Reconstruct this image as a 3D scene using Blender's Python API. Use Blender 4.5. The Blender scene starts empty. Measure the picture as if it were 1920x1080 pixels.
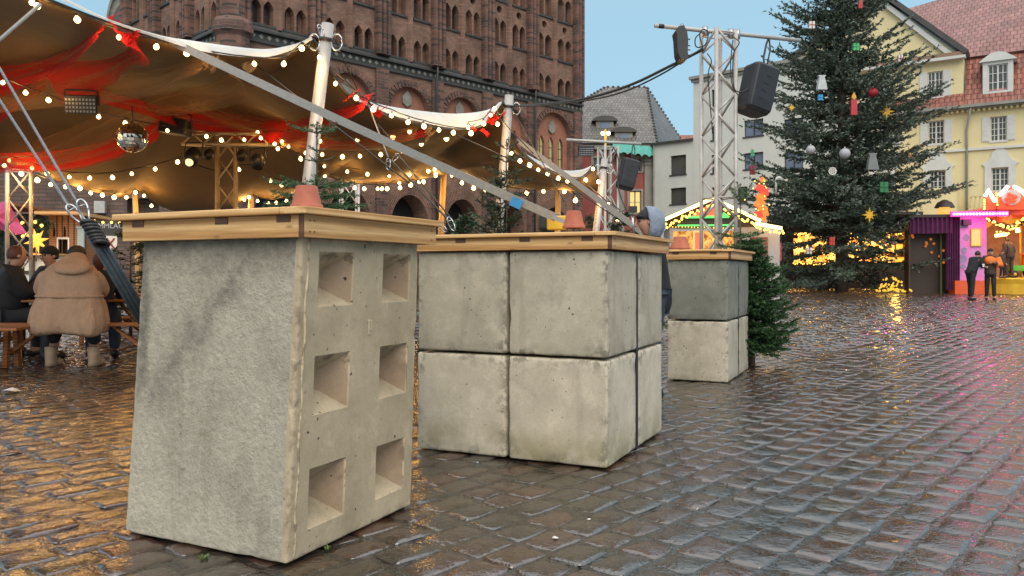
import bpy, bmesh, math, random
import numpy as np
from mathutils import Vector, Matrix, noise
from mathutils.geometry import tessellate_polygon
random.seed(7)
RAD = math.radians
scene = bpy.context.scene
COL = scene.collection

# ------------------------------------------------------------------ camera, sky, sun, exposure
F = 1500.0            # focal length in pixels of a 1920 px wide frame
H = 1.075             # eye height
HOR = 510.0           # horizon row
cam = bpy.data.cameras.new('camera')
cam.sensor_width = 36.0
cam.lens = F / 1920.0 * 36.0
cam.shift_y = -(540.0 - HOR) / 1920.0
cam.clip_start = 0.05
cam.clip_end = 2000.0
camo = bpy.data.objects.new('camera', cam)
camo.location = (0, 0, H)
camo.rotation_euler = (RAD(90), 0, 0)
COL.objects.link(camo)
scene.camera = camo

world = bpy.data.worlds.new("World")
scene.world = world
world.use_nodes = True
wn, wl = world.node_tree.nodes, world.node_tree.links
wn.clear()
sky = wn.new('ShaderNodeTexSky')
sky.sky_type = 'NISHITA'
sky.sun_disc = False
sky.sun_elevation = RAD(38)
sky.sun_rotation = RAD(205)
sky.air_density = 1.0
sky.dust_density = 2.5
sky.ozone_density = 1.5
wmix = wn.new('ShaderNodeMix'); wmix.data_type = 'RGBA'
wmix.inputs[0].default_value = 0.72
wmix.inputs[7].default_value = (3.35, 5.6, 6.8, 1)     # an even overcast layer over the clear-sky colours
bg = wn.new('ShaderNodeBackground'); bg.inputs[1].default_value = 0.1
wo = wn.new('ShaderNodeOutputWorld')
wl.new(sky.outputs[0], wmix.inputs[6])
wm2 = wn.new('ShaderNodeMix'); wm2.data_type = 'RGBA'; wm2.inputs[7].default_value = (6.1, 6.1, 6.0, 1)
wl.new(wmix.outputs[2], wm2.inputs[6]); wl.new(wm2.outputs[2], bg.inputs[0])
wtc = wn.new('ShaderNodeTexCoord'); wsp = wn.new('ShaderNodeSeparateXYZ'); wmr = wn.new('ShaderNodeMapRange')   # overcast: brighter overhead
wl.new(wtc.outputs['Generated'], wsp.inputs[0]); wl.new(wsp.outputs[2], wmr.inputs[0])
for i_, x_ in enumerate((0.32, 0.85, 0.1, 0.21)): wmr.inputs[i_ + 1].default_value = x_
wl.new(wmr.outputs[0], bg.inputs[1])
wm3 = wn.new('ShaderNodeMapRange'); wl.new(wsp.outputs[2], wm3.inputs[0])
for i_, x_ in enumerate((0.30, 0.75, 0.0, 0.85)): wm3.inputs[i_ + 1].default_value = x_
wl.new(wm3.outputs[0], wm2.inputs[0])
wl.new(bg.outputs[0], wo.inputs[0])

sun = bpy.data.lights.new('sun', 'SUN')
sun.energy = 1.5
sun.angle = RAD(50)
sun.color = (1.0, 0.86, 0.68)
suno = bpy.data.objects.new('sun', sun)
# light comes from behind the camera, a little from the left
suno.rotation_euler = (RAD(50), 0, RAD(10))
COL.objects.link(suno)

scene.view_settings.view_transform = 'Standard'
scene.view_settings.look = 'None'
scene.view_settings.exposure = 0.42
scene.view_settings.gamma = 1.0
try:
    scene.cycles.use_denoising = True
    scene.cycles.max_bounces = 6
    scene.cycles.transparent_max_bounces = 16
    scene.cycles.sample_clamp_indirect = 4.0
    scene.cycles.use_light_tree = True
except Exception:
    pass

# ------------------------------------------------------------------ helpers
def U(px, py, d):
    """world point seen at pixel px,py of the 1920x1080 photo at distance d in front of the camera"""
    return Vector(((px - 960.0) / F * d, d, H + (HOR - py) / F * d))

def gz(y):
    """height of the square: level near by, rising gently further off"""
    return 0.0 if y < 12 else min(0.0075 * (y - 12), 0.36)

def link(o, parent=None):
    COL.objects.link(o)
    if parent is not None:
        o.parent = parent
    return o

def tag(o, label=None, cat=None, group=None, kind=None):
    if label: o['label'] = label
    if cat: o['category'] = cat
    if group: o['group'] = group
    if kind: o['kind'] = kind
    return o

def thing(name, label, cat, loc=(0, 0, 0), rz=0.0, group=None):
    o = bpy.data.objects.new(name, None)
    o.empty_display_size = 0.1
    o.location = loc
    o.rotation_euler = (0, 0, rz)
    COL.objects.link(o)
    tag(o, label, cat, group)
    return o

def wloc(o):
    """world matrix of an object from its own numbers (no depsgraph update needed)"""
    m = Matrix.LocRotScale(o.location, o.rotation_euler, o.scale)
    return wloc(o.parent) @ m if o.parent else m

def copy_tree(o, parent=None):
    c = o.copy()
    link(c, parent)
    for ch in o.children:
        copy_tree(ch, c)
    return c

class MB:
    """collects faces and links them as one mesh"""
    def __init__(self):
        self.v = []; self.f = []; self.m = []; self.s = []
    def add(self, verts, faces, mi=0, smooth=False):
        b = len(self.v)
        self.v.extend([tuple(p) for p in verts])
        for f in faces:
            self.f.append([i + b for i in f]); self.m.append(mi); self.s.append(smooth)
        return self
    def quad(self, a, b, c, d, mi=0):
        return self.add([a, b, c, d], [(0, 1, 2, 3)], mi)
    def box(self, lo, hi, mi=0):
        x0, y0, z0 = lo; x1, y1, z1 = hi
        v = [(x0, y0, z0), (x1, y0, z0), (x1, y1, z0), (x0, y1, z0), (x0, y0, z1), (x1, y0, z1), (x1, y1, z1), (x0, y1, z1)]
        return self.add(v, [(0, 3, 2, 1), (4, 5, 6, 7), (0, 1, 5, 4), (1, 2, 6, 5), (2, 3, 7, 6), (3, 0, 4, 7)], mi)
    def obox(self, c, ax, ay, az, mi=0):
        """box from centre and three half-axis vectors"""
        c = Vector(c); ax = Vector(ax); ay = Vector(ay); az = Vector(az)
        v = [c - ax - ay - az, c + ax - ay - az, c + ax + ay - az, c - ax + ay - az,
             c - ax - ay + az, c + ax - ay + az, c + ax + ay + az, c - ax + ay + az]
        return self.add(v, [(0, 3, 2, 1), (4, 5, 6, 7), (0, 1, 5, 4), (1, 2, 6, 5), (2, 3, 7, 6), (3, 0, 4, 7)], mi)
    def beam(self, p0, p1, w, h, mi=0, up=(0, 0, 1)):
        p0 = Vector(p0); p1 = Vector(p1)
        d = (p1 - p0); L = d.length
        if L < 1e-6: return self
        d.normalize()
        s = d.cross(Vector(up))
        if s.length < 1e-4: s = d.cross(Vector((1, 0, 0)))
        s.normalize(); u = s.cross(d)
        return self.obox((p0 + p1) / 2, d * L / 2, s * w / 2, u * h / 2, mi)
    def tube(self, pts, r, n=8, mi=0, caps=True):
        pts = [Vector(p) for p in pts]
        k = len(pts)
        rs = r if isinstance(r, (list, tuple)) else [r] * k
        V = []; Fc = []
        prev = None
        for i, p in enumerate(pts):
            if i == 0: d = pts[1] - pts[0]
            elif i == k - 1: d = pts[-1] - pts[-2]
            else: d = pts[i + 1] - pts[i - 1]
            if d.length < 1e-9: d = Vector((0, 0, 1))
            d.normalize()
            if prev is None:
                a = d.cross(Vector((0, 0, 1)))
                if a.length < 1e-3: a = d.cross(Vector((1, 0, 0)))
            else:
                a = prev - d * prev.dot(d)
                if a.length < 1e-6: a = d.cross(Vector((1, 0, 0)))
            a.normalize(); prev = a
            b = d.cross(a)
            for j in range(n):
                t = 2 * math.pi * j / n
                V.append(p + (a * math.cos(t) + b * math.sin(t)) * rs[i])
        for i in range(k - 1):
            for j in range(n):
                j2 = (j + 1) % n
                Fc.append((i * n + j, i * n + j2, (i + 1) * n + j2, (i + 1) * n + j))
        if caps:
            Fc.append(tuple(reversed(range(n)))); Fc.append(tuple((k - 1) * n + j for j in range(n)))
        return self.add(V, Fc, mi, True)
    def lathe(self, prof, c=(0, 0, 0), n=24, mi=0, smooth=True, squash=1.0):
        V = []; Fc = []
        for r, z in prof:
            for j in range(n):
                t = 2 * math.pi * j / n
                V.append((c[0] + r * math.cos(t), c[1] + r * math.sin(t) * squash, c[2] + z))
        for i in range(len(prof) - 1):
            for j in range(n):
                j2 = (j + 1) % n
                Fc.append((i * n + j, i * n + j2, (i + 1) * n + j2, (i + 1) * n + j))
        return self.add(V, Fc, mi, smooth)
    def ball(self, c, r, n=10, m=7, mi=0, sz=1.0):
        prof = [(max(1e-4, r * math.sin(math.pi * i / m)), -r * sz * math.cos(math.pi * i / m)) for i in range(m + 1)]
        return self.lathe(prof, c, n, mi, True)
    def prism(self, poly, fmap, d0, d1, mi=0):
        """2-D outline (u,z) pushed from depth d0 to d1; fmap(u,depth,z) -> point"""
        n = len(poly)
        V = [fmap(u, d0, z) for u, z in poly] + [fmap(u, d1, z) for u, z in poly]
        Fc = [(i, (i + 1) % n, n + (i + 1) % n, n + i) for i in range(n)]
        tris = tessellate_polygon([[Vector((u, z, 0)) for u, z in poly]])
        Fc += [tuple(t) for t in tris] + [tuple(n + i for i in reversed(t)) for t in tris]
        return self.add(V, Fc, mi)
    def holed(self, outer, holes, y0, y1, mi=0, mj=None):
        """wall panel in the x,z plane at y0 with jambs running back to y1"""
        loops = [outer] + holes
        V = [(u, y0, z) for lp in loops for u, z in lp]
        tris = tessellate_polygon([[Vector((u, z, 0)) for u, z in lp] for lp in loops])
        self.add(V, [tuple(t) for t in tris], mi)
        for h in holes:
            n = len(h)
            V = [(u, y0, z) for u, z in h] + [(u, y1, z) for u, z in h]
            self.add(V, [(i, (i + 1) % n, n + (i + 1) % n, n + i) for i in range(n)], mi if mj is None else mj)
        return self
    def build(self, name, mats, parent=None, local=False, origin=None, recalc=True):
        me = bpy.data.meshes.new(name)
        V = np.array(self.v, dtype=float).reshape(-1, 3)
        if parent is not None:
            if not local:
                inv = wloc(parent).inverted()
                A = np.array(inv)
                V = V @ A[:3, :3].T + A[:3, 3]
            loc = (0, 0, 0)
        else:
            if origin is None:
                origin = ((V[:, 0].min() + V[:, 0].max()) / 2, (V[:, 1].min() + V[:, 1].max()) / 2, V[:, 2].min())
            loc = origin
            V = V - np.array(origin)
        me.from_pydata(V.tolist(), [], self.f)
        if not isinstance(mats, (list, tuple)): mats = [mats]
        for mm in mats: me.materials.append(mm)
        me.polygons.foreach_set('material_index', self.m)
        me.polygons.foreach_set('use_smooth', self.s)
        if recalc and len(self.f) < 60000:
            bm = bmesh.new(); bm.from_mesh(me)
            bmesh.ops.recalc_face_normals(bm, faces=bm.faces)
            bm.to_mesh(me); bm.free()
        me.update()
        o = bpy.data.objects.new(name, me)
        o.location = loc
        link(o, parent)
        return o

def bevel(o, w=0.004, seg=2):
    m = o.modifiers.new('bevel', 'BEVEL'); m.width = w; m.segments = seg; m.limit_method = 'ANGLE'
    return o

def lerp(a, b, t): return a + (b - a) * t
def catmull(pts, n):
    """smooth path through pts"""
    P = [Vector(p) for p in pts]
    P = [P[0] * 2 - P[1]] + P + [P[-1] * 2 - P[-2]]
    out = []
    for i in range(1, len(P) - 2):
        a, b, c, d = P[i - 1], P[i], P[i + 1], P[i + 2]
        for k in range(n):
            t = k / n
            out.append(0.5 * ((2 * b) + (c - a) * t + (2 * a - 5 * b + 4 * c - d) * t * t + (3 * b - a - 3 * c + d) * t ** 3))
    out.append(P[-2])
    return out

def skinned(name, nodes, edges, m, parent, sub=2, root=None):
    """body grown over connected joints: nodes = {key: (point, radius or (rx, ry))} in parent's local frame"""
    me = bpy.data.meshes.new(name)
    keys = list(nodes)
    me.from_pydata([tuple(nodes[k][0]) for k in keys], [(keys.index(a), keys.index(b)) for a, b in edges], [])
    me.materials.append(m)
    o = bpy.data.objects.new(name, me)
    link(o, parent)
    md = o.modifiers.new('skin', 'SKIN')
    md.use_smooth_shade = True
    sv = me.skin_vertices[0].data if me.skin_vertices else None
    if sv is None:
        bm = bmesh.new(); bm.from_mesh(me)
        bm.verts.layers.skin.verify(); bm.to_mesh(me); bm.free()
        sv = me.skin_vertices[0].data
    for i, k in enumerate(keys):
        r = nodes[k][1]
        sv[i].radius = r if isinstance(r, (tuple, list)) else (r, r)
        sv[i].use_root = (k == (root or keys[0]))
    s = o.modifiers.new('sub', 'SUBSURF'); s.levels = sub; s.render_levels = sub
    return o

# ------------------------------------------------------------------ materials
def _mat(name):
    m = bpy.data.materials.new(name); m.use_nodes = True
    nt = m.node_tree; nt.nodes.clear()
    out = nt.nodes.new('ShaderNodeOutputMaterial')
    b = nt.nodes.new('ShaderNodeBsdfPrincipled')
    nt.links.new(b.outputs[0], out.inputs[0])
    return m, nt, b, out
def c4(c): return (c[0], c[1], c[2], 1.0)
def ramp(nt, fac, stops):
    r = nt.nodes.new('ShaderNodeValToRGB')
    els = r.color_ramp.elements
    els[0].position, els[0].color = stops[0][0], c4(stops[0][1])
    els[1].position, els[1].color = stops[-1][0], c4(stops[-1][1])
    for p, c in stops[1:-1]:
        e = els.new(p); e.color = c4(c)
    nt.links.new(fac, r.inputs[0])
    return r.outputs[0]
def coords(nt, kind='Object', scale=(1, 1, 1), rot=(0, 0, 0)):
    t = nt.nodes.new('ShaderNodeTexCoord'); mp = nt.nodes.new('ShaderNodeMapping')
    mp.inputs['Scale'].default_value = scale; mp.inputs['Rotation'].default_value = rot
    nt.links.new(t.outputs[kind], mp.inputs[0]); return mp.outputs[0]
def noise_tex(nt, vec, scale, detail=4, rough=0.55, dist=0.0):
    n = nt.nodes.new('ShaderNodeTexNoise')
    n.inputs['Scale'].default_value = scale; n.inputs['Detail'].default_value = detail
    n.inputs['Roughness'].default_value = rough; n.inputs['Distortion'].default_value = dist
    nt.links.new(vec, n.inputs['Vector']); return n.outputs['Fac']
def mix(nt, a, b, fac, mode='MIX'):
    n = nt.nodes.new('ShaderNodeMix'); n.data_type = 'RGBA'; n.blend_type = mode
    for s, val in ((6, a), (7, b), (0, fac)):
        if hasattr(val, 'is_linked') or hasattr(val, 'links'): nt.links.new(val, n.inputs[s])
        elif s == 0: n.inputs[0].default_value = val
        else: n.inputs[s].default_value = c4(val)
    return n.outputs[2]
def maprange(nt, v, a, b, c, d):
    n = nt.nodes.new('ShaderNodeMapRange')
    nt.links.new(v, n.inputs[0])
    for i, x in enumerate((a, b, c, d)): n.inputs[i + 1].default_value = x
    return n.outputs[0]
def bump(nt, bsdf, h, strength=0.4, dist=0.01, prev=None):
    n = nt.nodes.new('ShaderNodeBump')
    n.inputs['Strength'].default_value = strength; n.inputs['Distance'].default_value = dist
    nt.links.new(h, n.inputs['Height'])
    if prev is not None: nt.links.new(prev, n.inputs['Normal'])
    nt.links.new(n.outputs[0], bsdf.inputs['Normal'])
    return n.outputs[0]
def pm(name, c1, c2=None, scale=6.0, rough=0.6, metal=0.0, bstr=0.0, bscale=40.0, bdist=0.004, stretch=(1, 1, 1), spec=None):
    m, nt, b, _ = _mat(name)
    c2 = c2 or tuple(x * 0.75 for x in c1)
    vec = coords(nt, 'Object', stretch)
    f = noise_tex(nt, vec, scale, 5, 0.6)
    col = ramp(nt, f, [(0.3, c2), (0.7, c1)])
    nt.links.new(col, b.inputs['Base Color'])
    b.inputs['Roughness'].default_value = rough
    b.inputs['Metallic'].default_value = metal
    if spec is not None: b.inputs['Specular IOR Level'].default_value = spec
    if bstr > 0:
        bump(nt, b, noise_tex(nt, vec, bscale, 4), bstr, bdist)
    return m
def em(name, c, strength, base=(0.8, 0.8, 0.8)):
    base = tuple(x * .12 for x in base)
    m, nt, b, _ = _mat(name)
    b.inputs['Base Color'].default_value = c4(base)
    b.inputs['Emission Color'].default_value = c4(c)
    b.inputs['Emission Strength'].default_value = strength
    return m
def glassmat(name, c=(0.03, 0.04, 0.05), rough=0.08, var=None):
    m, nt, b, _ = _mat(name)
    vec = coords(nt)
    f = noise_tex(nt, vec, 0.6, 2)
    nt.links.new(ramp(nt, f, [(0.3, c), (0.7, var or tuple(x * 2.2 for x in c))]), b.inputs['Base Color'])
    b.inputs['Roughness'].default_value = rough
    return m

def mth(nt, op, a, b=None):
    n = nt.nodes.new('ShaderNodeMath'); n.operation = op
    for i, v in enumerate((a, b)):
        if v is None: continue
        if hasattr(v, 'links'): nt.links.new(v, n.inputs[i])
        else: n.inputs[i].default_value = v
    return n.outputs[0]
M = {}
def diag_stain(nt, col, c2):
    """the old slanting run-off mark, the dark streak near the far edge and a band that darkens towards the top"""
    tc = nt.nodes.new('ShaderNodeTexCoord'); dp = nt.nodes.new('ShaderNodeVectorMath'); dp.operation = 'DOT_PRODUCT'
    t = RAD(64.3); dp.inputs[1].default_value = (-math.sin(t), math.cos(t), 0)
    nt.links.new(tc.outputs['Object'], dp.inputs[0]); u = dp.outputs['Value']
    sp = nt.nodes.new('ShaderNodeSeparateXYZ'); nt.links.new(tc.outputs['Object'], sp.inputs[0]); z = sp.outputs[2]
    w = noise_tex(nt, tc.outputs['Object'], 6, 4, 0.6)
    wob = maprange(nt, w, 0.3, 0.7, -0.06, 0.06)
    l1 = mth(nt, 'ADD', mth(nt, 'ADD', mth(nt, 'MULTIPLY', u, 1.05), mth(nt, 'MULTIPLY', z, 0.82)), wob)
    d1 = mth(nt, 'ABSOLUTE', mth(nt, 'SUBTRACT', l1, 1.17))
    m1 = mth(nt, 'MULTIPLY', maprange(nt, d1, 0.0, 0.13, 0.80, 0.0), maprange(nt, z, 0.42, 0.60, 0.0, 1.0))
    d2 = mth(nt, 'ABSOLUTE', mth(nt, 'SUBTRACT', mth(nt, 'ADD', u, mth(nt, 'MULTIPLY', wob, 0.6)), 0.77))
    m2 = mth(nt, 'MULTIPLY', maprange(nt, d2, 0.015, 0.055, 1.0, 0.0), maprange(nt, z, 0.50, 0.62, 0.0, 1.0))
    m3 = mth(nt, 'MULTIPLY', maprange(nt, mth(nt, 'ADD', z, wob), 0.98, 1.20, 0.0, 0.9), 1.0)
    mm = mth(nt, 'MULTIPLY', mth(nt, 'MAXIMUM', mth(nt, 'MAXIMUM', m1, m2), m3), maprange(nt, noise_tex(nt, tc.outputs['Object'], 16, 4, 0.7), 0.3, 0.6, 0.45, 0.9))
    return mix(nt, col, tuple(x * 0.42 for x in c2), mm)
# concrete, smooth cast with air holes and stains
def concrete(name, c1, c2, stain=0.5, rough_face=False, pits=1.0, moss=False, diag=False):
    m, nt, b, _ = _mat(name)
    oi = nt.nodes.new('ShaderNodeObjectInfo'); va = nt.nodes.new('ShaderNodeVectorMath'); va.operation = 'ADD'
    cx = nt.nodes.new('ShaderNodeCombineXYZ')
    for k_, q_ in enumerate((37.0, 91.0, 53.0)):
        nt.links.new(mth(nt, 'MULTIPLY', oi.outputs['Random'], q_ if not rough_face and not diag else 0.0), cx.inputs[k_])
    nt.links.new(coords(nt), va.inputs[0]); nt.links.new(cx.outputs[0], va.inputs[1])
    vec = va.outputs[0]
    big = noise_tex(nt, vec, 2.2, 6, 0.62, 0.6)
    col = ramp(nt, big, [(0.30, c2), (0.70, c1)])
    sc_ = nt.nodes.new('ShaderNodeVectorMath'); sc_.operation = 'MULTIPLY'; sc_.inputs[1].default_value = (5, 5, 0.7); nt.links.new(vec, sc_.inputs[0])
    str_ = noise_tex(nt, sc_.outputs[0], 1.6, 5, 0.6, 0.3)       # run-off streaks down the face
    if not rough_face:
        pt = noise_tex(nt, vec, 4.2, 9, 0.75, 0.25)
        col = mix(nt, col, tuple(min(1, x * 1.22) for x in c1), maprange(nt, pt, 0.52, 0.64, 0.0, 0.42))
        col = mix(nt, col, tuple(x * 0.78 for x in c2), maprange(nt, pt, 0.46, 0.34, 0.0, 0.55))
    col = mix(nt, col, tuple(x * 0.55 for x in c2), maprange(nt, str_, 0.55, 0.78, 0.0, stain))
    fine = noise_tex(nt, vec, 95, 3, 0.7)
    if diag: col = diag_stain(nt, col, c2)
    col = mix(nt, col, ramp(nt, noise_tex(nt, vec, 36, 9, 0.72) if rough_face else fine, [(0.35, (0.55, 0.55, 0.54) if rough_face else (0.80, 0.80, 0.80)), (0.62, (1.15, 1.15, 1.15) if rough_face else (1.05, 1.05, 1.05))]), 0.42 if rough_face else 0.4, 'MULTIPLY')  # rough face: shade of the bump hollows put into the colour
    vo = nt.nodes.new('ShaderNodeTexVoronoi'); vo.inputs['Scale'].default_value = 24.0
    dv = nt.nodes.new('ShaderNodeVectorMath'); dv.operation = 'ADD'; nz = nt.nodes.new('ShaderNodeTexNoise'); nz.inputs['Scale'].default_value = 60.0; nz.inputs['Detail'].default_value = 2.0
    sc2 = nt.nodes.new('ShaderNodeVectorMath'); sc2.operation = 'SCALE'; sc2.inputs['Scale'].default_value = 0.022
    nt.links.new(vec, nz.inputs['Vector']); nt.links.new(nz.outputs['Color'], sc2.inputs[0]); nt.links.new(vec, dv.inputs[0]); nt.links.new(sc2.outputs[0], dv.inputs[1])
    nt.links.new(dv.outputs[0], vo.inputs['Vector'])
    gate = noise_tex(nt, vec, 5.0, 2)
    pit = nt.nodes.new('ShaderNodeMath'); pit.operation = 'LESS_THAN'
    nt.links.new(vo.outputs['Distance'], pit.inputs[0])
    nt.links.new(maprange(nt, gate, 0.40, 0.70, 0.03, 0.16 * pits), pit.inputs[1])
    if not rough_face:
        col = mix(nt, col, tuple(x * 0.16 for x in c2), pit.outputs[0])
    if moss:
        g = nt.nodes.new('ShaderNodeSeparateXYZ'); tc = nt.nodes.new('ShaderNodeTexCoord')
        nt.links.new(tc.outputs['Object'], g.inputs[0])
        low = maprange(nt, g.outputs[2], 0.0, 0.22, 1.0, 0.0)
        gn = nt.nodes.new('ShaderNodeMath'); gn.operation = 'MULTIPLY'
        nt.links.new(low, gn.inputs[0]); nt.links.new(maprange(nt, noise_tex(nt, vec, 4, 3), 0.42, 0.6, 0, 0.75), gn.inputs[1])
        col = mix(nt, col, (0.20, 0.17, 0.06), gn.outputs[0])
    if not rough_face:            # knocked, paler arrises with a dirty line just inside them
        ge = nt.nodes.new('ShaderNodeNewGeometry')
        w_ = noise_tex(nt, vec, 14, 4, 0.7)
        pe = mth(nt, 'MULTIPLY', maprange(nt, ge.outputs['Pointiness'], 0.515, 0.56, 0.0, 1.0), maprange(nt, w_, 0.42, 0.58, 0.0, 0.75))
        col = mix(nt, col, tuple(min(1, x * 1.25) for x in c1), pe)
        dk = mth(nt, 'MULTIPLY', maprange(nt, ge.outputs['Pointiness'], 0.505, 0.530, 0.0, 1.0), maprange(nt, w_, 0.50, 0.40, 0.0, 0.8))
        col = mix(nt, col, tuple(x * 0.45 for x in c2), dk)
    nt.links.new(col, b.inputs['Base Color'])
    b.inputs['Roughness'].default_value = 0.78
    if rough_face:
        n1 = noise_tex(nt, vec, 36, 9, 0.72)
        n2 = noise_tex(nt, vec, 11, 4, 0.6, 0.8)
        p = bump(nt, b, n2, 0.5, 0.02)
        bump(nt, b, n1, 1.0, 0.022, p)
    else:
        p = bump(nt, b, fine, 0.25, 0.003)
        inv = nt.nodes.new('ShaderNodeMath'); inv.operation = 'SUBTRACT'; inv.inputs[0].default_value = 1.0
        nt.links.new(pit.outputs[0], inv.inputs[1])
        bump(nt, b, inv.outputs[0], 0.6, 0.006, p)
    return m
M['conc_rough'] = concrete('rough_concrete', (0.62, 0.555, 0.445), (0.43, 0.38, 0.30), 0.6, True, diag=True)
M['conc_side'] = concrete('cast_concrete_warm', (0.50, 0.40, 0.275), (0.37, 0.29, 0.19), 0.3)
M['conc_recess'] = concrete('cast_concrete_brown', (0.40, 0.30, 0.21), (0.30, 0.21, 0.14), 0.1, False, 1.25)  # browner, darker tone for recess side walls and backs
M['conc_grey'] = concrete('cast_concrete_grey', (0.50, 0.44, 0.345), (0.34, 0.30, 0.23), 0.55)
M['conc_light'] = concrete('cast_concrete_light', (0.61, 0.535, 0.42), (0.43, 0.375, 0.29), 0.45, False, 0.9, True)
M['conc_dark'] = concrete('cast_concrete_dark', (0.24, 0.235, 0.20), (0.14, 0.14, 0.115), 0.4)

def wood(name, c1, c2, dark=(0.12, 0.05, 0.02), knots=True, scale=1.0):
    m, nt, b, _ = _mat(name)
    vec = coords(nt, 'Object', (0.9 * scale, 11 * scale, 11 * scale))
    w = nt.nodes.new('ShaderNodeTexWave'); w.wave_type = 'BANDS'; w.bands_direction = 'Z'
    w.inputs['Scale'].default_value = 0.7; w.inputs['Distortion'].default_value = 7.0; w.inputs['Detail'].default_value = 3.0
    w.inputs['Detail Scale'].default_value = 0.7
    nt.links.new(vec, w.inputs['Vector'])
    col = ramp(nt, w.outputs['Fac'], [(0.1, c1), (0.9, c2)])
    fine = noise_tex(nt, coords(nt, 'Object', (3 * scale, 90 * scale, 90 * scale)), 1.5, 3, 0.6)
    col = mix(nt, col, ramp(nt, fine, [(0.3, (0.66, 0.60, 0.52)), (0.7, (1.12, 1.12, 1.12))]), 0.75, 'MULTIPLY')
    if knots:
        vo = nt.nodes.new('ShaderNodeTexVoronoi'); vo.inputs['Scale'].default_value = 4.3
        nt.links.new(coords(nt, 'Object', (1, 2.6, 2.6)), vo.inputs['Vector'])
        col = mix(nt, col, dark, maprange(nt, vo.outputs['Distance'], 0.03, 0.12, 0.9, 0.0))
    nt.links.new(col, b.inputs['Base Color'])
    b.inputs['Roughness'].default_value = 0.55
    bump(nt, b, fine, 0.2, 0.002)
    return m
M['pine'] = wood('pine_board', (0.76, 0.47, 0.21), (0.50, 0.255, 0.085))
M['pine_dark'] = wood('pine_end_grain', (0.17, 0.075, 0.035), (0.10, 0.04, 0.02), knots=False)
M['bench_wood'] = wood('varnished_bench_wood', (0.38, 0.14, 0.04), (0.24, 0.08, 0.02), knots=False)
M['hut_wood'] = wood('hut_boards', (0.36, 0.17, 0.07), (0.22, 0.09, 0.035), knots=True)
M['dark_wood'] = wood('dark_stained_boards', (0.05, 0.03, 0.02), (0.025, 0.015, 0.01), knots=False)
M['alu'] = pm('aluminium', (0.50, 0.47, 0.45), (0.38, 0.36, 0.34), 9, 0.5, 0.25)
M['steel'] = pm('galvanised_steel', (0.55, 0.55, 0.56), (0.35, 0.35, 0.36), 30, 0.25, 0.9)
M['black'] = pm('black_plastic', (0.02, 0.021, 0.026), (0.012, 0.012, 0.016), 12, 0.45)
M['blackcord'] = pm('black_cable', (0.012, 0.012, 0.013), (0.02, 0.02, 0.02), 12, 0.5)
M['terracotta'] = pm('terracotta', (0.44, 0.135, 0.08), (0.30, 0.085, 0.05), 14, 0.75, bstr=0.2, bscale=120)
# ------------------------------------------------------------------ the wet cobbled square
def stone_material():
    m, nt, b, _ = _mat('wet_cobble')
    at = nt.nodes.new('ShaderNodeAttribute'); at.attribute_name = 'tint'
    sep = nt.nodes.new('ShaderNodeSeparateColor'); nt.links.new(at.outputs['Color'], sep.inputs[0])
    base = ramp(nt, sep.outputs[0], [(0.0, (0.055, 0.042, 0.036)), (0.25, (0.095, 0.050, 0.037)), (0.5, (0.088, 0.058, 0.045)),
                                     (0.70, (0.055, 0.046, 0.039)), (0.90, (0.060, 0.050, 0.038)), (0.93, (0.095, 0.078, 0.048)), (0.96, (0.085, 0.045, 0.030)), (1.0, (0.090, 0.042, 0.028))])
    vec = coords(nt)
    mott = noise_tex(nt, vec, 38, 5, 0.65)
    col = mix(nt, base, ramp(nt, mott, [(0.3, (0.30, 0.29, 0.28)), (0.7, (0.98, 0.92, 0.86))]), 0.9, 'MULTIPLY')
    nt.links.new(col, b.inputs['Base Color'])
    patch = noise_tex(nt, vec, 1.3, 3, 0.6)
    grain = noise_tex(nt, vec, 22, 4, 0.6)
    add = nt.nodes.new('ShaderNodeMath'); add.operation = 'MULTIPLY'
    nt.links.new(maprange(nt, patch, 0.40, 0.60, 0.25, 1.2), add.inputs[0])
    nt.links.new(maprange(nt, grain, 0.35, 0.7, 0.03, 0.14), add.inputs[1])
    nt.links.new(add.outputs[0], b.inputs['Roughness'])
    b.inputs['Specular IOR Level'].default_value = 1.0; b.inputs['IOR'].default_value = 1.68
    p = bump(nt, b, noise_tex(nt, vec, 13, 4, 0.65), 0.65, 0.014)
    bump(nt, b, mott, 0.28, 0.004, p)
    return m
def joint_material():
    m, nt, b, _ = _mat('wet_joint_sand')
    vec = coords(nt)
    n = noise_tex(nt, vec, 30, 4, 0.6)
    nt.links.new(ramp(nt, n, [(0.35, (0.016, 0.014, 0.012)), (0.7, (0.05, 0.043, 0.036))]), b.inputs['Base Color'])
    nt.links.new(maprange(nt, noise_tex(nt, vec, 2.2, 3), 0.4, 0.6, 0.02, 0.16), b.inputs['Roughness'])
    b.inputs['Specular IOR Level'].default_value = 1.0; b.inputs['IOR'].default_value = 1.6
    bump(nt, b, noise_tex(nt, vec, 26, 3), 0.6, 0.02)
    return m
rng = np.random.default_rng(11)
ANG = RAD(49.3)                       # rows run away to the right
ur = np.array([math.cos(ANG), math.sin(ANG)]); vr = np.array([-math.sin(ANG), math.cos(ANG)])
ROW = 0.172
def gzv(y): return np.clip(0.0075 * (y - 12), 0, 0.36)
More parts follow.
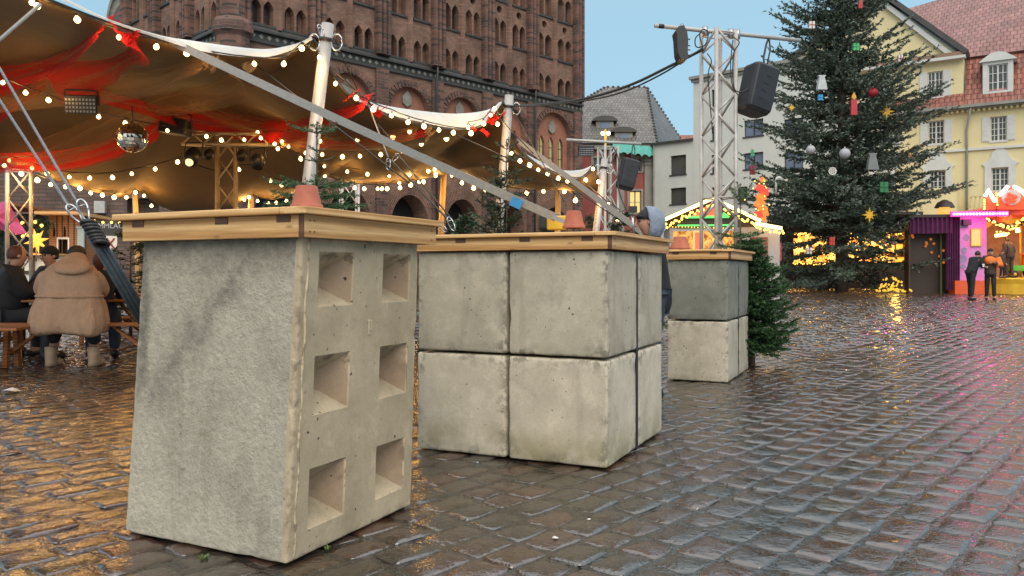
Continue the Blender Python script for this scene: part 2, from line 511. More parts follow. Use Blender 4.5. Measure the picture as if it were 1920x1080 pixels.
def cobbles():
    near_v, near_f, near_c = [], [], []
    far_v, far_c = [], []
    rows = range(int(-42 / ROW), int(62 / ROW))
    nb = 0
    g = np.array([-1, -0.93, -0.80, -0.45, 0.0, 0.45, 0.80, 0.93, 1.0])
    GX, GY = np.meshgrid(g, g)
    gx, gy = GX.ravel(), GY.ravel()
    dome = (1 - np.abs(gx) ** 9) * (1 - np.abs(gy) ** 9)
    k = len(g)
    quads = [(j * k + i, j * k + i + 1, (j + 1) * k + i + 1, (j + 1) * k + i) for j in range(k - 1) for i in range(k - 1)]
    q = np.array(quads)
    for r in rows:
        v0 = r * ROW
        u = -40 + rng.random() * 0.3
        us = []
        while u < 75:
            L = rng.uniform(0.17, 0.285)
            us.append((u, L)); u += L
        us = np.array(us)
        cx = us[:, 0] + us[:, 1] / 2
        X = cx * ur[0] + (v0 + ROW / 2) * vr[0]; Y = cx * ur[1] + (v0 + ROW / 2) * vr[1]
        keep = (Y > 1.25) & (Y < 47) & (np.abs(X) < 0.70 * Y + 1.6)
        for (uu, L), x, y in zip(us[keep], X[keep], Y[keep]):
            gap = rng.uniform(0.003, 0.008)
            hl = L / 2 - gap; hw = ROW / 2 - rng.uniform(0.003, 0.0075)
            tint = rng.random(); tz = rng.uniform(-0.005, 0.003)
            tu, tv = rng.normal(0, 0.022, 2)
            sk = rng.normal(0, 0.03)
            if y < 11:
                wob = 1 + 0.045 * np.sin(3.1 * gy + tint * 20)
                wob2 = 1 + 0.05 * np.sin(2.7 * gx + tint * 33)
                lu = gx * hl * wob + gy * sk * hw; lv = gy * hw * wob2
                rr = 1 - 0.10 * (np.abs(gx * gy) ** 8)
                lu, lv = lu * rr, lv * rr
                z = -0.013 + 0.010 * dome ** 0.6 + 0.005 * (1 - gx ** 2) * (1 - gy ** 2) + tz + tu * lu + tv * lv + rng.normal(0, 0.0012, len(gx))
                wu = uu + L / 2 + lu; wv = v0 + ROW / 2 + lv
                P = np.stack([wu * ur[0] + wv * vr[0], wu * ur[1] + wv * vr[1], z], 1)
                near_v.append(P); near_f.append(q + nb); nb += len(P)
                near_c.append(np.full(len(P), tint))
            else:
                a = 0.87
                lu = np.array([-1, 1, 1, -1, -a, a, a, -a]) * hl; lv = np.array([-1, -1, 1, 1, -a, -a, a, a]) * hw
                z = np.array([-.012] * 4 + [0.0] * 4) + tz + (tu * lu + tv * lv) * 1.6
                wu = uu + L / 2 + lu; wv = v0 + ROW / 2 + lv
                yy = wu * ur[1] + wv * vr[1]
                P = np.stack([wu * ur[0] + wv * vr[0], yy, z + gzv(yy)], 1)
                far_v.append(P); far_c.append(np.full(8, tint))
    V = np.concatenate(near_v + far_v); C = np.concatenate(near_c + far_c)
    fq = np.array([(4, 5, 6, 7), (0, 1, 5, 4), (1, 2, 6, 5), (2, 3, 7, 6), (3, 0, 4, 7)])
    nf = len(far_v)
    farf = (fq[None] + (nb + 8 * np.arange(nf))[:, None, None]).reshape(-1, 4)
    Fq = np.concatenate([np.concatenate(near_f), farf])
    me = bpy.data.meshes.new('cobblestones')
    me.vertices.add(len(V)); me.vertices.foreach_set('co', V.ravel())
    me.loops.add(len(Fq) * 4); me.loops.foreach_set('vertex_index', Fq.ravel())
    me.polygons.add(len(Fq)); me.polygons.foreach_set('loop_start', np.arange(len(Fq)) * 4)
    sm = np.ones(len(Fq), bool)
    me.polygons.foreach_set('use_smooth', sm)
    me.update(); me.validate()
    ca = me.color_attributes.new('tint', 'FLOAT_COLOR', 'POINT')
    cc = np.stack([C, C, C, np.ones_like(C)], 1)
    ca.data.foreach_set('color', cc.ravel())
    me.materials.append(stone_material())
    o = bpy.data.objects.new('cobblestones', me); link(o)
    tag(o, 'wet reddish brown cobblestones laid in slanting rows across the market square', kind='structure')
cobbles()
mb = MB()
ys = [-30, 0, 6, 12, 24, 36, 48, 60, 120, 600]
for a, b_ in zip(ys[:-1], ys[1:]):
    mb.quad((-700, a, gz(a) - 0.0085), (700, a, gz(a) - 0.0085), (700, b_, gz(b_) - 0.0085), (-700, b_, gz(b_) - 0.0085))
gr = mb.build('ground', joint_material(), origin=(0, 0, 0))
tag(gr, 'wet dark sand and rainwater between the cobblestones of the square', kind='structure')

# ------------------------------------------------------------------ concrete ballast blocks
def rblock(dims, org, ex, ey, r=0.012, res=0.06, amp=0.0015, seed=0, warp=None, xl=(), yl=(), zl=(), holes=(), matfn=None):
    """cast block with worn edges. local x,y,z from 0..dims; holes on the x=0 face as (y0,y1,z0,z1)"""
    a, b_, c = dims
    ex = Vector(ex); ey = Vector(ey); org = Vector(org)
    def lines(L, extra):
        s = {0.0, r * 0.35, r, L - r, L - r * 0.35, L}
        n = max(2, int(L / res))
        for i in range(1, n): s.add(round(L * i / n, 5))
        s = {x for x in s}
        out = sorted(s | set(extra))
        res_ = [out[0]]
        for x in out[1:]:
            if x - res_[-1] > 0.0025 or x in extra: res_.append(x)
        if res_[-1] != L: res_[-1] = L
        return res_
    LX, LY, LZ = lines(a, xl), lines(b_, yl), lines(c, zl)
    mb = MB(); key = {}
    def place(p):
        core = Vector((min(max(p[0], r), a - r), min(max(p[1], r), b_ - r), min(max(p[2], r), c - r)))
        d = Vector(p) - core
        q = core + d.normalized() * r if d.length > 1e-9 else Vector(p)
        n = d.normalized() if d.length > 1e-9 else Vector((0, 0, 1))
        w = noise.noise(Vector((p[0] * 9 + seed * 7.3, p[1] * 9, p[2] * 9))) + 0.6 * noise.noise(Vector((p[0] * 34 + seed, p[1] * 34, p[2] * 34)))
        edge = sum(1 for t, L in zip(p, dims) if t < r * 1.2 or t > L - r * 1.2)
        q = q + n * w * amp * (1.8 if edge >= 2 else 0.7)
        if edge >= 2:
            q = q - n * max(0, noise.noise(Vector((p[0] * 15 + seed * 3, p[1] * 15, p[2] * 15))) - 0.22) * r * 1.3
        if warp: q = q + warp(q)
        return org + ex * q[0] + ey * q[1] + Vector((0, 0, q[2]))
    def vid(p):
        k = (round(p[0], 4), round(p[1], 4), round(p[2], 4))
        if k not in key:
            key[k] = len(mb.v); mb.v.append(tuple(place(p)))
        return key[k]
    def face(ps, nm):
        cen = [sum(p[i] for p in ps) / 4 for i in range(3)]
        mb.f.append([vid(p) for p in ps]); mb.m.append(matfn(cen, nm) if matfn else 0); mb.s.append(True)
    def grid(A, B, mk, nm):
        for i in range(len(A) - 1):
            for j in range(len(B) - 1):
                if nm == 'x0':
                    cy, cz = (A[i] + A[i + 1]) / 2, (B[j] + B[j + 1]) / 2
                    if any(h[0] < cy < h[1] and h[2] < cz < h[3] for h in holes): continue
                face([mk(A[i], B[j]), mk(A[i + 1], B[j]), mk(A[i + 1], B[j + 1]), mk(A[i], B[j + 1])], nm)
    grid(LY, LZ, lambda u, v: (0, u, v), 'x0'); grid(LY, LZ, lambda u, v: (a, u, v), 'x1')
    grid(LX, LZ, lambda u, v: (u, 0, v), 'y0'); grid(LX, LZ, lambda u, v: (u, b_, v), 'y1')
    grid(LX, LY, lambda u, v: (u, v, 0), 'z0'); grid(LX, LY, lambda u, v: (u, v, c), 'z1')
    return mb, place

def frame_of(px, py, deg):
    X = (px - 960) / F * (H * F / (py - HOR)); Y = H * F / (py - HOR)
    t = RAD(deg)
    r_ = Vector((math.cos(t), math.sin(t), 0)); l_ = Vector((-math.sin(t), math.cos(t), 0))
    return Vector((X, Y, 0)), l_, r_

# first stack: one tall block standing on end, six pyramid-shaped recesses in its right face
C1, L1, R1 = frame_of(537, 1063, 64.3)
C1 = C1 + Vector((0, 0, .008))
D1 = (0.85, 0.83, 1.2)
def warp1(q):
    z = q[2] / 1.2
    w = Vector((0.058 + 0.016 * q[0] / 0.85 - 0.022 * q[1] / 0.83, 0, 0)) * z
    return Vector((w.dot(L1), w.dot(R1), 0))
hy = [(0.105, 0.33), (0.54, 0.76)]; hz = [(0.095, 0.325), (0.525, 0.75), (0.935, 1.145)]
holes = [(y0, y1, z0, z1) for y0, y1 in hy for z0, z1 in hz]
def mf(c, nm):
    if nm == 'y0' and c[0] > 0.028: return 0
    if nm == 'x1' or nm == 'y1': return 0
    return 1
mb, place = rblock(D1, C1, L1, R1, r=0.011, res=0.035, amp=0.0012, seed=3, warp=warp1,
                   yl=[t for h in hy for t in h] + [t + s for h in hy for t, s in zip(h, (-.014, .014))],
                   zl=[t for h in hz for t in h], xl=[0.028, 0.04], holes=holes, matfn=mf)
for y0, y1, z0, z1 in holes:
    e = 0.010                                          # a small moulded lip round each opening, then the pyramid
    ring0 = [(0, y0, z0), (0, y1, z0), (0, y1, z1), (0, y0, z1)]
    cy, cz = (y0 + y1) / 2, (z0 + z1) / 2
    hw, hh = (y1 - y0) / 2, (z1 - z0) / 2
    ring1 = [(0.006, cy + sx * (hw - e * .5), cz + sz * (hh - e * .5)) for sx, sz in ((-1, -1), (1, -1), (1, 1), (-1, 1))]
    ring2 = [(0.115, cy + sx * hw * 0.36, cz + sz * hh * 0.34) for sx, sz in ((-1, -1), (1, -1), (1, 1), (-1, 1))]
    def pl(p):
        q = Vector(p); q = q + warp1(q)
        return C1 + L1 * q[0] + R1 * q[1] + Vector((0, 0, q[2]))
    v = [pl(p) for p in ring0 + ring1 + ring2]
    fs = []
    for k in (0, 4):
        for i in range(4):
            fs.append((k + i, k + (i + 1) % 4, k + 4 + (i + 1) % 4, k + 4 + i))
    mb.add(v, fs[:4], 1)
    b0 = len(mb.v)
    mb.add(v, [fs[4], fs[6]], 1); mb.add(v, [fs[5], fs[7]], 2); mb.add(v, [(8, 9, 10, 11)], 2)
mb.s = [False] * len(mb.s)
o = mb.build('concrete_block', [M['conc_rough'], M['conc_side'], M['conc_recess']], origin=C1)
tag(o, 'tall single concrete block nearest the camera with six square recesses in its side', 'concrete block')
# cast number in relief between the recesses and two faint plates
def emb(y, z, w, h, d=0.003):
    q = [(-0.0005, y - w, z - h), (-0.0005, y + w, z - h), (-0.0005, y + w, z + h), (-0.0005, y - w, z + h)]
    p = [(-d, a[1] * 1.0, a[2]) for a in q]
    def pl(p):
        v = Vector(p); v = v + warp1(v); return C1 + L1 * v[0] + R1 * v[1] + Vector((0, 0, v[2]))
    bb = [pl(t) for t in q] + [pl(t) for t in p]
    return bb
mb = MB()
for (y, z, w, h) in [(0.455, 0.868, .016, .006), (0.449, 0.84, .005, .034), (0.464, 0.845, .003, .02), (0.455, 0.812, .008, .003)]:
    mb.add(emb(y, z, w, h), [(4, 5, 6, 7), (0, 1, 5, 4), (1, 2, 6, 5), (2, 3, 7, 6), (3, 0, 4, 7)])
mk = mb.build('cast_mark', M['conc_side'], o)

# rough casting seam down the corner strip
mb = MB(); P = []; rr_ = random.Random(3)
for k in range(60):
    q = Vector((-.001, .036 + .004 * math.sin(k * .5) + rr_.uniform(-.0015, .0015), .01 + 1.18 * k / 59)); q = q + warp1(q)
    P.append(C1 + L1 * q[0] + R1 * q[1] + Vector((0, 0, q[2])))
mb.tube(P, [.0035 + rr_.uniform(-.0018, .0035) for k in range(60)], 6)
mb.build('cast_seam', M['conc_side'], o)
# stacks of 0.6 m cubes
def stack(cx, cy, deg, nl, nr, mats, labels, seeds, r=0.017, group=None, dy=.585, sy=.626):
    C, L, R = frame_of(cx, cy, deg)
    for lev in range(2):
        for i in range(nl):
            for j in range(nr):
                jit = random.Random(seeds + lev * 9 + i * 3 + j)
                off = L * (i * 0.612 + (0.003 if lev == 0 else 0) + jit.uniform(-.002, .002)) + R * (j * sy + jit.uniform(-.003, .003)) + Vector((0, 0, .006 + lev * 0.601))
                mb, _ = rblock((0.594, dy, 0.586), C + off, L, R, r=r, res=0.07, amp=0.0012, seed=seeds + lev * 9 + i * 3 + j)
                ob = mb.build('concrete_block', M[mats[lev]] if isinstance(mats[lev], str) else M[mats[lev][i]], origin=C + off)
                tag(ob, labels(lev, i, j), 'concrete block', group)
    return C, L, R
lv = ('lower', 'upper')
def lab2(lev, i, j):
    side = ('right-hand', 'left-hand')[i] if j == 0 else ('far right', 'hidden back')[i]
    return f'{lv[lev]} {side} pale concrete cube of the wide middle stack'
S2 = stack(1140, 882, 64.9, 2, 2, ['conc_light', 'conc_grey'], lab2, 20, group='cubes of the middle stack', dy=.556, sy=.600)
def lab3(lev, i, j):
    return (f'{lv[lev]} {"front" if j == 0 else "back"} concrete cube of the farthest stack beside the fir, '
            + ('dark grey' if lev else 'light grey'))
S3 = stack(1365, 719, 64.5, 1, 2, ['conc_grey', 'conc_dark'], lab3, 60, group='cubes of the far stack', dy=.59, sy=.635)
for (S_, y0, y1, a_, lb_) in ((S2, .558, .598, 1.2, 'black filler strip added to darken the upright gap in the middle stack'), (S3, .592, .633, .59, 'black filler strip added to darken the upright gap in the far stack')):
    C_, L_, R_ = S_  # shade of the upright gaps put in as a black strip
    o = MB().obox(C_ + L_ * (a_ / 2 + .004) + R_ * ((y0 + y1) / 2) + Vector((0, 0, .595)), L_ * a_ / 2, R_ * ((y1 - y0) / 2 - .001), Vector((0, 0, .594))).build('gap_strip', M['black'])
    tag(o, lb_, 'dark filler strip')

# ------------------------------------------------------------------ pine tops on the stacks
def board(name, c, ang, L, W, T, m, parent, bw=0.003):
    """plank with its length along local x"""
    mb = MB().box((-L / 2, -W / 2, -T / 2), (L / 2, W / 2, T / 2))
    o = mb.build(name, m, parent, local=True)
    inv = wloc(parent).inverted()
    o.location = inv @ Vector(c)
    o.rotation_euler = (0, 0, ang)
    bevel(o, bw, 2)
    return o
def counter(C, L, R, a, b_, z, ov, label, shift=Vector((0, 0, 0)), ap=0.082, tt=0.026, ex=0.028, slats=(0.12, 0.42, 0.72)):
    """apron of pine boards round the top of a stack, and boards over it. a along L, b along R"""
    t = thing('wooden_counter', label, 'wooden counter top', C + shift + Vector((0, 0, z)))
    O = C + shift - L * ov - R * ov + Vector((0, 0, z))
    A, B = a + 2 * ov, b_ + 2 * ov
    al = math.atan2(L.y, L.x); ar = math.atan2(R.y, R.x)
    th = 0.024
    up = Vector((0, 0, 1))
    zc = ap / 2
    # left (front) board butts against the end grain of the right board
    board('apron_board', O + L * (A / 2 + th / 2) + R * (th / 2) + up * zc, al, A - th - 0.001, th, ap, M['pine'], t)
    board('apron_board', O + R * (B / 2) + L * (th / 2) + up * zc, ar, B, th, ap, M['pine'], t)
    board('apron_board', O + R * (B / 2) + L * (A - th / 2 + 0.001) + up * zc, ar, B - 2 * th - 0.006, th, ap, M['pine'], t)
    board('apron_board', O + L * (A / 2) + R * (B - th / 2) + up * zc, al, A - th * 2 - 0.004, th, ap, M['pine'], t)
    # end grain of the right board seen at the corner
    mb = MB().obox(O + L * (th / 2) - R * 0.0012 + up * zc, L * th * 0.5, R * 0.0012, up * (ap / 2 - 0.001))
    mb.build('end_grain', M['pine_dark'], t)
    # top: frame boards all round with the inside closed by slats
    zt = ap + tt / 2 + 0.001
    wB = 0.12
    O2 = O - L * ex - R * ex
    A2, B2 = A + 2 * ex, B + 2 * ex
    board('top_board', O2 + L * (A2 / 2 + wB / 2 + 0.001) + R * (wB / 2) + up * zt, al, A2 - wB - 0.002, wB, tt, M['pine'], t, 0.004)
    board('top_board', O2 + R * (B2 / 2) + L * (wB / 2) + up * zt, ar, B2, wB, tt, M['pine'], t, 0.004)
    n = int((B2 - wB) / 0.14)
    w = (B2 - wB) / n
    for k in range(n):
        board('top_board', O2 + R * (wB + w * (k + .5)) + L * (A2 / 2 + wB / 2 + 0.001) + up * (zt - 0.0006 * (k % 2)), al, A2 - wB - 0.002, w - 0.004, tt, M['pine'], t, 0.004)
    for s in slats:
        mb = MB().obox(O + L * (A * s) - R * 0.0012 + up * (ap - 0.013), L * 0.032, R * 0.0026, up * 0.0125)
        mb.build('slat_end', M['pine_dark'], t)
    # screw heads
    mb = MB()
    for s in (0.03, 0.055, B - 0.04):
        for hh in (0.25, 0.75):
            mb.lathe([(0.0005, 0), (0.0035, 0), (0.0035, 0.001)], (0, 0, 0), 6)
            for k in range(len(mb.v) - 18, len(mb.v)):
                v = mb.v[k]; p = O + R * (s + v[0]) + up * (ap * hh + v[1]) - L * (0.0002 + v[2]); mb.v[k] = tuple(p)
    mb.build('screw', M['black'], t)
    return t, O, A, B
sh1 = Vector((0.060, 0, 0))
T1 = counter(C1, L1, R1, 0.855, 0.82, 1.192, 0.044, 'pale pine counter top with dark slat ends on the nearest block', sh1, slats=(0.10, 0.42, 0.90))
T2 = counter(S2[0], S2[1], S2[2], 1.215, 1.156, 1.199, 0.035, 'wide pine counter top on the middle stack of four cubes', ap=0.072, tt=0.022, slats=(0.11, 0.40, 0.72))
T3 = counter(S3[0], S3[1], S3[2], 0.60, 1.21, 1.199, 0.035, 'small pine counter top on the farthest stack beside the truss tower', ap=0.074, tt=0.022, slats=(0.25, 0.8))

# upturned flower pots capping the anchor points
def pot(c, rb, rt, h, label, tilt=(0, 0)):
    t = thing('flower_pot', label, 'flower pot', c, group='upturned terracotta pots')
    prof = [(rb * 0.80, 0.0), (rb, 0.0), (rb * 1.0, h * .03), (rb * 0.985, h * 0.17), (rb * 0.90, h * 0.20), (rb * 0.885, h * 0.22),
            (rt * 1.0, h * 0.95), (rt * 0.96, h * .985), (rt * 0.85, h), (0.001, h)]
    o = MB().lathe(prof, (0, 0, 0), 36).build('pot_wall', M['terracotta'], t, local=True)
    t.rotation_euler = (tilt[0], tilt[1], 0)
    return t
zt1 = 1.197 + 0.082 + 0.028
pot(U(575, 392, 3.04) * 1.0 + Vector((0, 0, 0)), 0.062, 0.041, 0.088, 'pinkish terracotta pot upside down on the nearest counter')
# ------------------------------------------------------------------ buildings
class FP:
    """upright facade plane: local x along it, local -y towards the viewer, z = world height"""
    def __init__(self, A, deg):
        self.A = Vector((A[0], A[1], 0)); self.a = RAD(deg)
        self.ex = Vector((math.cos(self.a), math.sin(self.a), 0)); self.ey = Vector((-math.sin(self.a), math.cos(self.a), 0))
    def at(self, px, py, y=0.0):
        """(local x, z) of the point of the plane (set back by y) seen at px,py"""
        k = (px - 960.0) / F
        B = self.A + self.ey * y
        # (B.x + t ex.x) = k (B.y + t ex.y)
        t = (k * B.y - B.x) / (self.ex.x - k * self.ex.y)
        d = B.y + t * self.ex.y
        return t, H + (HOR - py) / F * d
    def x(self, px, y=0.0): return self.at(px, 0, y)[0]
    def thing(self, name, label, cat, group=None):
        return thing(name, label, cat, self.A, self.a, group)

def brick_mat(name, c1, c2, mortar, w=0.30, h=0.105, ms=0.018, var=(0.6, 1.25), swap=False, bstr=0.4):
    m, nt, b, _ = _mat(name)
    tc = nt.nodes.new('ShaderNodeTexCoord'); sp = nt.nodes.new('ShaderNodeSeparateXYZ'); cb = nt.nodes.new('ShaderNodeCombineXYZ')
    nt.links.new(tc.outputs['Object'], sp.inputs[0])
    ad = nt.nodes.new('ShaderNodeMath'); ad.operation = 'ADD'
    nt.links.new(sp.outputs[0], ad.inputs[0]); nt.links.new(sp.outputs[1], ad.inputs[1])
    nt.links.new(ad.outputs[0], cb.inputs[0]); nt.links.new(sp.outputs[2], cb.inputs[1])
    br = nt.nodes.new('ShaderNodeTexBrick')
    br.inputs['Scale'].default_value = 1.0; br.inputs['Brick Width'].default_value = w; br.inputs['Row Height'].default_value = h
    br.inputs['Mortar Size'].default_value = ms; br.inputs['Mortar Smooth'].default_value = 0.2; br.inputs['Bias'].default_value = 0.1
    br.inputs['Color1'].default_value = c4(c1); br.inputs['Color2'].default_value = c4(c2); br.inputs['Mortar'].default_value = c4(mortar)
    nt.links.new(cb.outputs[0], br.inputs['Vector'])
    vec = tc.outputs['Object']
    big = noise_tex(nt, vec, 0.9, 6, 0.65)
    col = mix(nt, br.outputs['Color'], ramp(nt, big, [(0.3, (var[0],) * 3), (0.7, (var[1],) * 3)]), 1.0, 'MULTIPLY')
    soot = noise_tex(nt, coords(nt, 'Object', (1, 1, 0.35)), 0.5, 5, 0.6)
    col = mix(nt, col, (0.05, 0.035, 0.03), maprange(nt, soot, 0.54, 0.74, 0.0, 0.5))
    nt.links.new(col, b.inputs['Base Color']); b.inputs['Roughness'].default_value = 0.85
    bump(nt, b, br.outputs['Fac'], bstr, -0.02)
    return m
M['brick'] = brick_mat('red_church_brick', (0.315, 0.155, 0.105), (0.19, 0.092, 0.065), (0.17, 0.12, 0.095))
M['brick_pier'] = brick_mat('dark_glazed_brick', (0.22, 0.10, 0.075), (0.055, 0.040, 0.036), (0.16, 0.10, 0.08), w=0.5, h=0.16)
M['brick_plain'] = pm('pink_plaster_field', (0.36, 0.15, 0.095), (0.26, 0.105, 0.068), 2.2, 0.8, bstr=0.3, bscale=9)
M['brick_stall'] = brick_mat('brown_brick', (0.19, 0.115, 0.09), (0.12, 0.075, 0.06), (0.08, 0.058, 0.05), w=0.5, h=0.13)
M['slate'] = pm('slate_cornice', (0.055, 0.05, 0.045), (0.03, 0.028, 0.026), 3, 0.5)
M['opening'] = pm('dark_interior', (0.012, 0.010, 0.009), None, 3, 0.6)
M['pane'] = glassmat('old_window_glass', (0.025, 0.022, 0.022), 0.15, (0.07, 0.06, 0.06))
M['stone'] = pm('weathered_stone', (0.30, 0.28, 0.24), (0.16, 0.15, 0.13), 2, 0.8, bstr=0.3, bscale=12)

def pointed(cx, z0, w, zs, rise, n=5):
    """outline of a pointed-arch opening, bottom z0, springing zs"""
    pts = [(cx - w / 2, z0), (cx + w / 2, z0), (cx + w / 2, zs)]
    for k in range(1, n + 1):
        t = k / n
        pts.append((cx + w / 2 * (1 - t) * (1 + 0.35 * t), zs + rise * (t ** 0.75)))
    for k in range(n - 1, -1, -1):
        t = k / n
        pts.append((cx - w / 2 * (1 - t) * (1 + 0.35 * t), zs + rise * (t ** 0.75)))
    return pts
def rounded(cx, z0, w, zs, n=12, squash=1.0):
    pts = [(cx - w / 2, z0), (cx + w / 2, z0)]
    for k in range(n + 1):
        t = math.pi * k / n
        pts.append((cx + w / 2 * math.cos(t), zs + w / 2 * math.sin(t) * squash))
    return pts
def arc_pts(cx, z, r, n=12): return [(cx + r * math.cos(2 * math.pi * k / n), z + r * math.sin(2 * math.pi * k / n)) for k in range(n)]
def offset_poly(poly, cx, cz, k): return [(cx + (u - cx) * k, cz + (z - cz) * k) for u, z in poly]

CH = FP((131 / F * 56, 56), 45.6)
church = CH.thing('brick_church', 'huge dark red brick gabled church front with rows of twin lancet windows', 'church')
ZT = 24.0
def church_face(t, x0, x1, bays, fx, seed=0, detail=True):
    """fx(x,y,z) -> local point. bays = list of (left, right) between pier centres"""
    rr = random.Random(seed)
    def mapmb(mb):
        mb.v = [tuple(fx(*v)) for v in mb.v]; return mb
    wall, fields, jam, blind = MB(), MB(), MB(), MB()
    for bi, (a, b_) in enumerate(bays):
        pw = 0.42
        l, r_ = a + pw, b_ - pw
        c = (l + r_) / 2
        W = r_ - l
        # ground storey with a deep round portal
        por = rounded(c, -0.2, min(2.7, W * 0.86), 3.75, 14, 1.25) if detail else []
        wall.holed([(l, -0.3), (r_, -0.3), (r_, 6.4), (l, 6.4)], [por] if detail else [], 0, 1.2)
        if detail:
            blind.v += [(u, 1.2, z) for u, z in [(c - 1.6, -.3), (c + 1.6, -.3), (c + 1.6, 5.8), (c - 1.6, 5.8)]]
            n = len(blind.v); blind.f.append([n - 4, n - 3, n - 2, n - 1]); blind.m.append(1); blind.s.append(False)
            # radiating brick ring round the portal
            ring = MB()
            op = rounded(c, 0, min(2.7, W * 0.86), 3.75, 20, 1.25)[2:]
            for k in range(len(op) - 1):
                for s in range(2):
                    p = Vector((op[k][0], 0, op[k][1])).lerp(Vector((op[k + 1][0], 0, op[k + 1][1])), s * .5 + .1)
                    q = Vector((op[k][0], 0, op[k][1])).lerp(Vector((op[k + 1][0], 0, op[k + 1][1])), s * .5 + .42)
                    cc = Vector((c, 0, 3.0))
                    d1 = (p - cc).normalized() * 0.62; d2 = (q - cc).normalized() * 0.62
                    ring.add([p + Vector((0, -.05, 0)), q + Vector((0, -.05, 0)), q + d2 + Vector((0, -.05, 0)), p + d1 + Vector((0, -.05, 0)),
                              p, q, q + d2, p + d1], [(0, 1, 2, 3), (0, 1, 5, 4), (1, 2, 6, 5), (2, 3, 7, 6), (3, 0, 4, 7)])
            mapmb(ring).build('portal_arch', M['brick'], t, local=True)
        # upper arcade: big blind arch with a plaque and three lancets
        arch = rounded(c, 6.8, W * 0.88, 10.15)
        wall.holed([(l, 6.4), (r_, 6.4), (r_, 12.15), (l, 12.15)], [arch], 0, 0.35)
        lan = [pointed(c + k * W * 0.25, 7.2, W * 0.15, 9.75, 0.5, 3) for k in (-1, 0, 1)]
        fields.holed([(c - W * .46, 6.7), (c + W * .46, 6.7), (c + W * .46, 12), (c - W * .46, 12)], lan if detail else [], 0.35, 0.6, 0, 1)
        hood = MB()
        oo = rounded(c, 6.8, W * 0.88, 10.15, 20)[2:]
        for k in range(len(oo) - 1):
            if k % 1 == 0:
                p = Vector((oo[k][0], 0, oo[k][1])); q = p.lerp(Vector((oo[k + 1][0], 0, oo[k + 1][1])), 0.62)
                cc = Vector((c, 0, 10.15)); e1 = (p - cc).normalized() * .36; e2 = (q - cc).normalized() * .36
                o_ = Vector((0, -.06, 0))
                hood.add([p + o_, q + o_, q + e2 + o_, p + e1 + o_, p, q, q + e2, p + e1], [(0, 1, 2, 3), (0, 1, 5, 4), (1, 2, 6, 5), (2, 3, 7, 6), (3, 0, 4, 7)])
        mapmb(hood).build('arch_ring', M['brick_pier'], t, local=True)
        if detail:
            for k, L in zip((-1, 0, 1), lan):
                w = MB(); xx = c + k * W * .25; hw = W * .075
                w.add([(xx - hw, .55, 7.2), (xx + hw, .55, 7.2), (xx + hw, .55, 10.3), (xx - hw, .55, 10.3)], [(0, 1, 2, 3)])
                w.box((xx - .02, .5, 7.2), (xx + .02, .54, 10.2), 1)
                for zz in (8.0, 8.8, 9.5): w.box((xx - hw, .5, zz), (xx + hw, .54, zz + .04), 1)
                mat0 = M['warm_pane'] if bi == len(bays) - 1 else M['pane']
                mapmb(w).build('window', [mat0, M['black']], t, local=True)
            pq = MB()
            sh = [(c, 11.35), (c + .33, 10.95), (c + .3, 10.62), (c, 10.42), (c - .3, 10.62), (c - .33, 10.95)]
            pq.prism(sh, lambda u, y, z: (u, y, z), 0.22, 0.34)
            mapmb(pq).build('shield_plaque', M['stone'], t, local=True)
        # two sub-bays on every floor above the cornice
        for si, (u0, u1) in enumerate(((l, c - 0.16), (c + 0.16, r_))):
            uc = (u0 + u1) / 2; ww = (u1 - u0) * 0.40
            levels = [(13.05, 14.25), (15.45, 16.95), (18.15, 19.7), (21.0, 22.8)]
            cuts = [12.7, 14.95, 17.1, 20.2, ZT]
            for k, (za, zb) in enumerate(levels):
                hs = [pointed(uc - ww * .56, za, ww * .92, zb - .36, .36, 3), pointed(uc + ww * .56, za, ww * .92, zb - .36, .36, 3)]
                through = (k == 2 and rr.random() < 0.5)
                if k == 2: hs.append(arc_pts(uc, 17.55, 0.24))
                wall.holed([(u0, cuts[k]), (u1, cuts[k]), (u1, cuts[k + 1]), (u0, cuts[k + 1])], hs, 0, 0.45)
                for s in (-1, 1):
                    wx = uc + s * ww * .56
                    if through and k == 2 and s == -1: continue
                    w = MB().add([(wx - ww * .46, .42, za), (wx + ww * .46, .42, za), (wx + ww * .46, .42, zb), (wx - ww * .46, .42, zb)], [(0, 1, 2, 3)])
                    w.box((wx - .02, .36, za), (wx + .02, .41, zb - .1), 1)
                    is_blind = ((bi + si + k) % 2 == 1)
                    mapmb(w).build('window', [M['brick'] if is_blind else M['pane'], M['brick_pier']], t, local=True)
                if k == 2:
                    w = MB().add([(u, .42, z) for u, z in arc_pts(uc, 17.55, 0.26)], [tuple(range(12))])
                    mapmb(w).build('roundel', M['opening'], t, local=True)
                sill = MB().box((uc - ww * 1.15, -.09, za - .12), (uc + ww * 1.15, .0, za))
                mapmb(sill).build('window_sill', M['slate'], t, local=True)
        sh = MB()
        sh.add(*prism_col(c, -0.02, 0.17, 12.9, ZT, 6))
        mapmb(sh).build('slender_shaft', M['brick'], t, local=True)
    mapmb(wall).build('wall', M['brick'], t, local=True)
    mapmb(fields).build('arch_field', [M['brick_plain'], M['brick']], t, local=True)
    if blind.v: mapmb(blind).build('portal_dark', [M['opening'], M['opening']], t, local=True)
    # cornice bands with a lozenge frieze
    cor = MB()
    cor.box((x0, -.22, 12.62), (x1, 0, 12.72)); cor.box((x0, -.12, 12.12), (x1, 0, 12.26))
    cor.add([(x0, -.22, 12.72), (x1, -.22, 12.72), (x1, 0, 13.0), (x0, 0, 13.0)], [(0, 1, 2, 3)])
    n = int((x1 - x0) / 0.42)
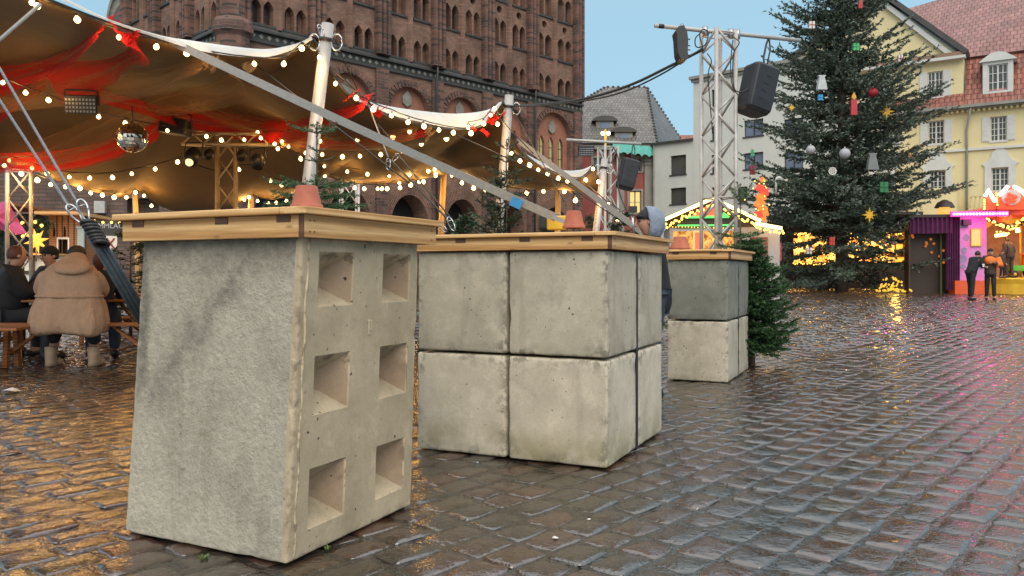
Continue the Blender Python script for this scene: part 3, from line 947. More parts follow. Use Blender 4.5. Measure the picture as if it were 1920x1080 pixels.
    for k in range(n):
        u = x0 + (k + .5) * (x1 - x0) / n
        cor.prism([(u - .13, 12.44), (u, 12.31), (u + .13, 12.44), (u, 12.57)], lambda a, y, z: (a, y, z), -.05, 0.02, 1)
    cor.box((x0, -.02, 12.26), (x1, 0.05, 12.62), 0)
    mapmb(cor).build('cornice', [M['slate'], M['stone']], t, local=True)
    for s in sorted({round(a, 3) for a, b_ in bays} | {round(b_, 3) for a, b_ in bays}):
        p = MB()
        p.box((s - .46, -.28, 12.9), (s + .46, .1, ZT)); p.box((s - .42, -.16, -.3), (s + .42, .1, 12.15))
        for q in (-.30, 0, .30):
            p.add(*prism_col(s + q, -.30, .125, 12.9, ZT, 8))
        mapmb(p).build('pier', M['brick_pier'], t, local=True)
def prism_col(cx, cy, r, z0, z1, n):
    V = [(cx + r * math.cos(2 * math.pi * k / n), cy + r * math.sin(2 * math.pi * k / n), z) for z in (z0, z1) for k in range(n)]
    return V, [(k, (k + 1) % n, n + (k + 1) % n, n + k) for k in range(n)]
M['warm_pane'] = em('lit_church_glass', (0.85, 0.72, 0.30), 0.35, (0.2, 0.2, 0.1))
px_ = [-25.4, -21.3, -17.2, -13.25, -9.25, -5.2, -0.55]
church_face(church, -25.8, 0.0, list(zip(px_[:-1], px_[1:])), lambda x, y, z: (x, y, z), 5)
# return wall going back from the left corner: local y axis becomes the run of the wall
lx = -25.8
church_face(church, 0.2, 13.0, [(0.5, 4.6), (4.6, 8.7), (8.7, 12.8)], lambda x, y, z: (lx + y, 13.2 - x, z), 9, True)
mb = MB()
mb.box((lx + 1.4, 1.4, -0.3), (-0.6, 14, 17.0))
mb.box((-0.3, 0.0, -0.3), (0.05, 14, ZT)); mb.box((lx + .1, 13.3, -.3), (-.3, 14, ZT))
mb.build('church_body', M['brick'], church, local=True)
mb = MB(); mb.lathe([(.80, -.3), (.80, 12.1), (.98, 12.3), (.98, 12.7), (.8, 12.95), (.62, 13.0), (.62, ZT)], (lx + .1, .1, 0), 8, 0, False)
mb.build('corner_turret', M['brick_pier'], church, local=True)
for xx in (-13.6, -1.4 - 3.9):
    MB().tube([(xx, -.42, 0), (xx, -.42, 12.0), (xx, -.5, 12.5), (xx, -.5, 13.0)], .07, 8).build('downpipe', M['slate'], church, local=True)
    MB().box((xx - .35, -.6, 12.9), (xx + .35, -.3, 13.15)).build('rain_head', M['brick_pier'], church, local=True)

# far stone gable seen past the church corner
g = FP(((230 - 960) / F * 70, 70), 20)
gt = g.thing('stone_gable', 'rounded grey stone gable rising beyond the left corner of the church', 'gable')
u0, zb = g.at(202, 60); u1, _ = g.at(258, 60); uc = (u0 + u1) / 2; zt = g.at(225, -14)[1]
out = [(u0, -.3), (u1, -.3), (u1, zb)] + [(uc + (u1 - u0) / 2 * math.cos(math.pi * k / 14), zb + (zt - zb) * math.sin(math.pi * k / 14)) for k in range(1, 14)] + [(u0, zb)]
MB().prism(out, lambda u, y, z: (u, y, z), 0, 1.5).build('gable_wall', M['stone'], gt, local=True)
out2 = offset_poly(out[2:], uc, zb, 0.72)
MB().prism(out2, lambda u, y, z: (u, y, z), -.12, 0).build('gable_relief', M['slate'], gt, local=True)
mb = MB()
for k in range(15):
    a0, a1 = math.pi * k / 15, math.pi * (k + 1) / 15
    p = [(uc + (u1 - u0) / 2 * s * math.cos(a), zb + (zt - zb) * s * math.sin(a)) for s, a in ((1, a0), (1, a1), (1.12, a1), (1.12, a0))]
    mb.prism(p, lambda u, y, z: (u, y, z), -.3, 1.6)
mb.build('coping', M['stone'], gt, local=True)

# ---- brown brick wall building behind the left stall
bw = FP(((-20 - 960) / F * 27, 27), 12)
bt = bw.thing('brick_house', 'brown brick house wall with dark doorway behind the tent on the left', 'house')
x0, x1 = bw.x(-200), bw.x(372)
dw = bw.x(210), bw.x(242)
zt = 5.2
wins = [[(bw.x(238), bw.at(238, 408)[1]), (bw.x(298), bw.at(298, 408)[1]), (bw.x(298), bw.at(298, 372)[1]), (bw.x(238), bw.at(238, 372)[1])]]
mb = MB().holed([(x0, -.2), (x1, -.2), (x1, zt), (x0, zt)], wins, 0, .4)
mb.box((x0, .5, -.2), (x1, 4, zt))
mb.build('wall', M['brick_stall'], bt, local=True)
u0, u1 = bw.x(180), bw.x(200)
MB().box((u0, -.25, bw.at(190, 400)[1]), (u1, 0, bw.at(190, 378)[1])).build('wall_lamp', M['alu'], bt, local=True)

# ---- red fronted house with steep grey roof
M['roof_grey'] = None
def roof_tiles(name, c1, c2, w=0.35, h=0.42, mortar=None, var=(0.7, 1.25)):
    m, nt, b, _ = _mat(name)
    uv = nt.nodes.new('ShaderNodeUVMap')
    br = nt.nodes.new('ShaderNodeTexBrick')
    br.inputs['Scale'].default_value = 1.0; br.inputs['Brick Width'].default_value = w; br.inputs['Row Height'].default_value = h
    br.inputs['Mortar Size'].default_value = 0.035; br.inputs['Mortar Smooth'].default_value = 0.8
    br.inputs['Color1'].default_value = c4(c1); br.inputs['Color2'].default_value = c4(c2); br.inputs['Mortar'].default_value = c4(mortar or tuple(x * .45 for x in c2))
    nt.links.new(uv.outputs[0], br.inputs['Vector'])
    f = noise_tex(nt, coords(nt), 0.8, 5, 0.6)
    col = mix(nt, br.outputs['Color'], ramp(nt, f, [(0.3, (var[0],) * 3), (0.7, (var[1],) * 3)]), 1.0, 'MULTIPLY')
    nt.links.new(col, b.inputs['Base Color']); b.inputs['Roughness'].default_value = 0.45
    wv = nt.nodes.new('ShaderNodeTexWave'); wv.wave_type = 'BANDS'; wv.bands_direction = 'X'
    wv.inputs['Scale'].default_value = 1 / w / 3.18; nt.links.new(uv.outputs[0], wv.inputs['Vector'])
    p = bump(nt, b, wv.outputs['Fac'], 0.5, 0.05)
    bump(nt, b, br.outputs['Fac'], 0.6, -0.05, p)
    return m
M['roof_grey'] = roof_tiles('grey_roof_tiles', (0.20, 0.185, 0.175), (0.135, 0.12, 0.115), 0.3, 0.36)
M['roof_red'] = roof_tiles('red_roof_tiles', (0.30, 0.10, 0.065), (0.24, 0.075, 0.05), 0.34, 0.42, (0.10, 0.03, 0.025))
M['roof_pink'] = roof_tiles('glossy_red_roof_tiles', (0.30, 0.14, 0.12), (0.24, 0.10, 0.09), 0.38, 0.45, (0.10, 0.04, 0.035))
def roof_plane(o_pts, name, m, parent, thick=0.15):
    """quad or triangle a,b (eave) c,d (ridge) with uv along the eave and up the slope"""
    P = [Vector(p) for p in o_pts]
    e = (P[1] - P[0]).normalized()
    n = (P[1] - P[0]).cross(P[2] - P[0]).normalized(); up = n.cross(e)
    if up.z < 0: up = -up
    if n.z < 0: n = -n
    V = [tuple(p) for p in P] + [tuple(p - n * thick) for p in P]
    k = len(P)
    fs = [tuple(range(k)), tuple(range(2 * k - 1, k - 1, -1))] + [(i, (i + 1) % k, k + (i + 1) % k, k + i) for i in range(k)]
    o = MB().add(V, fs).build(name, m, parent, local=True)
    me = o.data; uv = me.uv_layers.new(name='UVMap')
    for lp in me.loops:
        q = Vector(me.vertices[lp.vertex_index].co) - P[0]
        uv.data[lp.index].uv = (q.dot(e), q.dot(up))
    return o
def window(parent, x0, x1, z0, z1, y, frame_m, pane_m, fw=0.08, cols=2, rows=2, split=0.6, sill_m=None, name='window', deep=0.12):
    """frame standing in a recess with glazing bars, pane and sill as sub-parts"""
    fr = MB()
    fr.box((x0, y, z0), (x0 + fw, y + .07, z1)); fr.box((x1 - fw, y, z0), (x1, y + .07, z1))
    fr.box((x0 + fw, y, z0), (x1 - fw, y + .07, z0 + fw)); fr.box((x0 + fw, y, z1 - fw), (x1 - fw, y + .07, z1))
    bt = fw * 0.55
    for k in range(1, cols):
        xx = x0 + (x1 - x0) * k / cols
        b_ = fw * .7 if (cols % 2 == 0 and k == cols // 2) else bt * .6
        fr.box((xx - b_, y + .003, z0 + fw), (xx + b_, y + .06, z1 - fw))
    for k in range(1, rows):
        zz = z0 + (z1 - z0) * k / rows
        fr.box((x0 + fw, y + .006, zz - bt * .5), (x1 - fw, y + .055, zz + bt * .5))
    o = fr.build(name, frame_m, parent, local=True)
    p = MB().add([(x0 + fw * .5, y + .065, z0 + fw * .5), (x1 - fw * .5, y + .065, z0 + fw * .5), (x1 - fw * .5, y + .065, z1 - fw * .5), (x0 + fw * .5, y + .065, z1 - fw * .5)], [(0, 1, 2, 3)])
    p.build('pane', pane_m, o, local=True)
    if sill_m:
        MB().box((x0 - .08, y - deep - .08, z0 - .1), (x1 + .08, y, z0 - .002)).build('sill', sill_m, o, local=True)
    return o

M['red_plaster'] = pm('brick_red_plaster', (0.30, 0.075, 0.06), (0.24, 0.06, 0.05), 1.5, 0.75)
M['grey_trim'] = pm('grey_plaster_trim', (0.30, 0.29, 0.26), (0.22, 0.21, 0.19), 1.5, 0.75)
M['white_trim'] = pm('white_plaster_trim', (0.62, 0.62, 0.60), (0.52, 0.52, 0.50), 1.5, 0.7)
M['pale_plaster'] = pm('pale_green_grey_plaster', (0.62, 0.64, 0.60), (0.55, 0.57, 0.54), 0.9, 0.8)
M['dark_frame'] = pm('dark_window_frame', (0.06, 0.062, 0.062), (0.045, 0.045, 0.045), 3, 0.5)
M['sky_pane'] = glassmat('blue_reflecting_glass', (0.12, 0.16, 0.24), 0.05, (0.20, 0.25, 0.36))
M['dark_pane'] = glassmat('dark_curtained_glass', (0.05, 0.052, 0.05), 0.12, (0.10, 0.10, 0.095))
M['net'] = pm('turquoise_scaffold_net', (0.10, 0.42, 0.36), (0.07, 0.32, 0.28), 5, 0.6)
M['yellow_lit'] = em('lit_yellow_window', (1.0, 0.72, 0.22), 0.75, (0.5, 0.4, 0.2))
RH = FP(((1075 - 960) / F * 64, 64), 0)
rt = RH.thing('red_house', 'red plastered house with steep grey hipped roof and small dormers beside the church', 'house')
xl, xr = RH.x(1045), RH.x(1226)
ze = RH.at(1200, 270)[1]
wz0, wz1 = RH.at(1195, 322)[1], RH.at(1195, 296)[1]
ws = [(RH.x(1186), RH.x(1203), wz0, wz1), (RH.x(1180), RH.x(1202), RH.at(0, 400)[1], RH.at(0, 358)[1]), (RH.x(1112), RH.x(1128), wz0, wz1)]
mb = MB().holed([(xl, -.2), (xr, -.2), (xr, ze), (xl, ze)], [[(a, c), (b_, c), (b_, d), (a, d)] for a, b_, c, d in ws], 0, .2)
mb.box((xl, .3, -.2), (xr, 9, ze - .05)); mb.build('wall', M['red_plaster'], rt, local=True)
for i, (a, b_, c, d) in enumerate(ws):
    window(rt, a, b_, c, d, .12, M['grey_trim'], M['yellow_lit'] if i == 1 else M['dark_pane'], .08, 2, 2, sill_m=M['grey_trim'])
    MB().box((a - .16, -.06, c), (a - .003, .0, d + .16)).box((b_ + .003, -.06, c), (b_ + .16, 0, d + .16)).box((a - .003, -.06, d + .003), (b_ + .003, 0, d + .16)).build('window_surround', M['grey_trim'], rt, local=True)
for px0, px1 in ((1160, 1170), (1208, 1225), (1140, 1147)):
    a, b_ = RH.x(px0), RH.x(px1)
    p = MB().box((a, -.16, 0), (b_, 0, ze - .5))
    for k in range(3): p.box((a - .06, -.24, ze - 1.7 + k * .3), (b_ + .06, -.16, ze - 1.55 + k * .3))
    p.build('pilaster', M['grey_trim'], rt, local=True)
MB().box((xl, -.35, ze - .45), (xr + .1, -.0, ze - .02)).build('eaves', M['grey_trim'], rt, local=True)
zr = RH.at(1170, 163, 6)[1]
xa, xb = RH.x(1135, 6), RH.x(1213, 6)
xr2 = RH.x(1230)
xrb = RH.x(1302, 12)
roof_plane([(xl - 4, -.5, ze), (xr2, -.5, ze), (xb, 6, zr), (xa, 6, zr)], 'roof', M['roof_grey'], rt)
roof_plane([(xr2, -.5, ze), (xrb, 12, ze + .4), (xb, 6, zr)], 'roof', M['roof_grey'], rt)
roof_plane([(xl - 7, 9, ze), (xl - 4, -.5, ze), (xa, 6, zr)], 'roof', M['roof_grey'], rt)
mb = MB()
for (p0, p1) in (((xa, 6, zr), (xb, 6, zr)), ((xb, 6, zr), (xrb, 12, ze + .4)), ((xb, 6, zr), (xr2, -.5, ze)), ((xa, 6, zr), (xl - 4, -.5, ze))):
    p0, p1 = Vector(p0), Vector(p1); n = int((p1 - p0).length / .42)
    for k in range(n):
        c = p0.lerp(p1, (k + .5) / n); MB().ball(c, .13, 6, 4).build('ridge_tile', M['roof_grey'], rt, local=True)
for px, py in ((1133, 240), (1168, 261)):
    yy = 1.6 if py < 250 else .5
    u, z = RH.at(px, py, yy)
    d = thing('dormer', None, None); del_ = d
    d.parent = rt; d.location = (u, yy, z); d.scale = (1.7, 1.2, 1.5)
    MB().box((-.42, -.35, -.55), (.42, 1.6, .35)).build('dormer_front', M['grey_trim'], d, local=True)
    MB().prism([(-.62, .33), (.62, .33)] + [(.62 * math.cos(math.pi * k / 8), .33 + .28 * math.sin(math.pi * k / 8)) for k in range(1, 8)], lambda a, y, zz: (a, y, zz), -.5, 2.0).build('dormer_roof', M['roof_grey'], d, local=True)
    MB().box((-.22, -.39, -.45), (.22, -.355, .2)).build('dormer_pane', M['sky_pane'], d, local=True)
# turquoise netting along the eave
n0, n1 = RH.x(1150, -1.2), RH.x(1222, -1.2)
zn = RH.at(1190, 292, -1.2)[1]
mb = MB(); V = []; N = 16
for i in range(N + 1):
    u = n0 + (n1 - n0) * i / N
    w = .12 * math.sin(i * 1.7) + .08 * math.sin(i * 3.3)
    zz = zn + .35 * (1 - i / N)
    V += [(u, -1.1 + w, zz - .1 * math.cos(i * 2.1)), (u, -.75 + w * .5, zz + .55 + i / N * .25), (u + .1, -.1, zz + 1.15 - .02 * i)]
mb.add(V, [(3 * i + k, 3 * i + 3 + k, 3 * i + 4 + k, 3 * i + 1 + k) for i in range(N) for k in range(2)], 0, True)
e = V[-3:]; mb.add([e[0], e[1], e[2], (e[0][0] + 1.1, .6, e[0][2] + .3)], [(0, 1, 3), (1, 2, 3)])
tag(mb.build('scaffold_net', M['net'], rt, local=True))

# ---- pale building with two roof heights
PB = FP(((1225 - 960) / F * 63.5, 63.5), -41.4)
pt = PB.thing('pale_house', 'pale grey green modern house with flat roof behind the tall truss tower', 'house')
xm = PB.x(1300); xe = PB.x(1560)
zl = PB.at(1228, 272)[1]; zh = PB.at(1300, 150)[1]
W = []
for a, b_, c, d in ((1257, 1286, 327, 291), (1257, 1286, 382, 352)):
    W.append((PB.x(a), PB.x(b_), PB.at((a + b_) / 2, c)[1], PB.at((a + b_) / 2, d)[1], 1, 'dark_pane'))
for a, b_, c, d, n, pmn in ((1334, 1350, 200, 167, 1, 'dark_pane'), (1334, 1350, 262, 229, 1, 'dark_pane'), (1334, 1350, 324, 290, 1, 'dark_pane'), (1334, 1350, 385, 351, 1, 'dark_pane'),
                       (1395, 1431, 255, 224, 2, 'sky_pane'), (1395, 1431, 316, 286, 2, 'sky_pane'), (1385, 1401, 380, 350, 1, 'dark_pane'), (1395, 1431, 200, 172, 2, 'sky_pane'), (1470, 1506, 255, 222, 2, 'sky_pane'), (1470, 1506, 316, 284, 2, 'sky_pane')):
    W.append((PB.x(a), PB.x(b_), PB.at((a + b_) / 2, c)[1], PB.at((a + b_) / 2, d)[1], n, pmn))
hl = [[(a, c), (b_, c), (b_, d), (a, d)] for a, b_, c, d, n, q in W[:2]]
hh = [[(a, c), (b_, c), (b_, d), (a, d)] for a, b_, c, d, n, q in W[2:]]
mb = MB().holed([(0, -.2), (xm, -.2), (xm, zl), (0, zl)], hl, 0.02, .22)
mb.holed([(xm, -.2), (xe, -.2), (xe, zh), (xm, zh)], hh, 0, .22)
mb.box((0, .3, -.2), (xm, 9, zl - .1)); mb.box((xm, .3, -.2), (xe, 9, zh - .1)); mb.box((xm, 0.001, zl), (xm + .3, 9, zh - .1))
mb.build('wall', M['pale_plaster'], pt, local=True)
MB().box((-.15, -.22, zl), (xm, 8, zl + .16)).build('roof_edge', M['dark_frame'], pt, local=True)
MB().box((xm - .25, -.28, zh), (xe, 8, zh + .22)).box((xm - .12, -.14, zh - .22), (xe, 0, zh - .003)).build('roof_edge', M['grey_trim'], pt, local=True)
for a, b_, c, d, n, q in W:
    window(pt, a, b_, c, d, .14, M['dark_frame'], M[q], .055, n, 1, sill_m=M['dark_frame'])
MB().tube([(.12, -.12, 0), (.12, -.12, zl)], .06, 8).build('downpipe', M['grey_trim'], pt, local=True)
# bit of red tiled roof between the two
rr_ = FP(((1285 - 960) / F * 75, 75), 0)
r2 = rr_.thing('tiled_house', 'small piece of red tiled roof between grey roof and pale house', 'house')
za = rr_.at(1290, 290)[1]; zb2 = rr_.at(1290, 243)[1]
roof_plane([(-1.5, 0, za), (3.5, 0, za), (3.5, 3, zb2), (-1.5, 3, zb2)], 'roof', M['roof_red'], r2)
MB().box((-1.5, .5, -.2), (3.5, 3, za)).build('wall', M['brick'], r2, local=True)

# ---- the big yellow building on the right
M['yellow'] = pm('pale_yellow_plaster', (0.72, 0.62, 0.36), (0.65, 0.55, 0.31), 0.7, 0.8, bstr=0.15, bscale=30)
M['ledge'] = pm('rusty_cornice_lead', (0.30, 0.17, 0.10), (0.22, 0.13, 0.09), 2, 0.6)
YB = FP(((1700 - 960) / F * 54, 54), -33.4)
yt = YB.thing('yellow_building', 'large pale yellow building with red mansard roof, gable and white window surrounds', 'building')
def yz(px, py, y=0): return YB.at(px, py, y)[1]
xg0, xg1 = YB.x(1430), YB.x(1806)          # the gabled wing
xR = YB.x(2040)
zg = yz(1750, 207)                         # main gutter
zt_ = yz(1800, 107)                        # foot of the pediment
Wn = []   # px0,px1,py0(bottom),py1(top)
def wrect(cx, wpx, yb, ytp, y=0):
    x0, z0 = YB.at(cx - wpx / 2, yb, y); x1, _ = YB.at(cx + wpx / 2, yb, y); z1 = YB.at(cx, ytp, y)[1]
    z0 = YB.at(cx, yb, y)[1]
    return x0, x1, z0, z1
low = [wrect(1755, 30, 270, 226), wrect(1872, 31, 264, 218), wrect(1660, 28, 276, 232), wrect(1600, 27, 280, 236),
       wrect(1758, 30, 360, 319), wrect(1875, 32, 358, 314), wrect(1655, 28, 362, 324), wrect(1602, 27, 363, 326), wrect(1995, 33, 350, 308), wrect(1995, 33, 258, 210)]
att = [wrect(1753, 29, 181, 133), wrect(1640, 27, 190, 145)]
hl = [[(a, c), (b_, c), (b_, d), (a, d)] for a, b_, c, d in low]
ha = [[(a, c), (b_, c), (b_, d), (a, d)] for a, b_, c, d in att]
mb = MB().holed([(xg0, -.3), (xR, -.3), (xR, zg), (xg0, zg)], hl, 0, .3)
mb.holed([(xg0, zg + .8), (xg1, zg + .8), (xg1, zt_), (xg0, zt_)], ha, 0.15, .4)
mb.box((xg1 - .3, .16, zg), (xg1, 6, zt_)); mb.box((xg0, .5, -.3), (xR, 9, zg))
mb.box((xg0, .5, zg), (xg1 - .3, 9, zt_))
apx, apz = YB.x(1655), yz(1655, -2)
mb.prism([(xg0 - .2, zt_), (xg1, zt_), (apx, apz)], lambda u, y, z: (u, y, z), .15, 1.0)
mb.build('wall', M['yellow'], yt, local=True)
# pediment cornices
mb = MB()
def slope_band(p, q, w, y0, y1, mi):
    d = Vector((q[0] - p[0], q[1] - p[1])); n = Vector((-d.y, d.x)).normalized() * w
    if n.y < 0: n = -n
    mb.prism([p, q, (q[0] + n.x, q[1] + n.y), (p[0] + n.x, p[1] + n.y)], lambda u, y, z: (u, y, z), y0, y1, mi)
slope_band((xg1 + .1, zt_ + .1), (apx, apz + .1), .32, -.35, 6, 1)
slope_band((xg1 - .8, zt_ + .1), (apx - .0, apz - .45), .3, -.12, .145, 0)
slope_band((apx, apz + .1), (xg0 - .1, zt_ + .1), .32, -.35, 6, 1)
mb.box((xg0, -.35, zt_ - .12), (xg1 + .15, .149, zt_ + .06), 0); mb.box((xg0, -.3, zt_ + .063), (xg1, .148, zt_ + .32), 2)
mb.build('pediment_cornice', [M['white_trim'], M['roof_grey'], M['ledge']], yt, local=True)
# skirt roof in front of the attic wall and the mansard with its upper slope
roof_plane([(xg0, -.45, zg + .05), (xg1 + .1, -.45, zg + .05), (xg1 + .1, .14, zg + .95), (xg0, .14, zg + .95)], 'roof', M['roof_red'], yt)
zmb = yz(1860, 103, 1.4)
roof_plane([(xg1 + .1, -.45, zg + .05), (xR, -.45, zg + .05), (xR, 1.4, zmb), (xg1 + .1, 1.4, zmb)], 'roof', M['roof_red'], yt)
ztop = yz(1800, -26, 8)
xq = YB.x(1688, 8)
roof_plane([(xg1 - .3, 1.2, zmb), (xR + 4, 1.2, zmb), (xR + 4, 8, ztop + 1.0), (xq, 8, yz(1688, 20, 8))], 'roof', M['roof_pink'], yt)
# gutter with brackets
mb = MB().box((xg0, -.62, zg - .12), (xR, -.45, zg + .06)).box((xg0, -.45, zg - .2), (xR, 0, zg - .06)).build('gutter', M['grey_trim'], yt, local=True)
mb = MB(); n = int((xR - xg0) / .3)
for k in range(n):
    u = xg0 + k * .3; mb.box((u, -.3, zg - .36), (u + .14, -.003, zg - .203))
mb.build('dentils', M['yellow'], yt, local=True)
mb = MB().box((xg0, -.14, yz(1750, 285) - .1), (xR, -.002, yz(1750, 285) + .06)).build('string_course', M['white_trim'], yt, local=True)
for i, (a, b_, c, d) in enumerate(low):
    window(yt, a, b_, c, d, .16, M['white_trim'], M['dark_pane'], .07, 4, 4, sill_m=M['white_trim'])
    if i in (0, 1, 2, 3, 9):
        w = (b_ - a) * .48
        for s0, s1 in ((a - w - .02, a - .02), (b_ + .02, b_ + w + .02)):
            p = MB().box((s0, -.05, c), (s1, 0, d))
            for k in range(5): p.box((s0 + .05, -.062, c + (d - c) * (k * .2 + .03)), (s1 - .05, -.05, c + (d - c) * (k * .2 + .17)))
            p.build('shutter', M['white_trim'], yt, local=True)
    else:
        cx = (a + b_) / 2; hw = (b_ - a) / 2 + .38
        sh = [(cx - hw, c - .05), (a - .001, c - .05), (a - .001, d + .001), (b_ + .001, d + .001), (b_ + .001, c - .05), (cx + hw, c - .05), (cx + hw, d + .1), (cx + hw * 1.2, d + .25), (cx + hw * .8, d + .45)]
        sh += [(cx + hw * .62 * math.cos(t), d + .5 + .75 * math.sin(t)) for t in (.25, .7, 1.15, math.pi / 2, 2.0, 2.45, 2.9)]
        sh += [(cx - hw * .8, d + .45), (cx - hw * 1.2, d + .25), (cx - hw, d + .1)]
        MB().prism(sh, lambda u, y, z: (u, y, z), -.09, 0).build('window_surround', M['white_trim'], yt, local=True)
for a, b_, c, d in att:
    window(yt, a, b_, c, d, .26, M['white_trim'], M['dark_pane'], .07, 4, 3, sill_m=M['white_trim'])
    w = (b_ - a) * .5
    for s0, s1 in ((a - w - .02, a - .02), (b_ + .02, b_ + w + .02)):
        MB().box((s0, .10, c), (s1, .149, d)).build('shutter', M['white_trim'], yt, local=True)
# dormer in the mansard
a, z0 = YB.at(1852, 172, -.1); b_, _ = YB.at(1890, 172, -.1); z1 = yz(1870, 120, -.1)
dm = thing('dormer', None, None); dm.parent = yt
MB().box((a - .28, -.1, z0 - .15), (a, 1.6, z1 + .2)).box((b_, -.1, z0 - .15), (b_ + .28, 1.6, z1 + .2)).box((a, -.1, z1), (b_, 1.6, z1 + .2)).box((a, -.1, z0 - .15), (b_, 1.6, z0)).build('dormer_front', M['white_trim'], dm, local=True)
cx = (a + b_) / 2; hw = (b_ - a) / 2 + .5
MB().prism([(cx - hw, z1 + .2), (cx + hw, z1 + .2), (cx + hw * .75, z1 + .42)] + [(cx + hw * .6 * math.cos(t), z1 + .45 + .32 * math.sin(t)) for t in (.3, .9, 1.57, 2.2, 2.8)] + [(cx - hw * .75, z1 + .42)], lambda u, y, z: (u, y, z), -.25, 1.7).build('dormer_roof', M['white_trim'], dm, local=True)
window(dm, a, b_, z0, z1, .0, M['white_trim'], M['dark_pane'], .07, 4, 3, name='dormer_window')
# downpipe, rounded bay, balustrade
u = YB.x(1813)
MB().tube([(u + .25, -.5, zg - .1), (u + .1, -.25, zg - .9), (u, -.12, zg - 1.5), (u, -.12, 0)], .075, 8).build('downpipe', M['grey_trim'], yt, local=True)
bc = YB.x(1700); zb_ = yz(1740, 364); br_ = 3.1
mb = MB(); P = [(bc + br_ * math.cos(t), -1.6 + 0 - 1.2 * math.sin(t)) for t in np.linspace(0, math.pi, 24)]
V = []
for x, y in P: V += [(x, y, -.3), (x, y, zb_ - .1), (x * 1.0, y - .12, zb_), (x, y - .12, zb_ + .12), (x, y + 1.2, zb_ + .12)]
mb.add(V, [(5 * i + k, 5 * i + 5 + k, 5 * i + 6 + k, 5 * i + 1 + k) for i in range(23) for k in range(4)], 0, False)
mb.box((bc - br_, -1.6, -.3), (bc - br_ + .05, 0, zb_)); mb.box((bc + br_ - .05, -1.6, -.3), (bc + br_, 0, zb_ + .12))
mb.build('bay', M['yellow'], yt, local=True)
u0 = YB.x(1817, -1); u1 = YB.x(1960, -1); zr0 = yz(1860, 390, -1); zr1 = yz(1860, 366, -1)
mb = MB().box((u0, -1.1, zr1 - .05), (u1, -.9, zr1 + .08)).box((u0, -1.1, zr0 - .1), (u1, -.9, zr0)).box((u0, -1.0, -.3), (u1, -.02, zr0 - .1))
for k in range(int((u1 - u0) / .24)):
    mb.lathe([(.03, zr0), (.07, zr0 + .2), (.035, zr1 - .2), (.05, zr1 - .05)], (u0 + .12 + k * .24, -1, 0), 6)
mb.build('balustrade', M['yellow'], yt, local=True)
# ------------------------------------------------------------------ stretch tent
def fabric(name, c, trans=0.25, rough=0.8):
    m, nt, b, out = _mat(name)
    f = noise_tex(nt, coords(nt), 2.5, 4)
    col = ramp(nt, f, [(0.3, tuple(x * .85 for x in c)), (0.7, c)])
    nt.links.new(col, b.inputs['Base Color']); b.inputs['Roughness'].default_value = rough
    bump(nt, b, noise_tex(nt, coords(nt), 3.5, 3), 0.35, 0.04)
    if trans:
        t = nt.nodes.new('ShaderNodeBsdfTranslucent'); nt.links.new(col, t.inputs[0])
        mx = nt.nodes.new('ShaderNodeMixShader'); mx.inputs[0].default_value = trans
        nt.links.new(b.outputs[0], mx.inputs[1]); nt.links.new(t.outputs[0], mx.inputs[2]); nt.links.new(mx.outputs[0], out.inputs[0])
    return m
def sheer(name, c, alpha):
    m, nt, b, out = _mat(name)
    wv = nt.nodes.new('ShaderNodeTexWave'); wv.bands_direction = 'X'; wv.inputs['Scale'].default_value = 0.35; wv.inputs['Distortion'].default_value = 2
    uv = nt.nodes.new('ShaderNodeUVMap'); mp = nt.nodes.new('ShaderNodeMapping'); mp.inputs['Scale'].default_value = (3.2, 0.12, 1)
    nt.links.new(uv.outputs[0], mp.inputs[0]); nt.links.new(mp.outputs[0], wv.inputs['Vector'])
    b.inputs['Base Color'].default_value = c4(c); b.inputs['Roughness'].default_value = 0.85
    t = nt.nodes.new('ShaderNodeBsdfTranslucent'); t.inputs[0].default_value = c4(c)
    mx = nt.nodes.new('ShaderNodeMixShader'); mx.inputs[0].default_value = 0.4
    nt.links.new(b.outputs[0], mx.inputs[1]); nt.links.new(t.outputs[0], mx.inputs[2])
    tr = nt.nodes.new('ShaderNodeBsdfTransparent')
    m2 = nt.nodes.new('ShaderNodeMixShader')
    nt.links.new(maprange(nt, wv.outputs['Fac'], 0, 1, alpha * .70, min(1, alpha * 1.1)), m2.inputs[0])
    nt.links.new(tr.outputs[0], m2.inputs[1]); nt.links.new(mx.outputs[0], m2.inputs[2]); nt.links.new(m2.outputs[0], out.inputs[0])
    return m
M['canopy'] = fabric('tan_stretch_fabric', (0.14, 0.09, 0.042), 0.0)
M['canopy_top'] = fabric('off_white_fabric_edge', (0.74, 0.75, 0.74), 0.25)
M['red_sheer'] = sheer('red_sheer_cloth', (0.60, 0.010, 0.010), 0.78)
M['tan_sheer'] = sheer('cream_sheer_cloth', (0.36, 0.22, 0.10), 0.55)

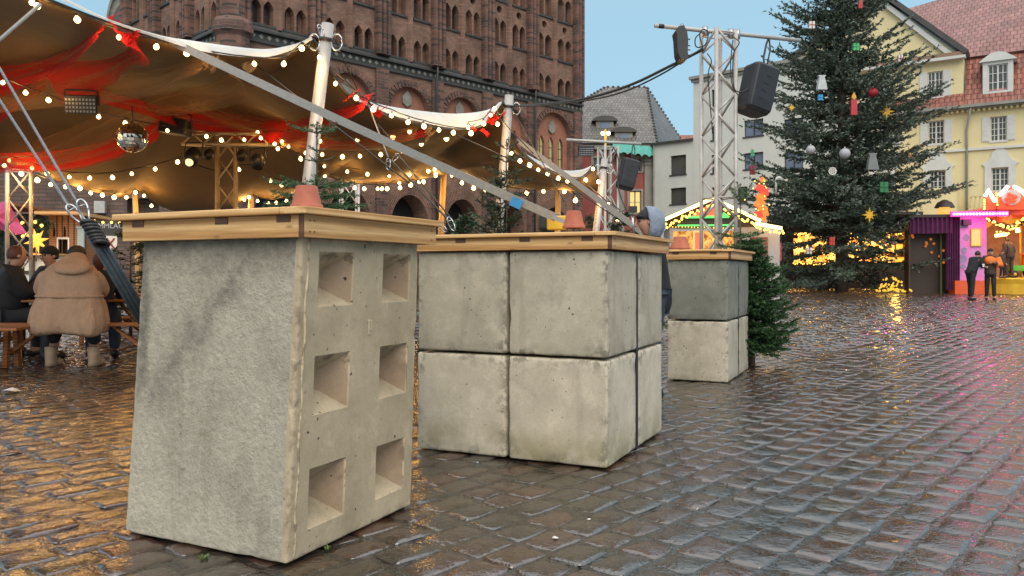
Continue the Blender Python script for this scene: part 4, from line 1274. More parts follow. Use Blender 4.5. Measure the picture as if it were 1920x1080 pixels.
def resample(pts, n):
    P = catmull(pts, 12)
    L = [0]
    for a, b_ in zip(P[:-1], P[1:]): L.append(L[-1] + (b_ - a).length)
    out = []; j = 0
    for i in range(n + 1):
        s = L[-1] * i / n
        while j < len(L) - 2 and L[j + 1] < s: j += 1
        t = (s - L[j]) / max(1e-9, L[j + 1] - L[j])
        out.append(P[j].lerp(P[j + 1], min(1, max(0, t))))
    return out
def seg_curve(segs, n):
    """several smooth sections that meet in peaks; returns n samples for each"""
    out = []
    for s, k in zip(segs, n):
        r = resample([U(*p) for p in s], k)
        out += r if not out else r[1:]
    return out
front = [
    [(-520, -420, 3.9), (-247, -330, 4.15)],
    [(-247, -330, 4.15), (-120, -90, 4.7), (80, -4, 5.3), (200, 42, 5.7), (330, 80, 6.1), (430, 97, 6.45), (500, 104, 6.75), (560, 92, 7.0), (588, 74, 7.12)],
    [(588, 74, 7.12), (630, 150, 7.45), (670, 192, 7.75), (740, 222, 8.3), (800, 237, 8.7), (860, 243, 9.1), (900, 236, 9.5), (925, 212, 9.75), (944, 192, 9.95)],
    [(944, 192, 9.95), (962, 262, 10.3), (985, 290, 10.7), (1020, 316, 11.2), (1060, 330, 11.8), (1095, 331, 12.4), (1118, 312, 12.85)],
]
back = [
    [(-500, 250, 9.5), (-200, 285, 10.2)],
    [(-200, 285, 10.2), (-80, 292, 10.6), (10, 304, 11.0), (60, 318, 11.5), (110, 340, 12.3), (160, 355, 13.2), (205, 367, 14.2), (232, 373, 15.0), (250, 361, 15.5), (262, 359, 15.6), (275, 368, 15.8), (300, 386, 16.2), (335, 400, 16.6)],
    [(335, 400, 16.6), (400, 402, 16.9), (430, 398, 16.9), (455, 378, 16.4), (470, 368, 16.0), (500, 374, 16.0), (535, 374, 15.9), (560, 362, 15.6), (590, 338, 15.3), (606, 328, 15.1), (640, 340, 15.0), (700, 345, 15.0), (740, 344, 14.8)],
    [(740, 344, 14.8), (790, 338, 14.5), (815, 322, 14.2), (832, 316, 14.1), (850, 330, 14.1), (900, 341, 14.2), (950, 350, 14.2), (1000, 354, 14.2), (1047, 352, 14.0), (1090, 358, 13.6), (1135, 356, 13.2)],
]
NN = [6, 34, 30, 22]
FC = seg_curve(front, NN); BC = seg_curve(back, NN)
NV = 26
def canopy_point(i, v):
    a, b_ = FC[i], BC[i]
    p = a.lerp(b_, v)
    s = i / (len(FC) - 1)
    # gentle sag between the poles and a rise at the mast
    p.z += 0.10 * math.sin(math.pi * v) * math.sin(s * 9.0) + (0.60 * min(1, max(-.15, (.70 - s) / .22)) - .10) * math.sin(math.pi * v) ** 1.2
    p.z += 0.55 * math.exp(-((v - .55) / .22) ** 2 - ((s - .50) / .16) ** 2)
    p.z += 0.03 * noise.noise(Vector((s * 14, v * 7, 0)))
    return p
mb = MB(); nI = len(FC)
V = [canopy_point(i, j / NV) for i in range(nI) for j in range(NV + 1)]
mb.add(V, [(i * (NV + 1) + j, (i + 1) * (NV + 1) + j, (i + 1) * (NV + 1) + j + 1, i * (NV + 1) + j + 1) for i in range(nI - 1) for j in range(NV)], 0, True)
tent = thing('stretch_tent', 'big tan stretch tent with red and cream sheer cloths slung under its roof', 'tent', U(560, 720, 9))
from mathutils.bvhtree import BVHTree
CBVH = BVHTree.FromPolygons([Vector(v) for v in mb.v], mb.f)
def roof_d(px, py, default):
    """distance at which the tent roof is met when looking through px,py"""
    o = Vector((0, 0, H)); d = (U(px, py, 1.0) - o)
    hit = CBVH.ray_cast(o, d.normalized())
    return hit[0].y if hit[0] is not None else default
def under(px, py, d, gap=0.12, slack=3.0):
    """the same pixel, but hung a little below the roof"""
    r = roof_d(px, py, d)
    return (px, py, r - gap if abs(r - gap - d) < slack or r - gap < d else d)
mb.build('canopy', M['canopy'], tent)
# white turned-up hem along the front edge
def hem(upper, lower, n=26):
    A = resample([U(*p) for p in upper], n); B = resample([U(*p) for p in lower], n)
    mb = MB(); V = []
    for a, b_ in zip(A, B):
        m_ = a.lerp(b_, .5) + Vector((.0, -.05, 0))
        V += [a, m_, b_]
    mb.add(V, [(3 * i + k, 3 * i + 3 + k, 3 * i + 4 + k, 3 * i + 1 + k) for i in range(n) for k in range(2)], 0, True)
    return mb.build('hem', M['canopy_top'], tent)
hem([(60, -30, 5.3), (120, -4, 5.45), (205, 36, 5.75), (300, 66, 6.0), (360, 76, 6.2), (430, 86, 6.45), (500, 92, 6.75), (555, 82, 7.0), (586, 70, 7.1)],
    [(60, -16, 5.25), (120, 2, 5.4), (205, 41, 5.7), (300, 73, 5.95), (360, 92, 6.1), (430, 104, 6.35), (500, 107, 6.65), (555, 91, 6.95), (586, 74, 7.05)])
hem([(672, 186, 7.8), (740, 201, 8.3), (800, 209, 8.8), (850, 213, 9.2), (895, 210, 9.55), (922, 203, 9.75), (940, 190, 9.92)],
    [(672, 190, 7.7), (740, 217, 8.2), (800, 231, 8.65), (850, 240, 9.05), (890, 238, 9.35), (920, 221, 9.65), (940, 195, 9.85)])
hem([(985, 288, 10.8), (1020, 306, 11.3), (1055, 319, 11.8), (1090, 318, 12.4), (1112, 309, 12.8)],
    [(985, 291, 10.7), (1020, 315, 11.2), (1055, 331, 11.7), (1085, 334, 12.2), (1110, 313, 12.7)])
# dark edge rope along hem
mb = MB(); mb.tube(catmull([U(*p) for p in front[1][2:]], 6), .014, 6); mb.build('edge_rope', M['blackcord'], tent)
mb = MB(); mb.tube(catmull([U(*p) for p in front[2]], 6), .014, 6); mb.build('edge_rope', M['blackcord'], tent)
mb = MB(); mb.tube(catmull([U(*p) for p in front[3]], 6), .014, 6); mb.build('edge_rope', M['blackcord'], tent)

# sheer swags below the roof
def swag(cps, widths, m, label, n=60, lift=0.0):
    """cps: pixel points with distance; widths in metres across; hangs as its own cloth"""
    ksc = sum(under(*p, gap=.20, slack=9)[2] / p[2] for p in cps) / len(cps)
    widths = [w * ksc * 1.4 for w in widths]
    P = resample([U(*under(*p, gap=.20, slack=9)) for p in cps], n)
    for i, p in enumerate(P):
        q = U(0, 0, 1); px = 960 + (p.x / p.y) * F; py = HOR - (p.z - H) / p.y * F
        P[i] = U(*under(px, py, p.y, gap=.22, slack=9))
    P = [sum((P[max(0, min(n, i + k))] for k in range(-3, 4)), Vector()) / 7 for i in range(n + 1)]
    mb = MB(); V = []; K = 10
    for i, p in enumerate(P):
        t = i / n
        w = np.interp(t, np.linspace(0, 1, len(widths)), widths)
        a = P[min(i + 1, n)] - P[max(i - 1, 0)]
        side = Vector((0, 0, 1)).cross(a).normalized()
        side = (side * .55 + Vector((0, 0, .85))).normalized()
        for k in range(K + 1):
            s = k / K - .5
            V.append(p + side * (w * s) + Vector((0, -.12 * w * (1 - (2 * s) ** 2) + .025 * math.sin(k * 2.4 + t * 4), lift)))
    mb.add(V, [(i * (K + 1) + k, (i + 1) * (K + 1) + k, (i + 1) * (K + 1) + k + 1, i * (K + 1) + k + 1) for i in range(n) for k in range(K)], 0, True)
    o = mb.build('swag_cloth', m, None)
    uv = o.data.uv_layers.new(name='UVMap')
    for lp in o.data.loops:
        vi = lp.vertex_index; uv.data[lp.index].uv = ((vi % (K + 1)) / K, (vi // (K + 1)) / n * 10)
    tag(o, label, 'cloth swag', 'sheer cloths slung under the tent roof')
    return o
swag([(-60, 140, 6.4), (30, 140, 6.3), (110, 112, 6.0), (170, 78, 5.7), (203, 50, 5.5)], [.45, .30, .30, .26, .30, .18], M['red_sheer'], 'bright red sheer cloth gathered at the front edge top left of the tent')
swag([(203, 50, 5.5), (235, 62, 5.6), (258, 82, 5.8), (240, 105, 6.2), (190, 125, 6.8), (90, 140, 7.4)], [.16, .20, .10, .14, .3, .6], M['red_sheer'], 'thin red sheer cloth curling back below the first bulbs at the left')
swag([(-80, 150, 7.2), (60, 148, 7.0), (200, 150, 6.8), (300, 138, 6.6), (370, 112, 6.3), (405, 108, 6.2)], [.7, .5, .42, .36, .34, .22], M['tan_sheer'], 'cream sheer cloth sagging from the front edge to the left corner of the tent')
swag([(405, 108, 6.2), (440, 130, 6.7), (400, 158, 7.5), (300, 185, 8.4), (220, 215, 9.4), (150, 252, 10.2), (60, 290, 11)], [.2, .3, .35, .38, .36, .36, .4], M['tan_sheer'], 'cream sheer cloth crossing diagonally down towards the left truss')
swag([(150, 168, 8.2), (240, 185, 8.5), (330, 208, 8.9), (430, 226, 9.3), (520, 232, 9.4), (600, 222, 9.0), (680, 198, 8.4), (700, 186, 8.0)], [.20, .32, .44, .48, .44, .40, .30, .14], M['red_sheer'], 'wide red sheer cloth sagging across the middle of the tent')
swag([(-40, 300, 10.6), (50, 298, 10.4), (130, 292, 10.3), (210, 272, 9.8), (280, 240, 9.2), (340, 205, 8.6)], [.25, .26, .30, .34, .30, .2], M['red_sheer'], 'dark red sheer cloth running from the left corner up past the mirror ball')
swag([(-40, 230, 8.6), (0, 215, 8.4), (50, 178, 8.0), (100, 150, 7.4)], [.4, .3, .3, .2], M['red_sheer'], 'short red sheer cloth at the left frame edge')
swag([(340, 178, 7.6), (420, 205, 8.2), (500, 232, 9.0), (600, 252, 9.6), (720, 252, 9.6), (800, 236, 9.2)], [.3, .4, .40, .40, .34, .2], M['tan_sheer'], 'cream sheer cloth hanging below the wide red one')
swag([(480, 262, 9.9), (560, 264, 9.9), (660, 266, 9.8), (740, 258, 9.6), (810, 246, 9.3)], [.14, .18, .18, .16, .10], M['red_sheer'], 'narrow red sheer band behind the first tent pole')
# gathered ends
def frill(px, py, d, m, label, n=5, s=.12):
    s *= .7
    rr = random.Random(int(px))
    mb = MB()
    for k in range(max(2, n - 2)):
        c = U(px + rr.uniform(-9, 9), py + rr.uniform(-5, 8), d)
        V = []
        a0 = rr.uniform(0, 6)
        for i in range(9):
            t = i / 8
            V.append(c + Vector((math.cos(a0 + t * 3) * s * .5, rr.uniform(-.03, .03), -t * s)))
            V.append(c + Vector((math.cos(a0 + t * 3) * s * .5 + s * .5, rr.uniform(-.03, .03), -t * s + s * .3)))
        mb.add(V, [(2 * i, 2 * i + 1, 2 * i + 3, 2 * i + 2) for i in range(8)], 0, True)
    o = mb.build('cloth_knot', m)
    uv = o.data.uv_layers.new(name='UVMap')
    tag(o, label, 'cloth knot', 'gathered cloth ends on the tent edge')
frill(237, 62, 5.6, M['red_sheer'], 'red gathered cloth end at the second bulb of the front edge')
frill(390, 112, 6.2, M['tan_sheer'], 'cream gathered cloth end left of the first pole', 6, .13)
frill(455, 115, 6.4, M['tan_sheer'], 'cream gathered cloth end just left of the hooks', 4, .11)
frill(655, 172, 7.6, M['red_sheer'], 'red gathered cloth end right of the first pole', 4, .11)
frill(705, 205, 7.9, M['red_sheer'], 'red gathered cloth end at the rope hook between the poles', 5, .13)
frill(797, 242, 8.6, M['tan_sheer'], 'cream gathered cloth end in the middle between the poles', 5, .14)
frill(925, 215, 9.6, M['red_sheer'], 'red gathered cloth end just left of the second pole', 6, .14)
frill(897, 238, 9.3, M['red_sheer'], 'red gathered cloth end under the white hem by the second pole', 4, .12)

# ------------------------------------------------------------------ poles
def pole(top, bot, d, r, label, grp, m='alu', cap=True, dtop=None):
    a = U(top[0], top[1], dtop or d)
    b_ = U(bot[0], bot[1], d)
    dr = (b_ - a).normalized()
    g = a + dr * ((a.z - gz(d)) / -dr.z)
    t = thing('tent_pole', label, 'tent pole', g, group=grp)
    MB().tube([g, a], r, 20).build('pole_tube', M[m], t)
    if cap:
        MB().tube([a + dr * .16, a + dr * .13], r * 1.18, 16).build('collar', M['black'], t)
        mb = MB()
        for s in (-1, 1):
            c = a + dr * .15 + Vector((s * (r + .045), -.02, 0))
            mb.tube([c + Vector((.05 * math.cos(k * .63), 0, .075 * math.sin(k * .63) - .02)) for k in range(11)], .008, 6)
        mb.build('shackle', M['steel'], t)
    MB().tube([g + Vector((0, 0, -.005)), g + Vector((0, 0, .012))], .12, 16).build('base_plate', M['steel'], t)
    return t
pole((615, 45), (578, 345), 7.1, .055, 'nearest leaning silver tent pole rising behind the first counter', 'front tent poles')
pole((955, 179), (941, 350), 10.0, .055, 'second leaning silver tent pole with the black cable tied to its top', 'front tent poles')
pole((1134, 298), (1119, 420), 12.9, .055, 'third leaning tent pole in front of the small truss tower', 'front tent poles')
M['pole_warm'] = pm('pale_wood_pole', (0.62, 0.44, 0.22), (0.5, 0.34, 0.16), 6, 0.6)
for (tp, bt, d, lb) in (((253, 361), (256, 440), 15.5, 'pale tent prop standing behind the stall on the left'),
                        ((471, 369), (470, 400), 16.0, 'pale tent prop right of the big lighting mast'),
                        ((574, 345), (570, 400), 15.2, 'pale tent prop behind the nearest spruce twigs'),
                        ((833, 318), (828, 410), 14.1, 'pale tent prop between the two church portals'),
                        ((1047, 354), (1046, 410), 14.0, 'pale tent prop behind the strap with blue tape')):
    pole(tp, bt, d, .05, lb, 'rear tent props', 'pole_warm', False)

# ------------------------------------------------------------------ truss towers
def truss(base, h, w, rot, label, name='truss_tower', z0=None, m='alu', pitch=None, rc=.024, pattern='x'):
    t = thing(name, label, 'truss tower', base, rot, 'aluminium truss towers')
    hw = w / 2
    cs = [(-hw, -hw), (hw, -hw), (hw, hw), (-hw, hw)]
    for x, y in cs:
        MB().tube([(x, y, 0), (x, y, h)], rc, 10).build('chord', M[m], t, local=True)
    pitch = pitch or w * 1.0
    n = max(2, int(h / pitch)); st = h / n
    for s in range(4):
        a, b_ = Vector((*cs[s], 0)), Vector((*cs[(s + 1) % 4], 0))
        mb = MB()
        for k in range(n):
            z0_, z1_ = k * st, (k + 1) * st
            p, q = (a, b_) if (k + s) % 2 == 0 else (b_, a)
            mb.tube([p + Vector((0, 0, z0_)), q + Vector((0, 0, z1_))], rc * .58, 6)
        for zz in [h - .03, h * .5, .03] + ([h * .25] if s % 2 else []):
            mb.tube([a + Vector((0, 0, zz)), b_ + Vector((0, 0, zz))], rc * .42, 6)
        mb.build('lattice', M[m], t, local=True)
    MB().box((-w * .8, -w * .8, -.002), (w * .8, w * .8, .012)).build('foot_plate', M['steel'], t, local=True)
    return t
def ground_at(px, d, py=400):
    p = U(px, py, d); p.z = gz(d); return p
# tall tower
bt_ = ground_at(1347, 9.3)
zt9 = U(1347, 60, 9.3).z
tt_ = truss(bt_, zt9, .275, RAD(24), 'tall truss tower carrying a cross bar beside the christmas tree', pitch=.24)
bl, br2 = U(1228, 48, 9.0), U(1500, 76, 9.6)
bar = thing('cross_bar', 'long tube clamped across the top of the tall truss tower', 'scaffold tube', bl)
MB().tube([bl, br2], .024, 12).build('tube', M['alu'], bar)
for px in (1318, 1366, 1378):
    c = bl.lerp(br2, (px - 1228) / 272)
    MB().tube([c + Vector((0, .0, -.06)), c + Vector((0, 0, .05))], .035, 8).build('clamp', M['steel'], bar)
MB().tube([bl + (br2 - bl) * .02, bl + (br2 - bl) * .055], .0255, 10).build('tape', M['black'], bar)
def lerp_bar(px): return bl.lerp(br2, (px - 1228) / 272)
# spotlight seen edge-on
t = thing('flood_light', 'black flood light hanging edge on from the left end of the cross bar', 'stage light', lerp_bar(1275))
out = [(1264, 61), (1268, 60), (1269, 54), (1279, 52), (1285, 64), (1287, 80), (1286, 100), (1287, 112), (1279, 117), (1272, 113), (1268, 103), (1266, 72)]
P = [U(x, y, 9.05) for x, y in out]
mb = MB().add([p + Vector((0, -.10, 0)) for p in P] + [p + Vector((0, .12, 0)) for p in P], [tuple(range(12)), tuple(range(23, 11, -1))] + [(i, (i + 1) % 12, 12 + (i + 1) % 12, 12 + i) for i in range(12)])
mb.build('lamp_body', M['black'], t)
mb = MB()
for yy in (72, 84, 92, 102): mb.tube([U(1285, yy, 9.0), U(1294, yy + 2, 8.98)], .007, 6)
mb.build('knob', M['black'], t)
MB().tube([lerp_bar(1276) + Vector((0, 0, .05)), lerp_bar(1276) - Vector((0, 0, .07))], .02, 8).build('clamp', M['steel'], t)
# speakers
def speaker(top, w, h, dp, d, tilt, yaw, label, hang, scale=1):
    c = U(top[0], top[1], d)
    t = thing('loudspeaker', label, 'loudspeaker', c, group='loudspeakers hanging from the truss bars')
    R_ = Matrix.Rotation(yaw, 4, 'Z') @ Matrix.Rotation(tilt, 4, 'Y')
    n = 8
    mb = MB(); V = []
    prof = [(-w / 2, -dp / 2 + .05), (-w / 2 + .03, -dp / 2), (w / 2 - .03, -dp / 2), (w / 2, -dp / 2 + .05), (w / 2, dp / 2 - .08), (w / 2 - .06, dp / 2), (-w / 2 + .06, dp / 2), (-w / 2, dp / 2 - .08)]
    rings = [(0.90, 0.0), (1, -.03), (1.0, -h * .75), (.97, -h * .92), (.80, -h)]
    for k, z in rings:
        for x, y in prof: V.append(R_ @ Vector((x * k, y * k, z)))
    fs = [tuple(range(7, -1, -1)), tuple(range(32, 40))] + [(i * 8 + j, i * 8 + (j + 1) % 8, (i + 1) * 8 + (j + 1) % 8, (i + 1) * 8 + j) for i in range(4) for j in range(8)]
    o = mb.add(V, fs).build('cabinet', M['black'], t, local=True); bevel(o, .012, 3)
    mb = MB()
    for i in range(4):
        p0 = R_ @ Vector((w * .05 - w * .04 * i, -dp / 2 - .002, -h * (.24 + .16 * i))); ax = R_ @ Vector((.03, 0, 0)) ; az = R_ @ Vector((0, 0, .010)); ay = R_ @ Vector((0, .003, 0))
        mb.obox(p0, ax, ay, az)
    mb.build('grip', M['blackcord'], t, local=True)
    p = R_ @ Vector((w * .12, 0, 0.0))
    hp = hang - c
    MB().tube([p, p.lerp(hp, .35) + Vector((-.03, 0, 0)), p.lerp(hp, .8) + Vector((-.02, 0, 0)), hp], .012, 6).tube([p + Vector((.02, 0, 0)), p.lerp(hp, .6) + Vector((.035, 0, 0)), hp], .010, 6).build('safety_sling', M['blackcord'], t, local=True)
    return t
speaker((1428, 127), .34, .56, .34, 9.25, RAD(14), RAD(18), 'larger black loudspeaker tilted on the bar of the tall truss', lerp_bar(1439))
# cables
def cable(pts, r, label, m='blackcord', n=8, name='cable', cat='cable', group=None):
    o = MB().tube(catmull([U(*p) for p in pts], n), r, 6).build(name, M[m])
    return tag(o, label, cat, group)
cable([(958, 196, 10.0), (1000, 197, 10), (1092, 186, 9.8), (1180, 160, 9.5), (1260, 122, 9.2), (1318, 93, 9.2)], .017, 'thick black cable sagging from the second pole to the tall truss')
cable([(960, 199, 9.95), (1040, 196, 9.9), (1150, 178, 9.6), (1235, 142, 9.3), (1318, 90, 9.15)], .010, 'thinner black cable running just below the thick one')
cable([(1376, 70, 9.2), (1386, 80, 9.15), (1376, 100, 9.15), (1374, 140, 9.15), (1378, 168, 9.1), (1392, 172, 9.1), (1404, 166, 9.1)], .007, 'black lead looping down the tall truss to the loudspeaker')
cable([(1374, 75, 9.1), (1370, 120, 9.1), (1373, 160, 9.1), (1384, 178, 9.1), (1398, 188, 9.1)], .006, 'second black lead beside the first on the tall truss')
cable([(1316, 60, 9.1), (1304, 72, 9.05), (1306, 88, 9.05), (1322, 84, 9.05), (1328, 62, 9.05), (1318, 55, 9.0), (1312, 66, 9.0), (1318, 90, 9.0)], .007, 'coil of black cable tied at the top left of the tall truss')
cable([(1326, 100, 9.1), (1334, 115, 9.1), (1328, 140, 9.15), (1332, 200, 9.2), (1336, 250, 9.2)], .006, 'grey lead inside the tall truss', 'black')
# second tower
b2 = ground_at(1140, 16.0)
z2 = U(1140, 275, 16.0).z - b2.z
truss(b2, z2, .29, RAD(22), 'smaller distant truss tower behind the third tent pole', pitch=.32)
c0, c1_ = U(1062, 262, 15.8), U(1202, 270, 16.2)
cb = thing('cross_bar', 'short tube across the top of the distant truss tower', 'scaffold tube', c0)
MB().tube([c0, c1_], .028, 10).build('tube', M['alu'], cb)
speaker((1183, 300), .34, .60, .34, 15.9, RAD(14), RAD(10), 'smaller black loudspeaker hanging from the distant truss bar', U(1188, 270, 16.1))
def led_flood(px, py, d, w, h, label, tilt=0.0, ring=True):
    c = U(px, py, d)
    t = thing('led_panel', label, 'stage light', c, group='led flood lights')
    mb = MB().box((-w / 2, -.05, -h / 2), (w / 2, .05, h / 2)); o = mb.build('lamp_body', M['black'], t, local=True); bevel(o, .01, 2)
    mb = MB()
    nx, nz = 9, 4
    for i in range(nx):
        for j in range(nz):
            mb.obox((-w * .42 + w * .84 * i / (nx - 1), -.053, -h * .36 + h * .62 * j / (nz - 1)), (w * .03, 0, 0), (0, .004, 0), (0, 0, h * .055))
    mb.build('led_grid', M['led_dim'], t, local=True)
    MB().tube([(-w * .5, 0, 0), (-w * .5, -.0, h * .75), (w * .5, 0, h * .75), (w * .5, 0, 0)], .012, 6).build('bracket', M['black'], t, local=True)
    t.rotation_euler = (RAD(12), 0, tilt)
    return t
M['led_dim'] = pm('clear_led_lens', (0.42, 0.44, 0.46), (0.25, 0.27, 0.3), 9, 0.2)
led_flood(1099, 283, 15.7, .30, .20, 'led panel hanging under the left end of the distant truss bar')
led_flood(154, 196, 8.6, .33, .20, 'led panel hanging inside the tent above the mirror ball', RAD(8))
cable([(1150, 275, 15.8), (1160, 300, 15.7), (1158, 340, 15.6), (1165, 372, 15.5), (1178, 400, 15.4)], .012, 'black cable hanging from the distant truss tower')
# left tower and small one in the middle
bL = ground_at(36, 11.5)
truss(bL, U(36, 316, 11.5).z - bL.z, .29, RAD(30), 'truss tower at the left edge of the tent behind the dark coated guest', pitch=.42)
b3 = ground_at(655, 16.5)
truss(b3, U(655, 345, 16.5).z - b3.z, .33, RAD(20), 'low truss tower behind the spruce twigs and the nearest pot', pitch=.42)
# lighting mast in the tent
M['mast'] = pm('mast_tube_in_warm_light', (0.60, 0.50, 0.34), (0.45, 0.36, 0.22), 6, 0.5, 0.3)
bm_ = ground_at(425, 12.5)
hm = U(425, 246, 12.5).z
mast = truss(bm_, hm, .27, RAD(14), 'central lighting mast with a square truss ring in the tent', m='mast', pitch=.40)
mast['label'] = 'golden lit lighting mast in the middle of the tent'
ring = thing('lighting_rig', 'horizontal truss ring carrying spotlights on the mast in the tent', 'lighting rig', U(425, 262, 12.5))
mb = MB()
for zz in (250, 270):
    p = [U(342, zz, 12.0), U(500, zz + 1, 12.3), U(520, zz + 3, 13.4), U(365, zz + 2, 13.4)]
    for i in range(4): mb.tube([p[i], p[(i + 1) % 4]], .026, 8)
mb.build('ring_tube', M['mast'], ring)
mb = MB()
for k in range(8):
    a, b_ = 342 + k * 20, 342 + (k + 1) * 20
    mb.tube([U(a, 250 if k % 2 else 270, 12.0), U(b_, 270 if k % 2 else 250, 12.05)], .014, 6)
mb.build('ring_lattice', M['mast'], ring)
def spot(px, py, d, s, label, aim=0.0, lens=True):
    s *= .78
    c = U(px, py, d)
    t = thing('spotlight', label, 'spotlight', c, group='spotlights on the lighting rig')
    mb = MB().tube([(0, .05 * s, .1 * s), (0, 0, 0), (0, -.06 * s, -.14 * s)], [.09 * s, .12 * s, .10 * s], 12); mb.build('lamp_body', M['black'], t, local=True)
    MB().tube([(-.13 * s, 0, 0), (-.13 * s, 0, .22 * s), (.13 * s, 0, .22 * s), (.13 * s, 0, 0)], .012 * s, 6).build('bracket', M['black'], t, local=True)
    if lens: MB().ball((0, -.075 * s, -.15 * s), .06 * s, 10, 6).build('lens', M['spot_lens'], t, local=True)
    t.rotation_euler = (RAD(-20), aim, 0)
M['spot_lens'] = em('lit_spot_lens', (1.0, .75, .35), 1.2, (.4, .3, .15))
spot(361, 292, 11.8, 1.25, 'moving head spotlight at the left end of the rig')
spot(392, 288, 12.0, .75, 'small black spotlight left of the mast', .1, False)
spot(453, 290, 12.0, .8, 'small black spotlight right of the mast', -.1, False)
spot(484, 300, 12.0, 1.15, 'black spotlight with barn doors at the right end of the rig', -.2, False)
t = thing('loudspeaker', 'black box loudspeaker fixed under the tent roof above the rig', 'loudspeaker', U(330, 238, 11.6))
o = MB().box((-.19, -.14, -.11), (.19, .14, .11)).build('cabinet', M['black'], t, local=True); bevel(o, .015, 2); t.rotation_euler = (0, RAD(8), 0)
MB().tube([(-.2, 0, 0), (-.2, 0, .2), (.2, 0, .2), (.2, 0, 0)], .01, 6).build('bracket', M['black'], t, local=True)
# mirror ball
mbm, nt, b, _ = _mat('mirror_tiles')
b.inputs['Metallic'].default_value = 1.0; b.inputs['Roughness'].default_value = 0.08; b.inputs['Base Color'].default_value = (.8, .75, .65, 1)
c = U(248, 258, 8.9)
t = thing('mirror_ball', 'mirror ball hanging under the tent roof', 'mirror ball', c)
r = .165; mb = MB()
for i in range(13):
    a0, a1 = math.pi * i / 13, math.pi * (i + 1) / 13
    n = max(5, int(26 * math.sin((a0 + a1) / 2)))
    for k in range(n):
        t0, t1 = 2 * math.pi * k / n, 2 * math.pi * (k + .92) / n
        q = [Vector((math.sin(a) * math.cos(t_), math.sin(a) * math.sin(t_), math.cos(a))) * r for a, t_ in ((a0 + .012, t0), (a0 + .012, t1), (a1 - .012, t1), (a1 - .012, t0))]
        j = Vector((random.uniform(-1, 1), random.uniform(-1, 1), random.uniform(-1, 1))) * .0028
        mb.add([q[0] + j, q[1] - j, q[2] + j, q[3] - j], [(0, 1, 2, 3)])
mb.build('mirror_tiles', mbm, t, local=True)
MB().ball((0, 0, 0), r * .975, 20, 12).build('core', M['black'], t, local=True)
MB().tube([(0, 0, r), (0, 0, .35)], .006, 6).build('chain', M['blackcord'], t, local=True)

# ------------------------------------------------------------------ ropes and straps
def strap(p0, p1, w, label, m, sag=0.0, twist=0.0, n=24, name='webbing_strap'):
    a, b_ = U(*p0), U(*p1)
    mb = MB(); V = []
    d = (b_ - a).normalized()
    for i in range(n + 1):
        t = i / n; p = a.lerp(b_, t) - Vector((0, 0, sag * 4 * t * (1 - t)))
        ang = twist * t
        side = Vector((0, 0, 1)) * math.cos(ang) + Vector((0.6, -.8, 0)) * math.sin(ang)
        side = (side - d * side.dot(d)).normalized(); nn = d.cross(side)
        for s in (-1, 1):
            for q in (-1, 1): V.append(p + side * (w / 2 * s) + nn * (.0015 * q))
    fs = []
    for i in range(n):
        k = 4 * i
        fs += [(k, k + 4, k + 6, k + 2), (k + 1, k + 3, k + 7, k + 5), (k, k + 1, k + 5, k + 4), (k + 2, k + 6, k + 7, k + 3)]
    mb.add(V, fs, 0, False)
    return tag(mb.build(name, m), label, 'strap')
M['grey_web'] = pm('grey_webbing', (0.33, 0.33, 0.32), (0.25, 0.25, 0.245), 40, 0.75, bstr=.3, bscale=200)
M['blue_web'] = pm('slate_blue_webbing', (0.10, 0.13, 0.16), (0.06, 0.08, 0.10), 30, 0.75, bstr=.3, bscale=160, stretch=(1, 1, 1))
M['blue_tape'] = pm('blue_tape', (0.02, 0.22, 0.50), (0.02, 0.18, 0.42), 20, 0.5)
strap((318, 76, 6.1), (1042, 408, 5.6), .060, 'long grey webbing strap stretched from tent edge to middle counter', M['grey_web'], twist=.55, sag=.012)
strap((958, 376, 5.63), (978, 385, 5.62), .066, 'blue tape wrapped round the long grey strap', M['blue_tape'], n=2, name='blue_tape')
strap((1036, 406, 5.6), (1058, 416, 5.55), .03, 'tapered end of the grey strap at the second pot', M['grey_web'], n=4)
strap((970, 262, 10.2), (1240, 462, 8.9), .07, 'grey webbing strap from the second pole down past the hooded person', M['grey_web'], twist=.3)
def rope(p0, p1, r, label, sag=0.0, m='blackcord'):
    a, b_ = U(*p0), U(*p1)
    P = [a.lerp(b_, i / 12) - Vector((0, 0, sag * 4 * (i / 12) * (1 - i / 12))) for i in range(13)]
    return tag(MB().tube(P, r, 6).build('rope', M[m]), label, 'rope')
M['wire'] = pm('grey_wire_rope', (0.22, 0.22, 0.23), (0.12, 0.12, 0.13), 60, 0.45, .4)
rope((-20, 158, 4.3), (131, 390, 3.65), .0075, 'left one of two wire ropes coming down to the carabiners', m='wire')
rope((-40, 60, 4.5), (146, 382, 3.6), .0075, 'right one of two wire ropes coming down to the carabiners', m='wire')
rope((76, 8, 5.2), (-30, 100, 4.9), .012, 'pale tent rope at the top left corner', m='grey_web')
rope((480, 122, 6.8), (770, 345, 6.4), .006, 'thin rope from the tent edge crossing behind the first pole')
rope((616, 48, 7.1), (680, 190, 7.9), .006, 'thin rope from the top of the first pole')
rope((600, 108, 7.1), (700, 200, 7.9), .010, 'dark rope along the tent edge right of the first pole')
rope((690, 195, 7.8), (728, 295, 6.9), .007, 'rope running down to the pair of hooks', m='wire')
rope((708, 232, 7.9), (745, 275, 7.4), .006, 'short rope above the hooks')
rope((735, 302, 6.9), (842, 414, 5.9), .007, 'rope running from the hooks to the middle block')
rope((748, 292, 6.9), (848, 412, 5.95), .006, 'second rope running from the hooks to the middle block')
rope((845, 248, 9.1), (1052, 342, 8.3), .007, 'rope stretched below the second tent section')
rope((930, 215, 9.7), (1000, 288, 9.3), .007, 'rope crossing behind the second pole')
rope((958, 200, 10), (1058, 378, 8.6), .006, 'rope from the top of the second pole to the small pot')
